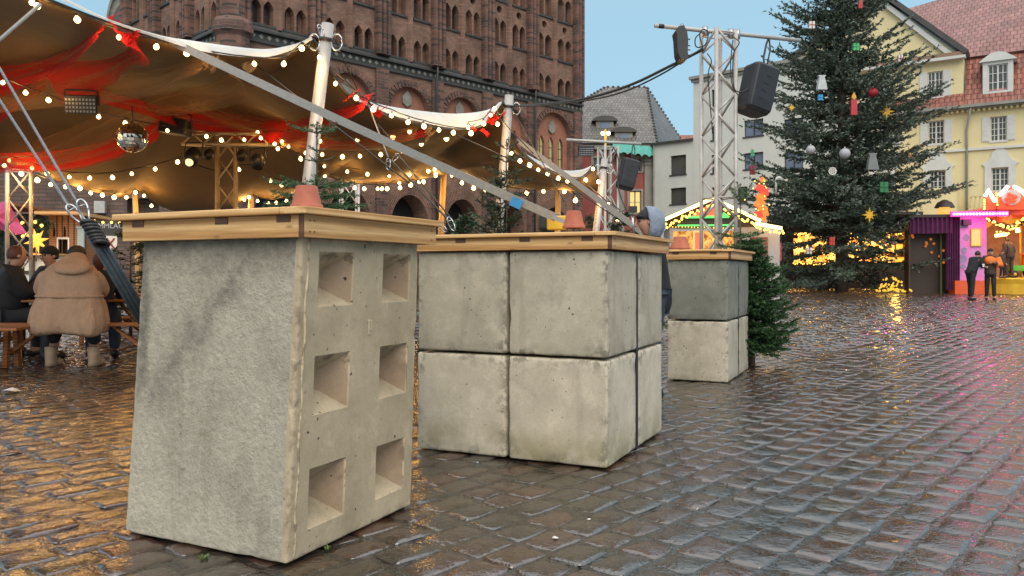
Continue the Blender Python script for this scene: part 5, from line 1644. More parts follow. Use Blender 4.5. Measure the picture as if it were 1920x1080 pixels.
rope((1095, 340, 12), (1185, 420, 11), .010, 'dark rope from the last tent corner')
rope((980, 290, 10.6), (1180, 425, 9.5), .007, 'rope below the last tent section')
def hook(px, py, d, s, ang, label):
    c = U(px, py, d)
    t = thing('carabiner', label, 'carabiner', c, group='steel carabiners and rope hooks')
    P = []
    for k in range(25):
        a = 2 * math.pi * k / 24
        x, z = .35 * s * math.cos(a), s * math.sin(a)
        P.append(Vector((x * math.cos(ang) - z * math.sin(ang), .01 * math.sin(a * 2), x * math.sin(ang) + z * math.cos(ang))))
    MB().tube(P, s * .085, 8).build('ring', M['steel'], t, local=True)
    g = [P[2], P[10]]
    MB().tube(g, s * .06, 6).build('gate', M['steel'], t, local=True)
hook(141, 401, 3.55, .052, RAD(40), 'lower left steel carabiner of the pair below the wire ropes')
hook(158, 396, 3.5, .055, RAD(22), 'upper right steel carabiner of the pair below the wire ropes')
hook(728, 308, 6.9, .05, RAD(0), 'left rope hook hanging over the middle of the photo')
hook(741, 296, 6.9, .045, RAD(-40), 'right rope hook hanging over the middle of the photo')
hook(828, 426, 5.9, .05, RAD(50), 'left steel hook lying on the edge of the middle counter')
hook(846, 420, 5.9, .055, RAD(25), 'right steel hook lying on the edge of the middle counter')
hook(602, 58, 7.05, .06, RAD(20), 'shackle at the top of the nearest tent pole')
# knotted dark strap going down behind the first block
t = thing('ratchet_sling', 'dark blue grey lashing sling knotted below the carabiners', 'strap', U(215, 500, 3.5))
a = U(176, 440, 3.5); b_ = U(272, 604, 3.85)
d = (b_ - a).normalized(); sd = d.cross(Vector((0, 1, 0))).normalized()
mb = MB()
for k, (o_, w) in enumerate(((-.022, .018), (-.004, .019), (.015, .018), (.028, .011))):
    mb.tube([a + sd * o_ + Vector((0, -.006 * (k % 2), 0)), a.lerp(b_, .5) + sd * o_ * 1.05, b_ + sd * o_ * 1.1], w * .62, 8)
mb.build('sling_strands', M['blue_web'], t)
mb = MB()
rr = random.Random(4)
for k in range(7):
    c = U(166 + k * 4, 418 + k * 6.5, 3.48)
    ax = 0.9 + rr.uniform(-.3, .3)
    P = [c + (sd * math.cos(q * math.pi / 6) * .026 + d * math.sin(q * math.pi / 6) * .012 * ax + Vector((0, math.sin(q * math.pi / 6) * .024, 0))) for q in range(13)]
    mb.tube(P, .009, 8)
mb.ball(tuple(U(172, 426, 3.5)), .03, 10, 8)
mb.build('knot', M['blackcord'], t)

# ------------------------------------------------------------------ light strings
def bulbmat(name, c, s):
    return em(name, c, s, (.9, .8, .6))
M['bulb'] = bulbmat('glowing_bulb', (1.0, 0.66, 0.26), 6.0)
M['bulb_cool'] = bulbmat('glowing_bulb_far', (1.0, 0.74, 0.36), 7.0)
bulb_me = None
def bulb_mesh(r):
    mb = MB().lathe([(.0008, -r * 1.05), (r * .55, -r * .85), (r * .92, -r * .35), (r, 0), (r * .85, r * .5), (r * .45, r * .95), (r * .3, r * 1.25)], (0, 0, 0), 10)
    me = bpy.data.meshes.new('bulb'); me.from_pydata(mb.v, [], mb.f)
    me.polygons.foreach_set('use_smooth', [True] * len(mb.f)); me.materials.append(M['bulb'])
    sb = MB().lathe([(r * .33, r * 1.15), (r * .42, r * 1.2), (r * .40, r * 2.0), (.001, r * 2.05)], (0, 0, 0), 8)
    m2 = bpy.data.meshes.new('socket'); m2.from_pydata(sb.v, [], sb.f); m2.materials.append(M['black'])
    return me, m2
BM = {r: bulb_mesh(r * .80) for r in (.026, .030, .036, .042)}
NL = 0
def light(pos, power, col=(1.0, .52, .13), r=.06, parent=None, name='bulb_glow'):
    global NL
    ld = bpy.data.lights.new(name, 'POINT'); ld.energy = power; ld.color = col; ld.shadow_soft_size = r
    if name == 'bulb_glow': ld.specular_factor = 0.08        # the glass bulbs themselves give the glints
    o = bpy.data.objects.new(name, ld)
    o.location = pos if parent is None else wloc(parent).inverted() @ pos
    link(o, parent); NL += 1
def string(pts, r, label, every=3, power=3.0, k=1.25, sag=.02, cat='string lights', hang=0.0, grp='warm bulb strings under the tent'):
    P = [U(*under(*p, gap=.10, slack=hang)) for p in pts]
    t = thing('light_string', label, cat, P[0], group=grp)
    up = [p + Vector((0, 0, r * 2.1)) for p in P]
    path = [up[0]]
    for a, b_ in zip(up[:-1], up[1:]):
        L = (b_ - a).length
        path += [a.lerp(b_, .33) - Vector((0, 0, sag * L)), a.lerp(b_, .67) - Vector((0, 0, sag * L)), b_]
    MB().tube(path, .006 if r < .035 else .008, 5).build('cord', M['blackcord'], t)
    me, m2 = BM[r]
    for i, p in enumerate(P):
        o = bpy.data.objects.new('bulb', me); o.location = p - P[0]; kk = .85 + .3 * ((i * 37 % 11) / 10); o.scale = (kk, kk, kk); o.rotation_euler = (.2 * math.sin(i * 3.1), .25 * math.cos(i * 1.7), 0); link(o, t)
        s = bpy.data.objects.new('socket', m2); link(s, o)
        if every and i % every == every // 2: light(p + Vector((0, -.02, -r * 1.6)), power * k, parent=t)
    return t
def D(lst, d0, d1):
    n = len(lst); return [(x, y, d0 + (d1 - d0) * i / max(1, n - 1)) for i, (x, y) in enumerate(lst)]
string(D([(60, 5), (70, 12), (145, 37), (223, 70), (293, 88), (350, 100), (477, 120), (532, 120), (566, 91), (599, 108)], 5.1, 7.0), .026, 'bulbs along the front tent edge left of the nearest pole', 2, 2.6)
string(D([(629, 157), (668, 184), (700, 205), (734, 217), (765, 229), (795, 237), (823, 244), (850, 249), (883, 250), (878, 239), (907, 232), (920, 216), (927, 204), (933, 233)], 7.4, 9.7), .030, 'bulbs along the tent edge between first and second pole', 3, 4.5)
string(D([(959, 288), (975, 302), (993, 310), (1009, 319), (1027, 326), (1047, 335), (1064, 340), (1082, 345), (1098, 338), (1112, 317), (1122, 341)], 10.1, 12.6), .036, 'bulbs along the last tent edge right of the second pole', 3, 5)
string(D([(1140, 383), (1162, 404), (1157, 412), (1175, 410), (1184, 420)], 11.5, 11.0), .036, 'few bulbs low beside the hooded person', 0)
string(D([(5, 155), (48, 174), (91, 188), (138, 205), (185, 219), (235, 231), (314, 245), (387, 256), (415, 263), (458, 262), (489, 259)], 7.6, 11.5), .030, 'bulbs crossing the tent at left past the mirror ball', 3, 3)
string(D([(483, 248), (515, 270), (529, 266), (541, 275), (521, 279), (564, 298), (573, 287), (604, 290), (642, 294), (675, 293), (714, 290), (754, 284), (790, 270), (837, 260)], 12.2, 11.5), .036, 'bulbs from the mast to the right under the roof', 4, 3)
string(D([(600, 265), (670, 263), (737, 257), (768, 247)], 10.5, 9.6), .036, 'four bulbs above the middle string', 0)
string(D([(608, 312), (651, 322), (689, 327), (730, 330), (768, 328), (803, 321), (815, 318), (817, 326)], 13.5, 14.0), .036, 'bulbs in a shallow curve to the rear prop', 3, 4)
string(D([(333, 304), (407, 330), (448, 318), (486, 315), (507, 339), (528, 347)], 12.6, 13.6), .036, 'sparse bulbs low behind the mast', 0)
string(D([(17, 301), (60, 315), (88, 325), (130, 332), (168, 334), (211, 333), (247, 326), (291, 317), (333, 304)], 10.8, 12.5), .036, 'bulbs sagging from left truss towards the mast', 3, 3)
string(D([(8, 311), (40, 326), (70, 338), (95, 346), (123, 350), (150, 353), (170, 362), (192, 366), (214, 370), (237, 370), (254, 361), (270, 367), (284, 386)], 11.0, 15.7), .042, 'bulbs along the rear tent edge left of the mast', 2, 8)
string(D([(444, 390), (458, 374), (467, 370), (483, 377), (503, 382), (518, 381), (537, 377), (552, 370)], 16.1, 15.6), .042, 'bulbs along the rear tent edge behind the counter', 3, 9)
string(D([(609, 330), (665, 352), (683, 354), (708, 354), (716, 354), (726, 354), (749, 343), (750, 352), (770, 347), (786, 341), (794, 341), (817, 330)], 15.1, 14.2), .042, 'bulbs along the rear edge above the church portals', 3, 8)
string(D([(847, 329), (866, 343), (888, 353), (910, 358), (947, 362), (988, 362), (1019, 359), (1058, 359), (1079, 376)], 14.1, 13.2), .042, 'bulbs along the rear edge above the fir', 3, 7)
# ------------------------------------------------------------------ conifers
def leafmat(name, c1, c2, tip):
    m, nt, b, _ = _mat(name)
    vec = coords(nt)
    f = noise_tex(nt, vec, 2.3, 3); g = noise_tex(nt, vec, 21, 2)
    col = ramp(nt, f, [(0.3, c1), (0.7, c2)])
    col = mix(nt, col, tip, maprange(nt, g, 0.5, 0.75, 0, .55))
    nt.links.new(col, b.inputs['Base Color']); b.inputs['Roughness'].default_value = 0.55
    return m
M['needles_blue'] = leafmat('blue_green_spruce_needles', (0.060, 0.086, 0.060), (0.115, 0.150, 0.112), (0.17, 0.205, 0.165))
M['needles'] = leafmat('green_fir_needles', (0.022, 0.062, 0.020), (0.048, 0.125, 0.040), (0.09, 0.19, 0.065))
M['needles_dark'] = leafmat('dark_fir_needles', (0.012, 0.028, 0.012), (0.028, 0.055, 0.024), (0.05, 0.09, 0.04))
M['bark'] = pm('conifer_bark', (0.13, 0.095, 0.07), (0.07, 0.05, 0.035), 14, 0.85, bstr=.5, bscale=40)
def needle_mesh(name, S, per_m, ln, wd, rng_, m, parent, spread=0.9, flat=0.5):
    """thin needles along the twig segments S (n,2,3), in parent's local frame"""
    P0, P1 = S[:, 0], S[:, 1]
    L = np.linalg.norm(P1 - P0, axis=1)
    cnt = np.maximum(1, rng_.poisson(L * per_m))
    idx = np.repeat(np.arange(len(S)), cnt)
    t = rng_.random(len(idx))[:, None]
    B = P0[idx] * (1 - t) + P1[idx] * t
    d = (P1 - P0)[idx] / np.maximum(L[idx][:, None], 1e-6)
    r = rng_.normal(size=(len(idx), 3)); r[:, 2] *= flat
    r -= d * (r * d).sum(1)[:, None]; r /= np.linalg.norm(r, axis=1)[:, None] + 1e-9
    dir_ = d * (1.0) + r * spread * rng_.uniform(.4, 1.2, (len(idx), 1)); dir_ /= np.linalg.norm(dir_, axis=1)[:, None]
    w = np.cross(dir_, rng_.normal(size=(len(idx), 3))); w /= np.linalg.norm(w, axis=1)[:, None] + 1e-9
    l_ = ln * rng_.uniform(.6, 1.25, (len(idx), 1)); w_ = wd * rng_.uniform(.7, 1.2, (len(idx), 1))
    V = np.empty((len(idx) * 4, 3))
    V[0::4] = B - w * w_ * .35; V[1::4] = B + dir_ * l_ * .5 - w * w_; V[2::4] = B + dir_ * l_; V[3::4] = B + dir_ * l_ * .5 + w * w_
    me = bpy.data.meshes.new(name); n = len(idx)
    me.vertices.add(n * 4); me.vertices.foreach_set('co', V.ravel())
    me.loops.add(n * 4); me.loops.foreach_set('vertex_index', np.arange(n * 4))
    me.polygons.add(n); me.polygons.foreach_set('loop_start', np.arange(n) * 4)
    me.update(); me.materials.append(m)
    o = bpy.data.objects.new(name, me); link(o, parent)
    return o
def conifer(name, label, base, h, prof, nb, seed, m, per_m=22, ln=.14, wd=.03, z_low=.06, twig=.30, tw_sp=.22, trunk_r=.12, lean=(0, 0), up=.25, group=None, cat='tree', gap=0.0, whorl=None, fills=0, window=None):
    rg = np.random.default_rng(seed)
    t = thing(name, label, cat, base, group=group)
    lv = np.array([lean[0], lean[1], 0])
    def axis(z): return np.array([lean[0] * z / h, lean[1] * z / h, z])
    MB().tube([axis(h * k / 10) for k in range(11)], [trunk_r * (1 - k / 10) + trunk_r * .06 for k in range(11)], 9).build('trunk', M['bark'], t, local=True)
    S = []; lim = MB()
    for b_ in range(nb):
        u = (b_ + rg.random()) / nb
        z = h * (z_low + (1 - z_low) * u ** 1.05)
        if whorl: z = round(z / whorl) * whorl + rg.normal(0, .01)
        z = min(z, h * .985)
        a = rg.random() * 2 * math.pi
        f = z / h
        L = prof(f) * rg.uniform(.68, 1.12)
        if window and window[0] < z < window[1] and rg.random() < window[2]: continue
        if rg.random() < gap: L *= .45
        el = up * (f - .25) + rg.normal(0, .13)
        d0 = np.array([math.cos(a) * math.cos(el), math.sin(a) * math.cos(el), math.sin(el)])
        n = 5; P = [axis(z)]
        for k in range(1, n + 1):
            s = k / n
            P.append(axis(z) + d0 * L * s + np.array([0, 0, -.16 * L * s * (1 - f) + .16 * L * s ** 3 + rg.normal(0, .012) * L]))
        P = np.array(P)
        lim.tube(P, [max(.004, trunk_r * .16 * (1 - k / n) + .003) for k in range(n + 1)], 3, caps=False)
        S.append([P[-2], P[-1] + (P[-1] - P[-2]) * .3])
        side = np.cross(d0, [0, 0, 1]); side /= np.linalg.norm(side)
        m_ = max(3, int(L / tw_sp))
        for q in range(m_):
            s = .18 + .82 * (q + rg.random()) / m_
            k = min(n - 1, int(s * n)); c = P[k] + (P[k + 1] - P[k]) * (s * n - k)
            for sg in (-1, 1):
                tl = max(.25 * twig, L * twig * (1.12 - s)) * rg.uniform(.6, 1.2)
                dd = d0 * .75 + side * sg * .8 + np.array([0, 0, rg.normal(-.04, .15)]); dd /= np.linalg.norm(dd)
                e = c + dd * tl
                S.append([c, e])
                if tl > twig * .55:
                    for w in (.45, .75):
                        c2 = c + (e - c) * w
                        S.append([c2, c2 + (d0 * .5 + side * sg * rg.uniform(-.3, 1.1) + np.array([0, 0, rg.normal(0, .3)])) * tl * .4])
            S.append([c, c + (P[k + 1] - P[k])])
    S.append([axis(h * .93), axis(h) + np.array([0, 0, h * .02])])
    lim.build('limbs', M['bark'], t, local=True)
    needle_mesh('needles', np.array(S), per_m, ln, wd, rg, m, t)
    return t
XT = ground_at(1578, 37)
def xprof(f):
    return np.interp(f, [0, .04, .12, .25, .4, .55, .7, .85, 1.0], [3.9, 4.6, 4.7, 4.3, 3.8, 3.3, 2.6, 1.6, .2])
xmas = conifer('christmas_tree', 'very tall blue green spruce hung with wooden christmas ornaments on the square', XT, 18.2, xprof, 600, 3, M['needles_blue'], per_m=23, ln=.16, wd=.034, z_low=.045, twig=.30, tw_sp=.36, trunk_r=.27, gap=.16, up=.5, window=(.95, 3.1, .62))

# ornaments on the spruce
def orn(kind, px, py, label, col, size=.35, d=None, extra=None):
    z = U(px, py, 37).z
    r = xprof(max(0, min(1, (z - .2) / 18.2)))
    off = abs((px - 1578) / F * 37)
    d = d or 37 - math.sqrt(max(.2, (r * .92) ** 2 - min(off, r * .9) ** 2)) - .25
    c = U(px, py, d)
    t = thing(kind, label, 'ornament', c, group='ornaments on the christmas tree')
    m = pm('ornament_paint_%d_%d' % (px, py), col, None, 5, .5)
    s = size
    if kind == 'bauble':
        MB().ball((0, 0, 0), s, 18, 12).build('ball', m, t, local=True)
        MB().tube([(0, 0, s * .95), (0, 0, s * 1.25)], s * .15, 8).build('cap', M['steel'], t, local=True)
    elif kind == 'star_ornament':
        poly = []
        for k in range(16):
            r_ = s * (1.0 if k % 4 == 0 else .72 if k % 2 == 0 else .36); a = math.pi * k / 8 + math.pi / 2
            poly.append((r_ * math.cos(a), r_ * math.sin(a)))
        MB().prism(poly, lambda u, y, z: (u, y, z), -.03, .03).build('star_board', m, t, local=True)
    elif kind in ('parcel_ornament', 'red_board'):
        w, h = extra or (.7, .9)
        MB().box((-s * w, -.05, -s * h), (s * w, .05, s * h)).build('board', m, t, local=True)
        rb = pm('ribbon_%d_%d' % (px, py), (.45, .03, .03) if col[0] > .5 else tuple(min(1, x * .6) for x in col), None, 5, .5)
        MB().box((-s * .10, -.062, -s * h), (s * .10, -.052, s * h)).box((-s * w, -.072, -s * .08), (s * w, -.064, s * .08)).build('ribbon', rb, t, local=True)
    elif kind == 'bell_ornament':
        prof = [(-s * .62, -s), (s * .75, -s * 1.02), (s * .55, 0), (s * .36, s * .7), (s * .55, s), (-s * .55, s), (-s * .36, s * .72), (-s * .5, 0)]
        MB().prism(prof, lambda u, y, z: (u, y, z), -.10, .10).build('sack', m, t, local=True)
    elif kind == 'candle_ornament':
        MB().box((-s * .28, -.05, -s), (s * .28, .05, s * .45)).build('candle', m, t, local=True)
        fm = pm('flame_paint', (.75, .40, .04), None, 5, .5)
        MB().prism([(0, s * .46), (s * .22, s * .62), (s * .15, s * .85), (0, s * 1.15), (-s * .17, s * .85), (-s * .22, s * .62)], lambda u, y, z: (u, y, z), -.04, .04).build('flame', fm, t, local=True)
    elif kind == 'snowflake_ornament':
        mb = MB()
        for k in range(6):
            a = math.pi * k / 3
            mb.beam((0, 0, 0), (s * math.cos(a), 0, s * math.sin(a)), .04, s * .2)
            mb.beam((s * .85 * math.cos(a), 0, s * .85 * math.sin(a)), (s * .85 * math.cos(a + math.pi / 3), 0, s * .85 * math.sin(a + math.pi / 3)), .04, s * .26)
        mb.build('snowflake_board', m, t, local=True)
    elif kind == 'cane_ornament':
        P = [Vector((0, 0, -s))] + [Vector((0, 0, s * .3))] + [Vector((s * .3 * (1 - math.cos(k * .5)), 0, s * .3 + s * .4 * math.sin(k * .5))) for k in range(1, 7)]
        MB().tube(P, s * .12, 6).build('cane', m, t, local=True)
    MB().tube([(0, 0, s * .9), (0, .1, s * 1.5)], .012, 4).build('cord', M['blackcord'], t, local=True)
orn('parcel_ornament', 1522, 47, 'white parcel board with red ribbon near the top left of the spruce', (.75, .72, .68), .17)
orn('candle_ornament', 1613, 2, 'red candle board at the very top edge of the photo', (.50, .04, .05), .32)
orn('parcel_ornament', 1605, 88, 'bright green parcel board right of the trunk', (.05, .48, .16), .17)
orn('parcel_ornament', 1688, 110, 'white parcel board with red ribbon at the right tips', (.75, .74, .72), .20, extra=(.5, .9))
orn('bell_ornament', 1540, 155, 'light grey sack shaped board left of the trunk', (.52, .55, .56), .30)
orn('parcel_ornament', 1538, 183, 'small bright blue parcel board under the grey sack', (.02, .36, .70), .13)
orn('bauble', 1637, 173, 'round red bauble right of the red candle', (.40, .015, .03), .20)
orn('candle_ornament', 1601, 196, 'red candle board with yellow flame in the middle', (.50, .03, .05), .44)
orn('star_ornament', 1662, 209, 'large golden star right of the red candle', (.72, .38, .02), .34)
orn('star_ornament', 1484, 202, 'small golden star at the left tips', (.72, .42, .03), .18)
orn('bauble', 1520, 281, 'silver bauble left of the trunk', (.42, .42, .44), .19)
orn('bauble', 1584, 288, 'silver bauble just right of the trunk', (.42, .42, .45), .22)
orn('snowflake_ornament', 1561, 321, 'white snowflake board on the trunk line', (.75, .72, .68), .18)
orn('bell_ornament', 1635, 303, 'grey sack shaped board with dark bow at the right', (.20, .21, .21), .34)
orn('star_ornament', 1704, 289, 'orange board cut like a bird at the right tips', (.60, .25, .06), .26)
orn('parcel_ornament', 1657, 351, 'dark green parcel board low on the right', (.03, .20, .07), .24)
orn('star_ornament', 1630, 403, 'golden star low on the spruce in front of the stall lights', (.80, .45, .02), .33)
orn('bauble', 1720, 410, 'silver bauble at the low right tips', (.40, .38, .42), .22)
orn('parcel_ornament', 1411, 287, 'light green parcel board at the far left tips', (.08, .45, .20), .14, extra=(.5, 1.0))
orn('red_board', 1411, 319, 'dark red parcel board at the far left tips', (.30, .03, .05), .20, extra=(.6, 1.0))
orn('cane_ornament', 1455, 345, 'thin white cane board low on the left', (.70, .70, .68), .42)
orn('parcel_ornament', 1517, 470, 'small white parcel board low on the left', (.65, .66, .70), .14)
orn('parcel_ornament', 1706, 227, 'green parcel board at the right tips below the roof line', (.04, .40, .14), .14)
orn('red_board', 1560, 452, 'red parcel board low before the stall lights', (.60, .05, .04), .16, extra=(.6, 1.0))

# smaller firs
conifer('fir_tree', 'cut green fir leaning on the farthest concrete stack', Vector((2.74, 9.15, 0)), 1.42,
        lambda f: np.interp(f, [0, .12, .3, .5, .7, .85, 1], [.26, .35, .44, .43, .33, .21, .05]), 330, 12, M['needles'], per_m=300, ln=.030, wd=.0045, z_low=.13, twig=.36, tw_sp=.05, trunk_r=.04, up=.35)
conifer('fir_tree', 'dark fir behind the second counter at the foot of the leaning pole', Vector((-.12, 8.4, 0)), 2.05,
        lambda f: np.interp(f, [0, .3, .7, .86, .93, 1], [.55, .5, .36, .22, .12, .03]), 110, 13, M['needles_dark'], per_m=170, ln=.034, wd=.0045, twig=.34, tw_sp=.06, trunk_r=.03, up=.8)
def sapling(label, base, h, rows, seed, m, per_m=260, ln=.022, wd=.0026, r=.010):
    """leader with a few bare whorls"""
    rg = np.random.default_rng(seed)
    t = thing('spruce_sapling', label, 'young spruce', base)
    MB().tube([(0, 0, h * k / 8) for k in range(9)], [r * (1.3 - k / 8) for k in range(9)], 8).build('trunk', M['bark'], t, local=True)
    S = [[(0, 0, h * .6), (0, 0, h)]]; lim = MB()
    for z, L, n, el in rows:
        for k in range(n):
            a = 2 * math.pi * (k + rg.random() * .6) / n + z * 7
            d = np.array([math.cos(a) * math.cos(el), math.sin(a) * math.cos(el) * .8, math.sin(el)])
            l_ = L * rg.uniform(.8, 1.15)
            p0 = np.array([0, 0, z]); p1 = p0 + d * l_ * .6; p2 = p0 + d * l_ + np.array([0, 0, .04 * l_])
            lim.tube([p0, p1, p2], [.004, .003, .0015], 4)
            S += [[p0 * .8 + p1 * .2, p1], [p1, p2]]
            if L > .13:
                sd = np.cross(d, [0, 0, 1])
                for q in np.arange(.3, .95, .14):
                    for s in (-1, 1):
                        c = p0 + d * l_ * q; S.append([c, c + (d * .7 + sd * s * .8 + np.array([0, 0, rg.normal(0, .15)])) * L * .42 * (1.1 - q)])
    lim.build('limbs', M['bark'], t, local=True)
    needle_mesh('needles', np.array([[np.array(a), np.array(b_)] for a, b_ in S], dtype=float), per_m, ln, wd, rg, m, t)
zb1 = lambda py, d: H + (HOR - py) / F * d
d_ = 4.6
sapling('young spruce with a bare leader rising behind the nearest flower pot', Vector(((594 - 960) / F * d_, d_, 0)), zb1(228, d_),
        [(zb1(250, d_), .16, 5, .25), (zb1(283, d_), .07, 3, .3), (zb1(303, d_), .10, 4, .2), (zb1(352, d_), .27, 9, .12), (zb1(368, d_), .25, 9, .02), (zb1(385, d_), .3, 9, 0), (1.3, .35, 8, -.1), (1.1, .4, 8, -.1), (.8, .42, 8, -.1)], 5, M['needles'])
d_ = 9.0
sapling('thin spruce leader climbing beside the second tent pole', Vector(((950 - 960) / F * d_, d_, 0)), zb1(262, d_),
        [(zb1(280, d_), .18, 5, .5), (zb1(305, d_), .22, 5, .45), (zb1(330, d_), .26, 6, .35), (zb1(350, d_), .30, 6, .3), (zb1(372, d_), .34, 7, .2)], 8, M['needles_dark'], ln=.03, wd=.004, per_m=160)
d_ = 9.05
sapling('spruce twigs growing up in front of the tall truss', Vector(((1388 - 960) / F * d_, d_, 0)), zb1(345, d_),
        [(zb1(382, d_), .26, 4, .8), (zb1(410, d_), .12, 4, .6), (zb1(448, d_), .30, 7, .25), (zb1(465, d_), .28, 7, .1)], 9, M['needles'], ln=.035, wd=.004, per_m=170, r=.018)
for (px, py, d_, lb, sd, hh, rad, mm) in ((245, 430, 13.5, 'fir beside the dark stall board seen left of the nearest block', 31, 2.0, .75, 'needles_dark'), (1165, 408, 9.5, 'low fir with bulbs behind the middle counter', 32, 1.75, .45, 'needles_dark'),
                                  (870, 412, 7.3, 'low fir twigs behind the middle counter near the steel hooks', 33, 1.55, .42, 'needles_dark'), (8, 440, 18, 'dark fir at the left frame edge by the pink cloth', 34, 2.0, .7, 'needles_dark'),
                                  (1105, 400, 15.5, 'bare looking bush left of the distant truss tower', 35, 2.1, .8, 'needles_dark'), (1210, 420, 13.0, 'dark fir behind the hooded person', 36, 1.9, .6, 'needles')):
    conifer('fir_tree', lb, ground_at(px, d_), hh, lambda f, rad=rad: rad * (1.05 - f) ** .8, 70, sd, M[mm], per_m=80, ln=.06, wd=.009, twig=.36, tw_sp=.10, trunk_r=.03, up=.6)
# weeds at the foot of the nearest block
def weed(p, label, n, s, seed):
    rr = random.Random(seed); mb = MB()
    for k in range(n):
        a = rr.uniform(0, 6.28); l_ = s * rr.uniform(.5, 1.1)
        d = Vector((math.cos(a), math.sin(a), rr.uniform(.5, 1.6))).normalized(); w = d.cross(Vector((0, 0, 1))).normalized() * s * rr.uniform(.10, .22)
        q = Vector((rr.uniform(-s, s) * .3, rr.uniform(-s, s) * .3, 0)) + p
        mb.add([q - w * .3, q + d * l_ * .55 - w, q + d * l_, q + d * l_ * .55 + w], [(0, 1, 2, 3)])
    tag(mb.build('weed', M['weed']), label, 'weed')
M['weed'] = pm('weed_leaf', (0.13, 0.19, 0.05), (0.08, 0.13, 0.03), 40, .6)
weed(Vector(((386 - 960) / F * 3.02, 3.0, -.005)), 'thin grass tuft under the left side of the nearest block', 26, .028, 1)
weed(Vector(((615 - 960) / F * 3.13, 3.12, -.008)), 'small leafy weed at the right foot of the nearest block', 18, .022, 2)
# ------------------------------------------------------------------ market stalls on the right
M['led_white'] = em('led_rope_light', (1.0, .74, .26), 3.2)
M['led_dot'] = em('fairy_bulb', (1.0, .52, .07), 3.5)
M['led_pink'] = em('pink_bulb', (1.0, .12, .75), 9.0)
M['led_pinkbar'] = em('pink_light_bar', (.9, .01, .40), .75)
M['glow_orange'] = em('lit_orange_panel', (1.0, .26, .02), 2.2)
M['glow_yellow'] = em('lit_yellow_interior', (1.0, .48, .09), .95)
M['glow_green'] = em('lit_green_strip', (.08, 1.0, .15), .9)
M['glow_red'] = em('lit_red_board', (1.0, .09, .015), 1.0)
M['stall_white'] = pm('greyish_white_stall_boards', (.42, .37, .37), (.34, .30, .30), 3, .7)
M['white_paint'] = pm('white_painted_board', (.68, .64, .62), (.58, .54, .52), 3, .6)
M['maroon'] = pm('maroon_frame', (.20, .03, .02), None, 4, .5)
M['roof_metal'] = pm('striped_grey_roof', (.26, .25, .27), (.17, .16, .18), 2, .6)
M['purple'] = pm('dark_purple_curtain', (.10, .012, .075), (.05, .006, .04), 4, .8)
M['pink_panel'] = pm('pink_lilac_painted_panel', (.62, .14, .42), (.48, .30, .55), 1.6, .5)
M['orange_paint'] = pm('orange_red_paint', (.72, .11, .02), (.60, .08, .02), 4, .45)
M['yellow_paint'] = pm('yellow_paint', (.70, .44, .03), (.58, .34, .02), 4, .45)
M['green_paint'] = pm('bright_green_paint', (.12, .48, .04), (.08, .36, .03), 4, .35)
M['rubber'] = pm('black_rubber', (.02, .02, .02), None, 9, .7)

def litwall(name, c1, c2, s, scale):
    m, nt, b, _ = _mat(name)
    f = noise_tex(nt, coords(nt), scale, 5, .7)
    col = ramp(nt, f, [(.38, c2), (.62, c1)])
    nt.links.new(col, b.inputs['Emission Color']); b.inputs['Emission Strength'].default_value = s
    b.inputs['Base Color'].default_value = (.1, .06, .03, 1)
    return m
def dots(fpx, pts, r, m, name, parent, y=-.1, n=None):
    """row of small bulbs on a facade as one garland part"""
    P = [(lambda q: (q[0], y, q[1]))(fpx.at(px, py, y)) for (px, py) in pts]
    P0 = sorted(P)
    o = MB().tube([(a, b_ + .01, c) for a, b_, c in P0], .006, 4).build(name, M['blackcord'], parent, local=True)
    me = bpy.data.meshes.new('bulb'); q = MB().ball((0, 0, 0), r, 7, 5)
    me.from_pydata(q.v, [], q.f); me.materials.append(m)
    for p in P:
        b_ = bpy.data.objects.new('bulb', me); b_.location = p; link(b_, o)
    return o
def along(a, b_, n, jit=0, seed=1):
    rr = random.Random(seed)
    return [(a[0] + (b_[0] - a[0]) * i / (n - 1) + rr.uniform(-jit, jit), a[1] + (b_[1] - a[1]) * i / (n - 1) + rr.uniform(-jit, jit)) for i in range(n)]

# gabled stall with the lit gable
G1 = FP(((1245 - 960) / F * 26, 26), -8)
gs = G1.thing('gabled_stall', 'gabled market stall outlined in glowing warm rope light with a striped grey roof', 'market stall')
def g(px, py, y=0): return G1.at(px, py, y)
ux0, uz0 = g(1245, 415); uxa, uza = g(1335, 376); ux1, uz1 = g(1428, 418)
wl0, _ = g(1252, 430); wr, _ = g(1462, 430); zb_w = gz(26) - .05
top = g(1340, 426)[1]
mb = MB()
zc = g(1340, 490)[1]
ops = [[(g(1262, 0)[0], zc), (g(1385, 0)[0], zc), (g(1385, 0)[0], top - .05), (g(1262, 0)[0], top - .05)]]
mb.holed([(wl0, zb_w), (wr, zb_w), (wr, top), (wl0, top)], ops, 0, .2)
mb.box((wl0, .0, zb_w), (wl0 + .06, 2.6, top), 0).box((wr - .06, 0.002, zb_w), (wr, 2.6, top), 0)
mb.build('stall_wall', M['stall_white'], gs, local=True)
MB().box((wl0 + .1, 2.4, zb_w), (wr - .1, 2.5, top)).build('back_wall', litwall('warm_lit_stall_back', (1, .50, .12), (.25, .06, .01), 1.2, 5), gs, local=True)
MB().box((wl0, -.25, zc - .08), (g(1390, 0)[0], .3, zc)).build('counter', M['hut_wood'], gs, local=True)
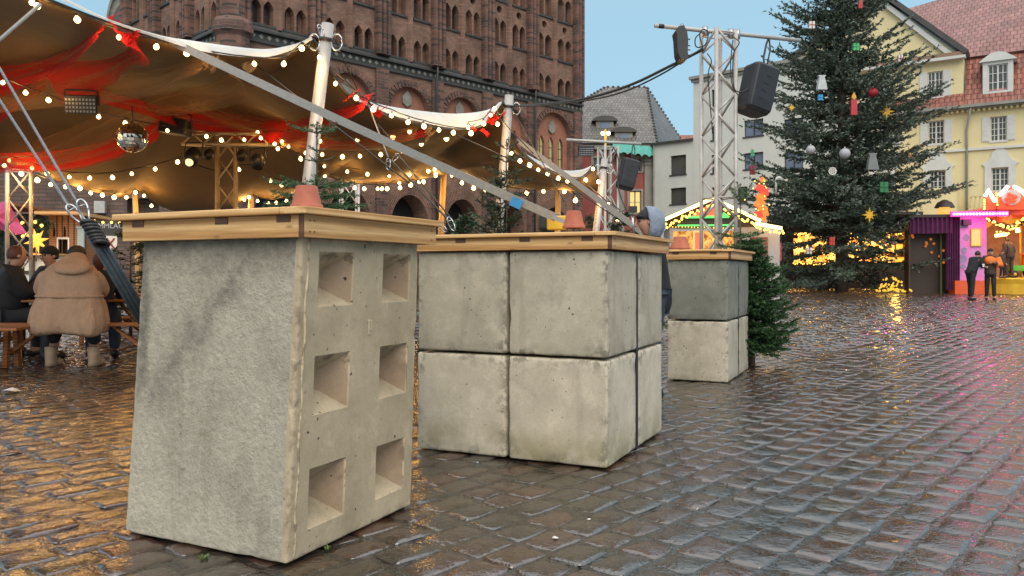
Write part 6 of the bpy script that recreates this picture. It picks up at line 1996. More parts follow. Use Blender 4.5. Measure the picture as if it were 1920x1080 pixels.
# roof slabs
for a, b_ in (((ux0 - .15, uz0), (uxa, uza + .05)), ((uxa, uza + .05), (ux1 + .1, uz1))):
    mb = MB(); n = 9
    for k in range(n):
        y0, y1 = -.35 + k * .42, -.35 + (k + 1) * .42 - .03
        p = [(a[0], y0, a[1]), (b_[0], y0, b_[1]), (b_[0], y1, b_[1]), (a[0], y1, a[1])]
        q = [(x, y, z - .05 - .015 * (k % 2)) for x, y, z in p]
        mb.add(p + q, [(0, 1, 2, 3), (7, 6, 5, 4), (0, 1, 5, 4), (1, 2, 6, 5), (2, 3, 7, 6), (3, 0, 4, 7)])
    mb.build('roof_slope', M['roof_metal'], gs, local=True)
mb = MB()
gb = [(ux0 + .1, uz0 + .02), (uxa, uza - .05), (ux1 - .05, uz1 + .02), (ux1 - .05, top), (ux0 + .1, top)]
mb.prism(gb, lambda u, y, z: (u, y, z), -.02, .05); mb.build('gable_board', M['dark_wood'], gs, local=True)
for (p, q, th) in (((1246, 412), (1334, 373), .052), ((1336, 372), (1426, 414), .052), ((1416, 419), (1466, 428), .055)):
    a, b_ = g(*p, -.42), g(*q, -.42)
    MB().tube([(a[0], -.42, a[1]), (b_[0], -.42, b_[1])], th, 8).build('rope_light', M['led_white'], gs, local=True)
dots(G1, along((1248, 424), (1334, 384), 26, 3, 2) + along((1338, 384), (1424, 426), 26, 3, 3) + along((1420, 428), (1468, 436), 14, 3, 4), .038, M['led_dot'], 'fairy_lights', gs, -.44)
dots(G1, along((1255, 425), (1380, 428), 22, .5, 5), .016, M['led_dot'], 'fairy_lights', gs, -.1)
pn = [g(1297, 405), g(1350, 405), g(1348, 392), g(1335, 385), g(1322, 388), g(1305, 396)]
MB().prism(pn, lambda u, y, z: (u, y, z), -.10, -.03).build('carved_lit_panel', M['glow_red'], gs, local=True)
a, b_ = g(1284, 411), g(1366, 406)
MB().box((a[0], -.14, b_[1] - .05), (b_[0], -.05, b_[1] + .02)).prism([g(1352, 407), g(1368, 407), g(1356, 398)], lambda u, y, z: (u, y, z), -.16, -.08).build('green_light_strip', M['glow_green'], gs, local=True)
a, b_ = g(1270, 423), g(1378, 420)
MB().box((a[0], -.16, a[1] - .03), (b_[0], -.06, a[1] + .02)).build('green_light_strip', M['glow_green'], gs, local=True)
def framed(fp, px0, px1, py0, py1, y, fm, im, parent, name='framed_poster', w=.06):
    x0, z0 = fp.at(px0, py1, y); x1, z1 = fp.at(px1, py0, y); z0 = fp.at(px0, py1, y)[1]
    MB().box((x0, y, z0), (x1, y + .04, z1)).build(name, im, parent, local=True)
    f = MB().box((x0 - w, y - .02, z0 - w), (x0, y + .05, z1 + w)).box((x1, y - .02, z0 - w), (x1 + w, y + .05, z1 + w)).box((x0, y - .02, z1), (x1, y + .05, z1 + w)).box((x0, y - .02, z0 - w), (x1, y + .05, z0))
    f.build(name + '_frame', fm, parent, local=True)
framed(G1, 1303, 1316, 436, 470, -.08, M['glow_yellow'], M['glow_red'], gs)
M['poster'] = pm('faded_pink_poster', (.42, .14, .12), (.30, .20, .16), 12, .5)
framed(G1, 1412, 1434, 450, 474, -.10, M['maroon'], M['poster'], gs, w=.09)
mb = MB()
rr = random.Random(3)
for k in range(16):
    u, z = g(1324 + rr.uniform(0, 58), 440 + rr.uniform(0, 44), .6); mb.ball((u, .6, z), .07, 8, 5)
mb.build('hanging_goods', M['glow_yellow'], gs, local=True)
light(G1.A + G1.ex * (uxa) + G1.ey * 0.6 + Vector((0, 0, 2.3)), 14, (1, .62, .22), .2, gs, 'stall_lamp')
light(G1.A + G1.ex * (ux1 + .3) - G1.ey * .6 + Vector((0, 0, 2.3)), 6, (1, .62, .22), .2, gs, 'stall_lamp')
# red sign board beside it
sb = thing('sign_board', 'red notice board on a post right of the gabled stall', 'sign', ground_at(1456, 27))
x0 = (1456 - 960) / F * 27
zc_ = U(1456, 472, 27).z; zh_ = 34 / F * 27 / 2
MB().box((x0 - .16, 26.97, zc_ - zh_), (x0 + .16, 27.0, zc_ + zh_)).build('board', pm('red_notice', (.45, .05, .07), (.36, .04, .05), 6, .5), sb)
mb = MB()
for k in range(4): mb.box((x0 - .11, 26.955, zc_ + zh_ * (.55 - k * .38)), (x0 + .11 - .05 * (k % 2), 26.966, zc_ + zh_ * (.62 - k * .38)))
mb.build('white_lines', M['white_paint'], sb)
MB().box((x0 - .03, 27.001, gz(27)), (x0 + .03, 27.05, zc_ + zh_)).build('post', M['dark_wood'], sb)
# red figure of lights above the stall roof end
lf = thing('light_figure', 'red and orange lit tumbling parcel figure standing above the stall end', 'light figure', U(1430, 420, 27.5))
rr = random.Random(12); PM_ = (em('lit_red_parcel', (1, .06, .03), 1.0, (.5, .02, .02)), em('lit_orange_parcel', (1, .22, .03), .9, (.6, .3, .05)))
for (px, py, s) in ((1429, 337, 5), (1424, 352, 7), (1432, 360, 9), (1427, 370, 9), (1424, 382, 9), (1430, 392, 8), (1422, 402, 8), (1434, 400, 7), (1418, 412, 7), (1430, 412, 7)):
    c = U(px, py, 27.5); q = s / F * 27.5 * .8
    a = rr.uniform(0, 1.5)
    red_ = rr.random() < .6; q_ = MB(); q_.obox(c, (q * math.cos(a), 0, q * math.sin(a)), (0, q * .8, 0), (-q * math.sin(a), 0, q * math.cos(a)))
    q_.build('red_parcel' if red_ else 'orange_parcel', PM_[0] if red_ else PM_[1], lf)
mb = MB()
for k in range(22):
    p = U(1424 + rr.gauss(0, 11), 335 + rr.uniform(0, 82), 27.35 + rr.uniform(-.2, .2)); mb.ball(tuple(p), .022, 6, 4)
mb.build('fairy_lights', M['led_dot'], lf)
MB().tube([U(1428, 340, 27.6), U(1428, 430, 27.6)], .03, 6).build('pole', M['black'], lf)

# long dark stall behind the spruce
G2 = FP(((1465 - 960) / F * 43, 43), -6)
ls = G2.thing('long_stall', 'long dark wooden stall with glowing openings seen through the big spruce', 'market stall')
def g2(px, py, y=0): return G2.at(px, py, y)
z0 = gz(43) - .05; ztp = g2(1580, 405)[1]
xa, xb = g2(1466, 0)[0], g2(1712, 0)[0]
ops = []
for a, b_ in ((1488, 1568), (1588, 1702)):
    ops.append([(g2(a, 0)[0], g2(1580, 492)[1]), (g2(b_, 0)[0], g2(1580, 492)[1]), (g2(b_, 0)[0], g2(1580, 436)[1]), (g2(a, 0)[0], g2(1580, 436)[1])])
mb = MB().holed([(xa, z0), (xb, z0), (xb, ztp), (xa, ztp)], ops, 0, .2)
mb.box((xa, .01, z0), (xa + .1, 3, ztp)).box((xb - .1, .01, z0), (xb, 3, ztp))
mb.build('stall_wall', M['dark_wood'], ls, local=True)
MB().box((xa - .2, -.8, ztp), (xb + .2, 3.2, ztp + .15)).build('roof', M['dark_wood'], ls, local=True)
MB().box((xa, 2.4, z0), (xb, 2.5, ztp - .1)).build('back_wall', litwall('lit_shelf_wall', (1.0, .50, .09), (.16, .03, .004), 4.0, 1.6), ls, local=True)
rr = random.Random(8)
GM_ = (M['glow_orange'], M['glow_yellow'], pm('dark_goods', (.12, .04, .02), None, 4, .6))
for k in range(150):
    px = rr.uniform(1490, 1700)
    if 1566 < px < 1590: continue
    py = rr.choice([442, 450, 462, 476, 488]) + rr.uniform(-3, 3)
    yy = rr.uniform(.5, 1.8)
    u, z = g2(px, py, yy); s = rr.uniform(.06, .15)
    if k > 96: continue
    q = MB()
    if rr.random() < .5: q.ball((u, yy, z), s, 7, 5)
    else: q.box((u - s, yy - s, z - s), (u + s, yy + s, z + s * .8))
    q.build(('lit_goods', 'lit_goods', 'dark_goods')[k % 3], GM_[k % 3], ls, local=True)
dots(G2, along((1490, 438), (1566, 440), 22, 2, 5) + along((1590, 437), (1700, 440), 32, 2, 6) + along((1590, 390), (1640, 412), 16, 4, 8) + along((1488, 494), (1568, 496), 20, 1.5, 9) + along((1530, 388), (1560, 390), 4, 1, 9), .035, M['led_dot'], 'fairy_lights', ls, -.15)
a, z = g2(1614, 442, .3)
for px, w in ((1614, 14), (1640, 5), (1548, 10), (1555, 12)):
    a, z = g2(px, 443 if px != 1555 else 495, .1); MB().tube([(a - w / F * 43 / 2, .1, z), (a + w / F * 43 / 2, .1, z)], .07, 8).build('tube_lamp', M['led_white'], ls, local=True)
for px in (1528, 1620, 1680):
    light(G2.A + G2.ex * g2(px, 0)[0] + G2.ey * .9 + Vector((0, 0, g2(px, 445)[1])), 90, (1, .50, .10), .2, ls, 'stall_lamp')
tag(ls)
# heap of yellow lights by the spruce foot
hp = thing('lit_bush', 'small glowing yellow bush of lights at the foot of the big spruce', 'light bush', ground_at(1672, 34))
mb = MB(); rr = random.Random(5)
for k in range(60):
    a = rr.gauss(0, .34); z = abs(rr.gauss(0, .28)) * max(.2, 1 - abs(a)); mb.ball((a, rr.uniform(-.2, .2), .08 + z), rr.uniform(.03, .06), 6, 4)
mb.build('yellow_bulbs', em('yellow_light_leaf', (1, .55, .05), .8, (.8, .5, .05)), hp, local=True)
light(wloc(hp) @ Vector((0, -.4, .4)), 14, (1, .6, .12), .2, hp, 'bush_glow')

# dark purple booth, pink panel and carousel
G3 = FP(((1700 - 960) / F * 34, 34), -10)
def g3(px, py, y=0): return G3.at(px, py, y)
z0 = gz(34) - .03
bo = G3.thing('curtained_booth', 'dark booth hung with a purple gathered curtain left of the pink panel', 'booth')
xa, xb = g3(1704, 0)[0], g3(1798, 0)[0]; zt = g3(1750, 408)[1]
MB().box((xa, .5, z0), (xb, .6, zt)).box((xa, -.2, zt), (xb, 2, zt + .12)).box((xa, 0, z0), (xa + .06, .5, zt)).build('booth_body', M['dark_wood'], bo, local=True)
def curtain(u0, u1, z0, z1, y, m, parent, folds=8, gather=0):
    mb = MB(); V = []; n = folds * 6
    for i in range(n + 1):
        t = i / n
        for j in range(7):
            s = j / 6
            u = u0 + (u1 - u0) * t
            if gather: u = u0 + (u1 - u0) * (t ** (1 + gather * s))
            V.append((u, y + .07 * math.sin(t * folds * 6.283) * (1 - .3 * s), z1 - (z1 - z0) * s))
    mb.add(V, [(7 * i + k, 7 * i + 7 + k, 7 * i + 8 + k, 7 * i + 1 + k) for i in range(n) for k in range(6)], 0, True)
    return mb.build('curtain', m, parent, local=True)
curtain(g3(1772, 0)[0], xb, z0 + .2, zt, -.1, M['purple'], bo, 6)
curtain(xa, xb - .3, g3(1750, 438)[1], zt, -.12, M['purple'], bo, 9)
MB().box((g3(1768, 0)[0], .3, z0), (g3(1771, 0)[0], .4, zt)).build('green_post', pm('dull_green_paint', (.12, .16, .06), None, 4, .6), bo, local=True)
mb = MB(); rr = random.Random(2)
for k in range(12):
    u, z = g3(1708 + rr.uniform(0, 64), 440 + rr.uniform(0, 55), .45); mb.ball((u, .45, z), .06, 6, 4)
mb.build('dim_lamps', em('dim_orange_lamp', (1, .25, .04), .35, (.4, .15, .05)), bo, local=True)
pk = G3.thing('ticket_booth', 'pink and lilac painted booth panel with pink light bar above and orange base', 'ticket booth')
xa, xb = g3(1799, 0)[0], g3(1849, 0)[0]; zt = g3(1820, 407)[1]; zb3 = g3(1820, 526)[1]
MB().box((xa, -.05, zb3), (xb, 1.4, zt)).build('panel', M['pink_panel'], pk, local=True)
MB().box((g3(1786, 0)[0], -.3, z0), (g3(1843, 0)[0], 1, zb3 - .003)).build('base', M['orange_paint'], pk, local=True)
framed(G3, 1822, 1838, 430, 460, -.09, M['yellow_paint'], M['glow_yellow'], pk, 'booth_window', .04)
blot = pm('lilac_blot_paint', (.30, .24, .42), (.20, .16, .26), 5, .6)
mb = MB()
for (px, py, s) in ((1808, 470, .12), (1804, 485, .16), (1812, 445, .12), (1806, 500, .10), (1826, 512, .09), (1810, 418, .10), (1840, 500, .1)):
    u, z = g3(px, py, -.07); n = 10
    pts = [(u + s * (1 + .3 * math.sin(k * 2.2 + px)) * math.cos(2 * math.pi * k / n), z + s * 1.2 * math.sin(2 * math.pi * k / n)) for k in range(n)]
    mb.prism(pts, lambda a, y, zz: (a, y, zz), -.062, -.052)
mb.build('painted_flowers', blot, pk, local=True)
u, z = g3(1812, 417, -.2); o = MB().box((u - .16, -.32, z - .12), (u + .16, -.1, z + .12)).build('spotlight', M['black'], pk, local=True)
a, z1 = g3(1782, 402, -.35); b_, _ = g3(1890, 400, -.35)
MB().box((a, -.42, z1 - .10), (b_, -.3, z1 + .12)).build('light_bar', M['led_pinkbar'], pk, local=True)
mb = MB()
for k in range(17):
    mb.ball((a + .1 + (b_ - a - .2) * k / 16, -.47, z1), .055, 8, 6)
mb.build('pink_bulbs', M['led_pink'], pk, local=True)
light(G3.A + G3.ex * ((a + b_) / 2) - G3.ey * 1.0 + Vector((0, 0, z1 - .1)), 45, (1, .02, .42), .15, pk, 'pink_glow')
ca = G3.thing('carousel', "children's carousel with glowing crown fascia and yellow platform at the right edge", 'carousel')
xc = g3(1960, 0)[0]; xl = g3(1862, 0)[0]; R_ = 2.4
xcen = g3(1925, 0)[0] + .6; yc = 2.2
zpl = g3(1900, 521)[1]
MB().lathe([(R_ + .2, z0 - .0), (R_ + .2, zpl - .25), (R_ + .25, zpl - .05), (R_ + .2, zpl), (.01, zpl)], (xcen, yc, 0), 40, 0, False).build('platform', M['yellow_paint'], ca, local=True)
zr = g3(1900, 404)[1]; zr2 = g3(1900, 392)[1]
MB().lathe([(R_ + .1, zr - .25), (R_ + .35, zr), (R_ + .35, zr2), (R_ + .1, zr2 + .05), (.01, zr2 + .5)], (xcen, yc, 0), 40, 0, False).build('canopy', M['orange_paint'], ca, local=True)
curt = MB(); V = []; n = 48
for i in range(n + 1):
    t = math.pi + math.pi * i / n
    for j in range(3):
        rad = R_ + .25 - .1 * j
        V.append((xcen + rad * math.cos(t), yc + rad * math.sin(t), zr - .02 - j * .17 * (1 + .5 * math.sin(i * .8))))
curt.add(V, [(3 * i + k, 3 * i + 3 + k, 3 * i + 4 + k, 3 * i + 1 + k) for i in range(n) for k in range(2)], 0, True)
curt.build('swag_valance', em('lit_orange_valance', (1, .33, .02), .55, (.8, .35, .03)), ca, local=True)
# crown boards
def crown(pts, m, y, nm='crown_board', th=.08):
    P = [g3(px, py, y) for px, py in pts]
    return MB().prism(P, lambda u, yy, z: (u, yy, z), y, y + th).build(nm, m, ca, local=True)
crown([(1845, 392), (1846, 366), (1853, 356), (1859, 368), (1866, 358), (1872, 372), (1880, 366), (1890, 352), (1900, 348), (1916, 356), (1930, 372), (1945, 356), (1960, 352), (1975, 360), (1975, 394)], M['orange_paint'], -.45)
for pts in ([(1847, 368), (1853, 356), (1860, 368), (1866, 378)], [(1874, 366), (1882, 358), (1890, 349)], [(1900, 350), (1910, 354), (1920, 362), (1928, 372)]):
    P = [(*g3(px, py, -.55),) for px, py in pts]
    MB().tube([(u, -.55, z) for u, z in P], .075, 8).build('neon_tube', em('white_neon', (1, .93, .85), 3.0), ca, local=True)
P = [g3(1896, 372, -.56)]
rose = MB()
for k in range(9):
    a = k * 2.4; rad = .045 * math.sqrt(k) * 1.6
    rose.ball((P[0][0] + rad * math.cos(a), -.5, P[0][1] + rad * math.sin(a)), .09, 8, 5)
rose.build('painted_rose', em('lit_rose', (1, .12, .05), .8, (.7, .1, .05)), ca, local=True)
MB().lathe([(.001, 0), (.26, .0)], (0, 0, 0), 16).v
u, z = g3(1896, 370, -.46)
MB().prism([(u + .36 * math.cos(2 * math.pi * k / 16), z + .32 * math.sin(2 * math.pi * k / 16)) for k in range(16)], lambda a, y, zz: (a, y, zz), -.47, -.451).build('medallion', pm('silver_medallion', (.55, .5, .48), None, 4, .4), ca, local=True)
dots(G3, along((1868, 362), (1870, 384), 6, .4) + along((1846, 374), (1846, 392), 5, .4) + along((1852, 412), (1880, 424), 12, 2.5, 4) + along((1880, 424), (1895, 428), 8, 3, 4) + along((1895, 428), (1920, 410), 14, 3, 5) + along((1870, 436), (1893, 438), 5, 2, 7), .04, M['led_dot'], 'fairy_lights', ca, -.6)
gar = MB(); rr = random.Random(9)
for k in range(160):
    t = k / 160; px = 1852 + t * 78; py = 412 + 14 * math.sin(t * math.pi) + rr.uniform(-3, 3)
    u, zz = g3(px, py, -.5); a = rr.uniform(0, 6.28); s = .09
    gar.add([(u, -.5, zz), (u + s * math.cos(a), -.55, zz + s * math.sin(a)), (u + s * math.cos(a + .7), -.45, zz + s * math.sin(a + .7))], [(0, 1, 2)])
gar.build('green_garland', M['needles_dark'], ca, local=True)
for dx in (-1.9, -.3, 1.6): MB().tube([(xcen + dx, yc - .9, zpl), (xcen + dx, yc - .9, zr)], .05, 8).build('twisted_pole', M['yellow_paint'], ca, local=True)
MB().box((xcen - 1.6, yc + .9, zpl), (xcen + 1.6, yc + 1.0, zr)).build('centre_panel', pm('warm_panel', (.5, .34, .2), (.4, .2, .1), 3, .6), ca, local=True)
a, z = g3(1866, 442, .2); b_, _ = g3(1888, 438, .2)
MB().tube([(a, .2, z), (b_, .2, z + .06)], .07, 8).build('tube_lamp', M['led_white'], ca, local=True)
a, z = g3(1906, 420, .4); b_, z2_ = g3(1909, 436, .4)
MB().tube([(a, .4, z), (b_, .4, z2_)], .09, 8).build('tube_lamp', M['led_white'], ca, local=True)
light(G3.A + G3.ex * (xcen - 1.2) + G3.ey * .2 + Vector((0, 0, zr - .4)), 85, (1, .58, .2), .2, ca, 'carousel_lamp')
light(G3.A + G3.ex * (xcen + .5) - G3.ey * 1.3 + Vector((0, 0, zr + .6)), 60, (1, .42, .12), .2, ca, 'crown_glow')
# green ride tractor on the platform
u, z = g3(1908, 500, .6)
tr = thing('ride_tractor', 'small green toy tractor on the carousel platform', 'ride tractor', G3.A + G3.ex * (u + .15) + G3.ey * .6 + Vector((0, 0, zpl)), G3.a)
o = MB().box((-.5, -.18, .28), (.15, .18, .52)).box((.15, -.22, .28), (.6, .22, .42)).build('body', M['green_paint'], tr, local=True); bevel(o, .03, 3)
o = MB().box((.1, -.24, .42), (.16, .24, .95)).box((.52, -.24, .42), (.58, .24, .95)).box((.05, -.27, .95), (.65, .27, 1.02)).build('cab', M['orange_paint'], tr, local=True)
for x, r in ((-.36, .15), (.40, .24)):
    for y in (-.28, .22):
        w = MB()
        w.tube([(x, y, r), (x, y + .09, r)], r, 18); wo_ = w.build('wheel', M['rubber'], tr, local=True)
        MB().tube([(x, y - .006, r), (x, y + .1, r)], r * .45, 12).build('rim', M['yellow_paint'], wo_, local=True)
# round street lamp by the booth
u, z = g3(1771, 398, -.2)
sl = thing('globe_lamp', 'yellow glowing globe lamp with dark cap above the curtained booth', 'lamp', ground_at(1771, 35.2))
c = U(1771, 398, 35.2)
MB().ball(tuple(c), .30, 14, 10).build('globe', em('yellow_globe', (1, .55, .12), .75, (.8, .6, .3)), sl)
MB().lathe([(.42, 0), (.30, .22), (.08, .35)], (c.x, c.y, c.z + .2), 12).build('cap', M['dark_wood'], sl)
MB().tube([(c.x, c.y, gz(35)), (c.x, c.y, c.z - .25)], .05, 8).build('post', M['black'], sl)
# tan twin globe lamp far left of pale house
sl = thing('street_lamp', 'slim golden street lamp with two glowing globes above the distant truss', 'street lamp', ground_at(1135, 40))
c = U(1135, 250, 40)
MB().tube([(c.x, c.y, gz(40)), (c.x, c.y, c.z + .2)], .06, 8).build('post', M['yellow_paint'], sl)
for s in (-.12, .15): MB().ball((c.x + s, c.y, c.z + .0), .10, 10, 7).build('globe', M['bulb_cool'], sl)

# ------------------------------------------------------------------ left side stalls
G4 = FP(((0 - 960) / F * 17, 17), 8)
def g4(px, py, y=0): return G4.at(px, py, y)
hut = G4.thing('wooden_hut', 'narrow plank hut with carved slots and lit counter left of the dark sign', 'wooden hut')
xa, xb = g4(92, 0)[0], g4(150, 0)[0]; zt = g4(120, 404)[1]
zo0, zo1 = g4(0, 480)[1], g4(0, 448)[1]
op = [[(g4(110, 0)[0], zo0), (g4(128, 0)[0], zo0), (g4(128, 0)[0], zo1), (g4(110, 0)[0], zo1)]]
slots = []
for px, pw in ((101, 2.2), (121, 2.2)):
    cx = g4(px, 0)[0]; w = pw / F * 17; a, b_ = g4(0, 443)[1], g4(0, 424)[1]
    slots.append([(cx - w, a), (cx + w, a), (cx + w * 1.2, (a + b_) / 2), (cx + w * .6, b_), (cx - w * .6, b_)])
mb = MB().holed([(xa, gz(17)), (xb, gz(17)), (xb, zt), (xa, zt)], op + slots, 0, .06)
mb.box((xa, .07, gz(17)), (xa + .05, 2, zt)).box((xb - .05, .07, gz(17)), (xb, 2, zt))
mb.build('plank_front', M['hut_wood'], hut, local=True)
MB().box((xa, .3, gz(17)), (xb, .35, zt)).build('inner_wall', M['dark_wood'], hut, local=True)
mb = MB()
for px in (106, 116, 127, 138): u = g4(px, 0)[0]; mb.box((u, -.012, gz(17)), (u + .02, 0, zt))
mb.build('batten', M['dark_wood'], hut, local=True)
MB().box((xa - .15, -.35, zt), (xb + .1, 2.2, zt + .07)).build('roof_board', M['pine'], hut, local=True)
u0, u1 = g4(110, 0)[0], g4(128, 0)[0]
MB().box((u0 - .03, -.03, zo1), (u1 + .03, 0, zo1 + .04)).box((u0 - .03, -.03, zo0), (u0, 0, zo1)).box((u1, -.03, zo0), (u1 + .03, 0, zo1)).build('hatch_frame', M['white_paint'], hut, local=True)
ct = G4.thing('serving_counter', 'pale counter with pine top and dark rail left of the plank hut', 'counter')
a, b_ = g4(46, 0, -.6)[0], g4(103, 0, -.6)[0]; zc = g4(70, 475, -.6)[1]
MB().box((a, -.6, gz(17)), (b_, -.1, zc - .04)).build('counter_front', M['pale_plaster'], ct, local=True)
MB().box((a - .1, -.75, zc - .04), (b_ + .05, 0, zc)).build('counter_top', M['pine'], ct, local=True)
MB().box((a, -.64, zc - .42), (b_, -.6, zc - .36)).build('rail', M['dark_wood'], ct, local=True)
for px in (62, 92):
    u = g4(px, 0, -.6)[0]; MB().box((u, -.66, gz(17)), (u + .05, -.64, zc - .05)).build('upright', M['dark_wood'], ct, local=True)
# back shelf with lamps
sh = G4.thing('stall_canopy', 'dark stall frame hung with small bulbs and greenery behind the counter', 'market stall')
a, b_ = g4(-30, 0, 1.6)[0], g4(92, 0, 1.6)[0]
z1_ = g4(60, 437, 1.6)[1]
MB().box((a, 1.6, gz(18)), (b_, 1.7, z1_ + .45)).build('back_wall', M['dark_wood'], sh, local=True)
MB().box((a, -.3, z1_), (b_, -.2, z1_ + .05)).box((a, -.3, z1_ + .5), (b_, 1.8, z1_ + .56)).build('fascia', M['hut_wood'], sh, local=True)
dots(G4, [(42, 418), (66, 416), (78, 423), (12, 432), (50, 440), (43, 443), (72, 441), (92, 464), (88, 466), (60, 442), (30, 437)], .035, M['led_dot'], 'fairy_lights', sh, -.32)
rr = random.Random(5); mb = MB()
for k in range(300):
    u, z = g4(rr.uniform(-10, 95), 421 + rr.gauss(0, 6), -.3); aa = rr.uniform(0, 6.28); s = .10
    mb.add([(u, -.3, z), (u + s * math.cos(aa), -.35, z + s * math.sin(aa)), (u + s * math.cos(aa + .4), -.28, z + s * math.sin(aa + .4))], [(0, 1, 2)])
mb.build('green_garland', M['needles_dark'], sh, local=True)
st = thing('paper_star', 'glowing orange paper star standing on the pale counter', 'star lamp', U(68, 452, 16.4))
poly = []
for k in range(16):
    r = .27 if k % 2 == 0 else .11; aa = math.pi * k / 8 + .2; poly.append((r * math.cos(aa), r * math.sin(aa)))
mb = MB(); V = [(u, 0, z) for u, z in poly] + [(0, -.09, 0), (0, .09, 0)]
mb.add(V, [(i, (i + 1) % 16, 16) for i in range(16)] + [((i + 1) % 16, i, 17) for i in range(16)])
mb.build('star_points', em('lit_paper_star', (1, .46, .06), 1.3, (.8, .45, .1)), st, local=True)
light(U(68, 452, 16.1), 8, (1, .55, .15), .1, st, 'star_glow')
MB().tube([(0, 0, -.08), (0, 0, -.42)], .012, 6).build('stem', M['hut_wood'], st, local=True)
# dark chalk sign
sg = G4.thing('shop_sign', 'black board with white hand lettering and a shield beside the plank hut', 'sign')
a, z1_ = g4(176, 414, -.1); b_, z0_ = g4(246, 480, -.1)
MB().box((a, -.1, g4(200, 432, -.1)[1]), (b_, -.05, z1_)).box((g4(196, 0)[0], -.1, z0_ - .1), (g4(222, 0)[0], -.05, g4(200, 432, -.1)[1])).build('board', pm('blackboard', (.03, .035, .035), None, 4, .6), sg, local=True)
def text(s, loc, size, m, parent, name='lettering', rz=0.0, ext=.004):
    cu = bpy.data.curves.new(name, 'FONT'); cu.body = s; cu.size = size; cu.extrude = ext; cu.align_x = 'CENTER'; cu.align_y = 'CENTER'
    cu.materials.append(m)
    tmp = bpy.data.objects.new(name, cu); COL.objects.link(tmp); dg = bpy.context.evaluated_depsgraph_get()
    me = bpy.data.meshes.new_from_object(tmp.evaluated_get(dg)); bpy.data.objects.remove(tmp)
    o = bpy.data.objects.new(name, me); o.location = loc; o.rotation_euler = (RAD(90), 0, rz); link(o, parent); return o
uc = (g4(180, 0)[0] + g4(236, 0)[0]) / 2
text('FLAMMLACHS', (uc, -.11, g4(208, 424, -.1)[1]), .152, em('glowing_chalk_white', (.9, .92, .9), .25, (.8, .8, .8)), sg)  # lettering given a faint glow of its own
u, z = g4(208, 457, -.11); s_ = .13
MB().prism([(u - s_, z + s_ * 1.3), (u + s_, z + s_ * 1.3), (u + s_, z - s_ * .3), (u, z - s_ * 1.6), (u - s_, z - s_ * .3)], lambda q, y, zz: (q, y, zz), -.13, -.11).build('shield', M['white_paint'], sg, local=True)
MB().beam((u - s_ * .6, -.136, z - s_ * .8), (u + s_ * .6, -.136, z + s_ * .9), .01, .035).beam((u + s_ * .6, -.14, z - s_ * .8), (u - s_ * .6, -.14, z + s_ * .9), .01, .035).build('crossed_emblem', M['maroon'], sg, local=True)
for px in (184, 199, 213, 226, 240, 178):
    pass
dots(G4, [(177, 414), (193, 417), (209, 417), (224, 418), (240, 420)], .028, M['led_dot'], 'fairy_lights', sg, -.16)
cont = G4.thing('crate_wall', 'light grey blue panel standing beside the plank hut', 'panel')
a, z1_ = g4(146, 428, -.05); b_, _ = g4(158, 428, -.05)
MB().box((a, -.08, gz(17)), (b_, -.02, z1_)).box((a - .02, -.1, z1_), (b_ + .02, 0, z1_ + .04)).build('panel_board', pm('grey_blue_panel', (.30, .40, .44), None, 3, .6), cont, local=True)
# pink cloth
mb = MB(); P = [(-40, 376), (0, 381), (14, 374), (22, 392), (38, 418), (50, 437), (30, 440), (0, 430), (-40, 426)]
V = [U(px, py, 13.6 + .12 * math.sin(i * 1.9)) for i, (px, py) in enumerate(P)]
c_ = sum(V, Vector()) / len(V) + Vector((0, -.25, 0))
mb.add(V + [c_], [(i, (i + 1) % 9, 9) for i in range(9)])
tag(mb.build('pink_tarp', fabric('pink_cloth', (.62, .10, .26), .3)), 'bright pink cloth stretched behind the left truss tower', 'cloth')
# ------------------------------------------------------------------ benches, tables, people
def beer_bench(c, L, rz, h, w, label, name, cat, group=None, low=False):
    t = thing(name, label, cat, c, rz, group)
    o = MB().box((-L / 2, -w / 2, h - .03), (L / 2, w / 2, h)).build('seat' if cat == 'bench' else 'table_top', M['bench_wood'], t, local=True); bevel(o, .006, 2)
    for s in (-1, 1):
        x = s * (L / 2 - .35)
        mb = MB()
        for q in (-1, 1): mb.beam((x, q * w * .32, h - .03), (x + .0, q * w * .46, 0), .06, .05, up=(1, 0, 0))
        mb.box((x - .02, -w * .40, h * .30), (x + .02, w * .40, h * .30 + .06))
        mb.build('leg_frame', M['bench_wood'], t, local=True)
        MB().beam((x, 0, h * .33), (x - s * .38, 0, h - .035), .05, .03).build('brace', M['bench_wood'], t, local=True)
    return t
def gp(px, d): return Vector(((px - 960) / F * d, d, 0))
beer_bench(gp(150, 9.15), 2.2, RAD(4), .49, .27, 'front bench under the person in the beige coat', 'bench', 'bench', 'wooden benches under the tent')
beer_bench(gp(-75, 8.7), 1.3, RAD(6), .47, .30, 'bench end sticking in from the left frame edge', 'bench', 'bench', 'wooden benches under the tent')
beer_bench(gp(150, 9.95), 2.4, RAD(4), .74, .62, 'table with bottles the guests sit at', 'table', 'table', 'wooden tables under the tent')
beer_bench(gp(180, 10.75), 2.2, RAD(4), .47, .27, 'rear bench on the far side of the table', 'bench', 'bench', 'wooden benches under the tent')
beer_bench(gp(250, 12.3), 2.0, RAD(10), .74, .6, 'second table further back beside the dark fir', 'table', 'table', 'wooden tables under the tent')
def bottle(p, label, m, k=1.0):
    t = thing('bottle', label, 'bottle', p, group='brown bottles on the table')
    MB().lathe([(.001, 0), (.033, .002), (.033, .13), (.028, .16), (.014, .19), (.013, .235), (.001, .236)], (0, 0, 0), 14).build('glass', m, t, local=True)
    MB().lathe([(.0338, .04), (.0338, .11)], (0, 0, 0), 14).build('paper_label', pm('bottle_label', (.45, .3, .12), None, 5, .6), t, local=True)
    t.scale = (k, k, k)
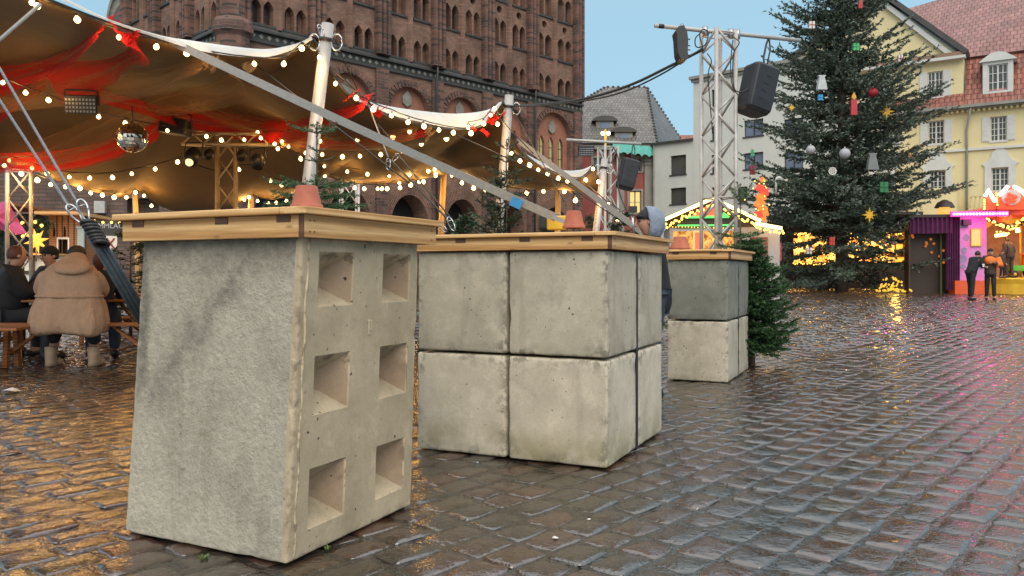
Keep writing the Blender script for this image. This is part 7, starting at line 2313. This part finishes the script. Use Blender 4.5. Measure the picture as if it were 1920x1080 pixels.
M['brownglass'] = pm('brown_glass', (.06, .018, .006), None, 5, .08)
bottle(Vector(((62 - 960) / F * 9.8, 9.8, .74)), 'left of two brown bottles on the table', M['brownglass'])
bottle(Vector(((71 - 960) / F * 9.85, 9.85, .74)), 'right of two brown bottles on the table', M['brownglass'])
o = MB().add([tuple(Vector((-6.02, 9.75, .742)) + Vector(v)) for v in ((-.15, -.08, 0), (.12, -.1, .01), (.15, .07, .015), (-.12, .09, .005))], [(0, 1, 2, 3)]).build('napkin', M['white_paint'])
tag(o, 'white paper napkin on the table before the dark coated guest', 'napkin')

M['skin'] = pm('skin', (.50, .27, .18), (.44, .22, .15), 5, .55)
M['coat_beige'] = pm('beige_wool_coat', (.46, .29, .19), (.36, .22, .14), 3.5, .9, bstr=1.0, bscale=5, bdist=.07, stretch=(1.3, 1.3, .6))
M['black_cloth'] = pm('black_cloth', (.018, .018, .022), (.010, .010, .013), 5, .85, bstr=.4, bscale=14)
M['dark_trousers'] = pm('dark_trousers', (.022, .024, .032), None, 5, .85)
M['jeans'] = pm('blue_jeans', (.035, .05, .08), (.02, .03, .05), 8, .85)
M['hair_dark'] = pm('dark_brown_hair', (.03, .018, .012), None, 20, .6, stretch=(1, 1, .2))
M['hair_red'] = pm('auburn_hair', (.13, .035, .018), (.07, .02, .01), 20, .6, stretch=(1, 1, .2))
M['boot'] = pm('beige_suede_boot', (.40, .29, .20), None, 8, .85)
M['grey_hood'] = pm('blue_grey_jersey', (.25, .29, .37), (.19, .225, .30), 14, .9, bstr=.9, bscale=22, bdist=.03, stretch=(1, 1, .5))
M['shoe'] = pm('black_shoe', (.02, .02, .02), None, 5, .5)

def hand(mb, wrist, d, up, s=1.0, curl=.6):
    """palm with five separate curled fingers; d = pointing direction"""
    d = Vector(d).normalized(); up = Vector(up); up = (up - d * up.dot(d)).normalized(); sd = d.cross(up)
    w = Vector(wrist)
    mb.obox(w + d * .045 * s, d * .045 * s, sd * .038 * s, up * .013 * s)
    for k, (o_, L) in enumerate(((-.030, .062), (-.010, .075), (.010, .070), (.030, .055))):
        b0 = w + d * .088 * s + sd * o_ * s
        b1 = b0 + (d * math.cos(curl) - up * math.sin(curl)) * L * .5 * s
        b2 = b1 + (d * math.cos(curl * 2.1) - up * math.sin(curl * 2.1)) * L * .5 * s
        mb.tube([b0, b1, b2], [.0095 * s, .0085 * s, .007 * s], 6)
    t0 = w + d * .03 * s - sd * .036 * s
    mb.tube([t0, t0 - sd * .025 * s + d * .03 * s, t0 - sd * .02 * s + d * .058 * s - up * .015 * s], [.011 * s, .010 * s, .008 * s], 6)
def head(parent, c, face, skin=None, s=1.0, tilt=0.0, name='face'):
    """nose, ears, eyes and mouth placed on a head of half-height .115"""
    f = Vector(face).normalized(); up = Vector((0, 0, 1)); sd = f.cross(up).normalized(); c = Vector(c)
    m = skin or M['skin']
    MB().tube([c + f * .088 * s + up * .02 * s, c + f * .108 * s - up * .008 * s, c + f * .118 * s - up * .030 * s, c + f * .092 * s - up * .036 * s], [.006 * s, .010 * s, .014 * s, .010 * s], 8).build('nose', m, parent)
    for q in (-1, 1):
        MB().ball(tuple(c + sd * q * .078 * s - up * .005 * s), .022 * s, 8, 6).build('ear', m, parent)
        MB().ball(tuple(c + f * .085 * s + sd * q * .032 * s + up * .012 * s), .011 * s, 8, 6).build('eye', M['shoe'], parent)
    MB().tube([c + f * .086 * s - up * .060 * s - sd * .022 * s, c + f * .096 * s - up * .058 * s, c + f * .086 * s - up * .060 * s + sd * .022 * s], [.005 * s, .008 * s, .005 * s], 6).build('mouth', m, parent)
def skull(mb, c, f, s=1.0):
    """egg of a head: 0.15 wide, 0.23 high, 0.19 deep"""
    c = Vector(c); f = Vector(f).normalized(); up = Vector((0, 0, 1)); sd = f.cross(up).normalized()
    V = []; n, m = 14, 10
    for i in range(m + 1):
        a = math.pi * i / m
        z = -math.cos(a)
        r = math.sin(a)
        wz = .075 if z > -.2 else .075 - .022 * (-z - .2)
        dz = .095 if z > -.2 else .095 - .02 * (-z - .2)
        for k in range(n):
            t = 2 * math.pi * k / n
            V.append(c + (sd * wz * r * math.cos(t) + f * (dz * r * math.sin(t) - .006) + up * .115 * z) * s)
    mb.add(V, [(i * n + k, i * n + (k + 1) % n, (i + 1) * n + (k + 1) % n, (i + 1) * n + k) for i in range(m) for k in range(n)], 0, True)
def body(parent, J, s=1.0):
    """continuous body grown along the skeleton; J maps joint names to world points"""
    inv = wloc(parent).inverted()
    R_ = dict(pelvis=.13, waist=.12, chest=.145, neck=.055, head0=.075, head=.088, crown=.055, shL=.075, shR=.075, elL=.05, elR=.05, wrL=.032, wrR=.032,
              hipL=.095, hipR=.095, knL=.065, knR=.065, anL=.045, anR=.045, toL=.035, toR=.035)
    nodes = {k: (inv @ Vector(v), R_[k] * s) for k, v in J.items() if k in R_}
    E = [('pelvis', 'waist'), ('waist', 'chest'), ('chest', 'neck'), ('neck', 'head0'), ('head0', 'head'), ('head', 'crown'), ('chest', 'shL'), ('chest', 'shR'), ('shL', 'elL'), ('elL', 'wrL'), ('shR', 'elR'), ('elR', 'wrR'),
         ('pelvis', 'hipL'), ('pelvis', 'hipR'), ('hipL', 'knL'), ('knL', 'anL'), ('anL', 'toL'), ('hipR', 'knR'), ('knR', 'anR'), ('anR', 'toR')]
    E = [(a, b_) for a, b_ in E if a in nodes and b_ in nodes]
    return skinned('body', nodes, E, M['skin'], parent, 2, 'pelvis')
def cloth_skin(name, parent, J, keys, edges, m, rad, root):
    inv = wloc(parent).inverted()
    nodes = {k: (inv @ Vector(J[k]), rad[k]) for k in keys}
    return skinned(name, nodes, edges, m, parent, 2, root)
def loft(rings, n=20, power=2.3):
    """rings: (centre, rx vector, ry vector)"""
    mb = MB(); V = []
    for c, ax, ay in rings:
        c = Vector(c); ax = Vector(ax); ay = Vector(ay)
        for k in range(n):
            t = 2 * math.pi * k / n
            ct, st = math.cos(t), math.sin(t)
            ex = math.copysign(abs(ct) ** (2 / power), ct); ey = math.copysign(abs(st) ** (2 / power), st)
            V.append(c + ax * ex + ay * ey)
    fs = [(i * n + k, i * n + (k + 1) % n, (i + 1) * n + (k + 1) % n, (i + 1) * n + k) for i in range(len(rings) - 1) for k in range(n)]
    fs += [tuple(reversed(range(n))), tuple((len(rings) - 1) * n + k for k in range(n))]
    mb.add(V, fs, 0, True); return mb

def standing(name_label, base, face, h, jacket, trousers, arms=None, lean=0.0, cap=None, hairm=None, stride=.10, bulk=1.0, skirtz=None, hood=None, shoes=None):
    """person standing at base, facing along `face`"""
    f = Vector(face).normalized(); up = Vector((0, 0, 1)); sd = f.cross(up).normalized()     # sd = own right
    t = thing('person', name_label, 'person', base)
    s = h / 1.75
    B = Vector(base)
    def P(x, y, z): return B + sd * (x * s) + f * ((y + lean * max(0, z - .9)) * s) + up * (z * s * (1 - .18 * abs(lean) * max(0, z - .9)))
    J = dict(pelvis=P(0, 0, .93), waist=P(0, 0, 1.08), chest=P(0, 0, 1.32), neck=P(0, .01, 1.49), head0=P(0, .03, 1.57), head=P(0, .035, 1.63), crown=P(0, .03, 1.69),
             shL=P(-.18, 0, 1.42), shR=P(.18, 0, 1.42), hipL=P(-.09, 0, .90), hipR=P(.09, 0, .90),
             knL=P(-.10, .03 + stride * .3, .49), knR=P(.10, .03 - stride * .3, .49), anL=P(-.11, stride * .4, .08), anR=P(.11, -stride * .4, .08), toL=P(-.12, stride * .4 + .15, .035), toR=P(.12, -stride * .4 + .15, .035))
    A = arms or dict(elL=(-.26, -.02, 1.14), wrL=(-.24, .10, .92), elR=(.26, -.02, 1.14), wrR=(.24, .10, .92))
    for k, v in A.items(): J[k] = P(*v)
    body(t, J, s)
    rad = dict(pelvis=.19, waist=.17, chest=.20, neck=.085, shL=.105, shR=.105, elL=.075, elR=.075, wrL=.052, wrR=.052, hem=.18)
    rad = {k: v * s * bulk for k, v in rad.items()}
    J['hem'] = P(0, 0, skirtz or .82)
    JK = ['pelvis', 'waist', 'chest', 'neck', 'shL', 'shR', 'elL', 'elR', 'wrL', 'wrR', 'hem']
    JE = [('hem', 'pelvis'), ('pelvis', 'waist'), ('waist', 'chest'), ('chest', 'neck'), ('chest', 'shL'), ('chest', 'shR'), ('shL', 'elL'), ('elL', 'wrL'), ('shR', 'elR'), ('elR', 'wrR')]
    cloth_skin('jacket', t, J, JK, JE, jacket, rad, 'chest')
    rt = dict(pelvis=.125, hipL=.10, hipR=.10, knL=.078, knR=.078, anL=.06, anR=.06); rt = {k: v * s for k, v in rt.items()}
    cloth_skin('trousers', t, J, list(rt), [('pelvis', 'hipL'), ('pelvis', 'hipR'), ('hipL', 'knL'), ('knL', 'anL'), ('hipR', 'knR'), ('knR', 'anR')], trousers, rt, 'pelvis')
    for k in 'LR':
        a, b_ = J['an' + k], J['to' + k]
        q = a.copy(); q.z = B.z + .045 * s
        MB().tube([q - f * .07 * s, q, b_, b_ + f * .03 * s], [.042 * s, .052 * s, .048 * s, .03 * s], 10).build('shoe', shoes or M['shoe'], t)
    hc = J['head'] + up * .0
    sk = MB(); skull(sk, hc, f, s); sk.build('head_skin', M['skin'], t)
    head(t, hc, f, s=s)
    hm = MB()
    for k in 'LR':
        dd = (J['wr' + k] - J['el' + k]).normalized()
        hand(hm, J['wr' + k], dd, up if abs(dd.z) < .8 else f, s)
    hm.build('hands', M['skin'], t)
    if cap:
        V = MB()
        rings = []
        for i in range(7):
            a = math.pi / 2 * i / 6
            rings.append((hc + up * (.03 + .105 * math.sin(a)) * s - f * .012 * s, sd * (.088 * math.cos(a) + .002) * s, f * (.108 * math.cos(a) + .002) * s))
        loft(rings, 18, 2).build('cap', cap, t)
    elif hairm:
        rings = []
        for i in range(8):
            a = -.5 + (math.pi / 2 + .5) * i / 7
            rings.append((hc + up * (.02 + .108 * math.sin(a)) * s - f * .028 * s, sd * (.084 * math.cos(a) + .002) * s, f * (.092 * math.cos(a) + .002) * s))
        loft(rings, 18, 2).build('hair', hairm, t)
    return t, J, P

# guest in the beige hooded coat, seen from behind
d = 9.0
B = gp(127, d)
t = thing('person', 'person in a beige hooded coat sitting on the bench with back to the camera', 'person', B)
X0 = B.x
Z = lambda py: H + (HOR - py) / F * d
Xp = lambda px: (px - 960) / F * d
Xq = lambda px, y: (px - 960) / F * y
J = dict(pelvis=(Xq(127, d + .12), d + .12, .60), waist=(Xq(129, d + .12), d + .12, .78), chest=(Xq(131, d + .2), d + .2, 1.0), neck=(Xq(139, d + .30), d + .30, 1.17), head0=(Xq(142, d + .36), d + .36, 1.20), head=(Xq(146, d + .40), d + .40, 1.262), crown=(Xq(146, d + .41), d + .41, 1.30),
         shL=(Xq(98, d + .2), d + .2, 1.08), shR=(Xq(166, d + .2), d + .2, 1.08), elL=(Xq(80, d + .3), d + .3, .86), elR=(Xq(188, d + .3), d + .3, .86), wrL=(Xq(105, d + .6), d + .6, .80), wrR=(Xq(160, d + .6), d + .6, .80),
         hipL=(X0 - .13, d + .12, .56), hipR=(X0 + .16, d + .12, .56), knL=(Xq(108, d + .4), d + .4, .50), knR=(Xq(172, d + .4), d + .4, .50), anL=(Xq(98, d + .2), d + .2, .10), anR=(Xq(178, d + .2), d + .2, .10), toL=(Xq(99, d + .36), d + .36, .04), toR=(Xq(182, d + .36), d + .36, .04))
J = {k: Vector(v) for k, v in J.items()}
body(t, J, 1.05)
rt = dict(pelvis=.15, hipL=.13, hipR=.13, knL=.10, knR=.10, anL=.07, anR=.07)
J2 = dict(J); J2['anL'] = J['anL'] + Vector((0, 0, .15)); J2['anR'] = J['anR'] + Vector((0, 0, .15))
cloth_skin('trousers', t, J2, list(rt), [('pelvis', 'hipL'), ('pelvis', 'hipR'), ('hipL', 'knL'), ('knL', 'anL'), ('hipR', 'knR'), ('knR', 'anR')], M['dark_trousers'], rt, 'pelvis')
for k in 'LR':
    a = J['an' + k]
    bt_ = loft([((a.x, a.y - .02, .0), (.055, 0, 0), (0, .09, 0)), ((a.x, a.y, .05), (.055, 0, 0), (0, .10, 0)), ((a.x, a.y - .03, .10), (.055, 0, 0), (0, .07, 0)), ((a.x, a.y - .03, .22), (.062, 0, 0), (0, .07, 0))], 14)
    bt_.tube([(a.x, a.y, .035), (a.x + .01, a.y + .12, .035), (a.x + .012, a.y + .17, .03)], [.05, .045, .03], 10)
    bt_.build('boot', M['boot'], t)
def ringp(py, pl, pr, dy, dep):
    y = d + dy
    return ((Xq((pl + pr) / 2, y), y, H + (HOR - py) / F * y), ((pr - pl) / 2 / F * y * .97, 0, 0), (-.5 * dep, dep, 0))
co = loft([ringp(627, 62, 194, .02, .20), ringp(621, 52, 201, .03, .25), ringp(602, 50, 203, .05, .27), ringp(580, 55, 200, .07, .265), ringp(564, 63, 196, .10, .245), ringp(555, 67, 193, .11, .235),
            ringp(540, 68, 194, .12, .235), ringp(525, 72, 192, .15, .235), ringp(511, 78, 187, .18, .22), ringp(500, 88, 179, .22, .185), ringp(492, 102, 167, .26, .14), ringp(487, 118, 152, .30, .08)], 36, 2.6)
for i, v in enumerate(co.v):
    k = i // 36; th = 2 * math.pi * (i % 36) / 36
    if k < 5:
        w = .034 * (1 - k / 6) * math.sin(th * 5 + .5) + .016 * math.sin(th * 11)
        co.v[i] = (v[0] + w * math.cos(th), v[1] + w * math.sin(th), v[2] + .018 * math.sin(th * 3 + 1) * (1 if k < 2 else .3))
co.build('coat', M['coat_beige'], t)
nodes_r = dict(a=(Vector((Xq(168, d + .14), d + .14, Z(508))), .115), b=(Vector((Xq(186, d + .10), d + .10, Z(534))), .10), c=(Vector((Xq(194, d + .26), d + .26, Z(550))), .095), e=(Vector((Xq(165, d + .55), d + .55, Z(545))), .06))
nodes_l = dict(a=(Vector((Xq(95, d + .14), d + .14, Z(508))), .115), b=(Vector((Xq(80, d + .14), d + .14, Z(534))), .10), c=(Vector((Xq(78, d + .30), d + .30, Z(548))), .09), e=(Vector((Xq(105, d + .58), d + .58, Z(545))), .06))
inv = wloc(t).inverted()
for nn in (nodes_r, nodes_l):
    skinned('sleeve', {k: (inv @ v[0], v[1]) for k, v in nn.items()}, [('a', 'b'), ('b', 'c'), ('c', 'e')], M['coat_beige'], t, 2)
def hr(px, py, dy, rx, ry, k=0): return ((Xq(px, d + dy), d + dy, H + (HOR - py) / F * (d + dy)), (rx, 0, 0), (-.5 * ry, ry, k))
hd = loft([hr(134, 513, .02, .09, .04, .02), hr(133, 509, .0, .18, .10, .03), hr(134, 501, .03, .225, .14, .05), hr(137, 493, .08, .19, .15, .06), hr(140, 486, .16, .15, .14, .05), hr(142, 480, .22, .12, .12, .03), hr(143, 475, .27, .08, .08), hr(144, 473, .30, .03, .03)], 22, 2.1)
hd.build('hood', M['coat_beige'], t)
belt = MB()
bc = co.v[36 * 5:36 * 6]
belt.tube([Vector(p) + (Vector(p) - sum((Vector(q) for q in bc), Vector()) / 36).normalized() * .004 for p in bc[16:36] + bc[:3]], .020, 6).build('belt', M['coat_beige'], t)
hb = loft([(J['head'] + Vector((0, -.04, -.02)), (.09, 0, 0), (0, .10, 0)), (J['head'] + Vector((0, -.03, .05)), (.095, 0, 0), (0, .105, 0)), (J['head'] + Vector((0, -.02, .10)), (.075, 0, 0), (0, .085, 0)), (J['head'] + Vector((0, -.02, .125)), (.03, 0, 0), (0, .04, 0))], 18, 2)
hb.build('hair', M['hair_dark'], t)
sk = MB(); skull(sk, J['head'], (0, 1, -.2)); sk.build('head_skin', M['skin'], t); head(t, J['head'], (0, 1, -.2))
hm = MB()
for k in 'LR': hand(hm, J['wr' + k], (0, 1, 0), (0, 0, 1))
hm.build('hands', M['skin'], t)

def seated(label, px, dd, face, jacket, trousers, hairm, top_py, cap=None, arms=None, seat=.49, long_hair=False, width=1.0):
    f = Vector(face).normalized(); up = Vector((0, 0, 1)); sd = f.cross(up).normalized()
    B = Vector(((px - 960) / F * dd, dd, 0))
    t = thing('person', label, 'person', B)
    ztop = H + (HOR - top_py) / F * dd
    s = (ztop - seat) / .86
    def P(x, y, z): return B + sd * x * s + f * y * s + up * (seat + (z) * s)
    J = dict(pelvis=P(0, 0, .08), waist=P(0, .02, .22), chest=P(0, .05, .44), neck=P(0, .08, .60), head0=P(0, .11, .68), head=P(0, .12, .74), crown=P(0, .12, .80), shL=P(-.18, .04, .53), shR=P(.18, .04, .53),
             hipL=P(-.1, .02, .06), hipR=P(.1, .02, .06), knL=P(-.14, .42, .06), knR=P(.14, .42, .06), anL=P(-.14, .40, -.40 * .49 / .49), anR=P(.14, .40, -.40), toL=P(-.14, .55, -.44), toR=P(.14, .55, -.44))
    for k in ('anL', 'anR'): J[k].z = .08
    for k in ('toL', 'toR'): J[k].z = .04
    A = arms or dict(elL=(-.27, .15, .30), wrL=(-.12, .38, .28), elR=(.27, .15, .30), wrR=(.12, .38, .28))
    for k, v in A.items(): J[k] = P(*v)
    body(t, J, s)
    rad = dict(pelvis=.20, waist=.18, chest=.20, neck=.085, shL=.11, shR=.11, elL=.08, elR=.08, wrL=.055, wrR=.055); rad = {k: v * s * width for k, v in rad.items()}
    cloth_skin('jacket', t, J, list(rad), [('pelvis', 'waist'), ('waist', 'chest'), ('chest', 'neck'), ('chest', 'shL'), ('chest', 'shR'), ('shL', 'elL'), ('elL', 'wrL'), ('shR', 'elR'), ('elR', 'wrR')], jacket, rad, 'chest')
    rt = dict(pelvis=.15, hipL=.12, hipR=.12, knL=.09, knR=.09, anL=.065, anR=.065)
    cloth_skin('trousers', t, J, list(rt), [('pelvis', 'hipL'), ('pelvis', 'hipR'), ('hipL', 'knL'), ('knL', 'anL'), ('hipR', 'knR'), ('knR', 'anR')], trousers, rt, 'pelvis')
    for k in 'LR':
        MB().tube([J['an' + k] - up * .035 - f * .06, J['to' + k] + f * .03], [.05, .04], 10).build('shoe', M['shoe'], t)
    hc = J['head']; sk = MB(); skull(sk, hc, f, s); sk.build('head_skin', M['skin'], t); head(t, hc, f, s=s)
    hm = MB()
    for k in 'LR': hand(hm, J['wr' + k], (J['wr' + k] - J['el' + k]), up, s, .9)
    hm.build('hands', M['skin'], t)
    rings = []
    lo = -1.15 if long_hair else -.45
    for i in range(9):
        a = lo + (math.pi / 2 - lo) * i / 8
        rings.append((hc + up * (.015 + .112 * math.sin(a)) * s - f * .030 * s - (up * .05 * s if long_hair and i < 2 else Vector()), sd * (.088 * max(.25, math.cos(a)) if i < 8 else .004) * s, f * (.094 * max(.25, math.cos(a)) if i < 8 else .004) * s))
    loft(rings, 18, 2).build('hair', hairm, t)
    if cap:
        rings = []
        for i in range(7):
            a = math.pi / 2 * i / 6
            rings.append((hc + up * (.03 + .11 * math.sin(a)) * s - f * .012 * s, sd * (.096 * math.cos(a) + .002) * s, f * (.116 * math.cos(a) + .002) * s))
        loft(rings, 18, 2).build('cap', cap, t)
    return t, J
tl, Jl = seated('person in a black coat at the left frame edge holding up a phone', 12, 9.7, (.80, .55, 0), M['black_cloth'], M['dark_trousers'], M['hair_red'], 460, arms=dict(elL=(-.20, .22, .30), wrL=(-.05, .36, .50), elR=(.24, .18, .28), wrR=(.06, .38, .48)), width=1.25)
c = (Jl['wrL'] + Jl['wrR']) / 2 + Vector((.05, .03, .05))
o = MB().obox(c, (.030, .02, 0), (-.003, .004, 0), (.02, 0, .06)).build('phone', M['black']); tag(o, 'dark phone held up by the black coated person at the left', 'phone')
seated('person with auburn hair leaning over the table beside the beige coat', 186, 9.75, (-.35, .9, -.1), M['black_cloth'], M['jeans'], M['hair_red'], 472, long_hair=True)
seated('person with a black cap sitting behind the table left of the beige hood', 107, 10.8, (-.3, -.9, 0), M['black_cloth'], M['dark_trousers'], M['hair_dark'], 463, cap=M['black_cloth'])
light(gp(60, 8.6) + Vector((0, 0, 2.6)), 9, (1, .60, .24), .4, tent, 'bulb_glow')  # point lamp above the benches, no bulb mesh at this spot
light(gp(230, 9.8) + Vector((0, 0, 2.5)), 9, (1, .60, .24), .4, tent, 'bulb_glow')  # likewise without a bulb mesh, above the table

# person with grey hood at the middle counter
dd = 6.9
B = gp(1226, dd)
t, J, P = standing('person in dark jacket with pale grey hood standing behind the middle stack looking left', B, (-1, -.12, 0), 1.62, M['black_cloth'], M['jeans'], bulk=.98, skirtz=.74,
                   arms=dict(elL=(-.22, .08, 1.12), wrL=(-.10, .26, 1.16), elR=(.22, .05, 1.10), wrR=(.12, .26, 1.12)), stride=.06, lean=.04, cap=M['dark_trousers'])
hc = J['head']; s = 1.62 / 1.75
f = Vector((-1, -.12, 0)).normalized(); up = Vector((0, 0, 1)); sd = f.cross(up).normalized()
mb = MB(); V = []; n = 22; m_ = 10
for i in range(m_ + 1):
    a = math.pi * (.0 + 1.0 * i / m_)             # over the back of the head from front rim to front rim
    for k in range(n):
        th = 2 * math.pi * k / n
        # shell opened to the front: polar axis = backwards
        pol = .04 + (i / m_) * 1.72
        x = math.cos(th) * math.sin(pol); z = math.sin(th) * math.sin(pol); y = -math.cos(pol)
        p = hc + (sd * x * .122 + f * (y * .15 - .022) + up * (z * (.150 if z > 0 else .185) + .005)) * s
        if z > .2 and i > 7: p = p + f * .012 * s
        V.append(p)
mb.add(V, [(i * n + k, i * n + (k + 1) % n, (i + 1) * n + (k + 1) % n, (i + 1) * n + k) for i in range(m_) for k in range(n)], 0, True)
o = mb.build('hood', M['grey_hood'], t)
sol = o.modifiers.new('thick', 'SOLIDIFY'); sol.thickness = .012
loft([(hc + Vector((.03, 0, -.24)), sd * .20 * s, f * .17 * s), (hc + Vector((.02, 0, -.185)), sd * .15 * s, f * .145 * s), (hc + Vector((.012, 0, -.135)), sd * .10 * s, f * .115 * s)], 20, 2).build('hood_collar', M['black_cloth'], t)
loft([(hc + (f * .075 + up * .045) * s, sd * .07 * s, f * .03 * s), (hc + (f * .085 + up * .065) * s, sd * .065 * s, f * .028 * s)], 12, 2).build('hair', M['hair_dark'], t)
# camera-like dark object in front of the face
o = MB().box((-.035, -.03, -.025), (.035, .03, .025)).build('camera', M['black']); o.location = U(1186, 398, 6.8); tag(o, 'small dark lamp head left of the hooded face', 'lamp')
MB().tube([(0, 0, -.025), (.01, 0, -.20)], .012, 6).build('stem', M['steel'], o, local=True)

# people by the carousel
d1 = 27.5
def gq(px, d): return Vector(((px - 960) / F * d, d, gz(d)))
M['brown_cloth'] = pm('brown_coat', (.07, .05, .035), (.05, .035, .025), 4, .9)
M['orange_jacket'] = pm('orange_jacket', (.75, .17, .02), (.62, .13, .02), 4, .7)
standing('person in black bending forward left of the pair by the carousel', gq(1820, d1), (.9, .3, 0), 1.78, M['black_cloth'], M['black_cloth'], lean=.42, cap=None, hairm=M['hair_dark'],
         arms=dict(elL=(-.2, .20, 1.12), wrL=(-.1, .42, 1.2), elR=(.2, .20, 1.12), wrR=(.1, .42, 1.2)), stride=.2)
t, J, P = standing('person in black and orange jacket with black cap holding a cup by the carousel', gq(1857, d1), (-.5, -.85, 0), 1.76, M['brown_cloth'], M['black_cloth'], cap=M['black_cloth'],
                   arms=dict(elL=(-.30, .06, 1.16), wrL=(-.10, .26, 1.26), elR=(.27, .05, 1.14), wrR=(.16, .28, 1.14)), stride=.12, bulk=1.08)
loft([(P(-.0, .02, 1.22), sd * 0 + Vector((.20, 0, 0)), Vector((0, .17, 0))), (P(-.02, .01, 1.34), Vector((.24, 0, 0)), Vector((0, .18, 0))), (P(-.02, 0, 1.44), Vector((.21, 0, 0)), Vector((0, .15, 0))), (P(0, 0, 1.50), Vector((.10, 0, 0)), Vector((0, .09, 0)))], 18, 2.2).build('orange_yoke', M['orange_jacket'], t)
MB().tube([J['shL'] + Vector((0, 0, .0)), J['elL'], J['elL'].lerp(J['wrL'], .6)], [.125, .10, .08], 12).build('orange_sleeve', M['orange_jacket'], t)
o = MB().lathe([(.03, 0), (.04, .11), (.001, .11)], (0, 0, 0), 12).build('cup', M['white_paint']); o.location = J['wrR'] + Vector((-.08, -.04, -.02)); tag(o, 'paper cup held by the person in the orange jacket', 'cup')
pz = G3.A + G3.ex * g3(1893, 0, .3)[0] + G3.ey * .3 + Vector((0, 0, zpl))
standing('adult in brown coat standing on the carousel platform beside the tractor', pz, (-.3, .9, 0), 1.72, M['brown_cloth'], M['brown_cloth'], hairm=M['hair_dark'], lean=.15, bulk=1.15)
pz = G3.A + G3.ex * g3(1878, 0, .0)[0] - G3.ey * .05 + Vector((0, 0, zpl))
standing('child in a grey jacket on the carousel platform in front of the brown coat', pz, (.4, -.9, 0), 1.15, M['brown_cloth'], M['black_cloth'], cap=M['brown_cloth'])

# litter on the square
def litter(px, py, s, label, seed, m='white_paint'):
    rr = random.Random(seed); d = F * H / (py - HOR); c = Vector(((px - 960) / F * d, d, .004)); n = 7
    V = [c + Vector((math.cos(2 * math.pi * k / n) * s * rr.uniform(.6, 1.2), math.sin(2 * math.pi * k / n) * s * rr.uniform(.5, 1), rr.uniform(0, s * .35))) for k in range(n)]
    o = MB().add(V + [c + Vector((0, 0, s * .5))], [(k, (k + 1) % n, n) for k in range(n)]).build('paper_scrap', M[m]); tag(o, label, 'litter')
litter(24, 736, .085, 'crumpled white paper lying on the wet stones at the left', 3)
litter(1041, 1011, .018, 'tiny pale scrap on the stones in the bottom middle', 4)
litter(1104, 976, .010, 'tiny white scrap right of the pale one in the bottom middle', 5)
litter(1718, 549, .28, 'flat white paper lying near the curtained booth', 6)
# yellow and black cases standing behind the second pot
o = MB().box((-.07, -.05, 0), (.07, .05, .10)).build('yellow_case', M['yellow_paint']); o.location = U(1044, 431, 5.75); bevel(o, .01, 2); tag(o, 'bright yellow case lying left of the second flower pot', 'case')
o = MB().box((-.08, -.05, 0), (.08, .05, .12)).build('black_case', M['black']); o.location = U(1030, 432, 5.95); bevel(o, .02, 2); tag(o, 'black rounded case behind the yellow one on the middle counter', 'case')
# the other two pots
pot(U(1076, 428, 5.15) * 1.0, .074, .046, .112, 'orange terracotta pot upside down on the middle counter')
pot(U(1275, 467, 8.3) * 1.0, .11, .065, .13, 'small terracotta pot upside down on the farthest counter')
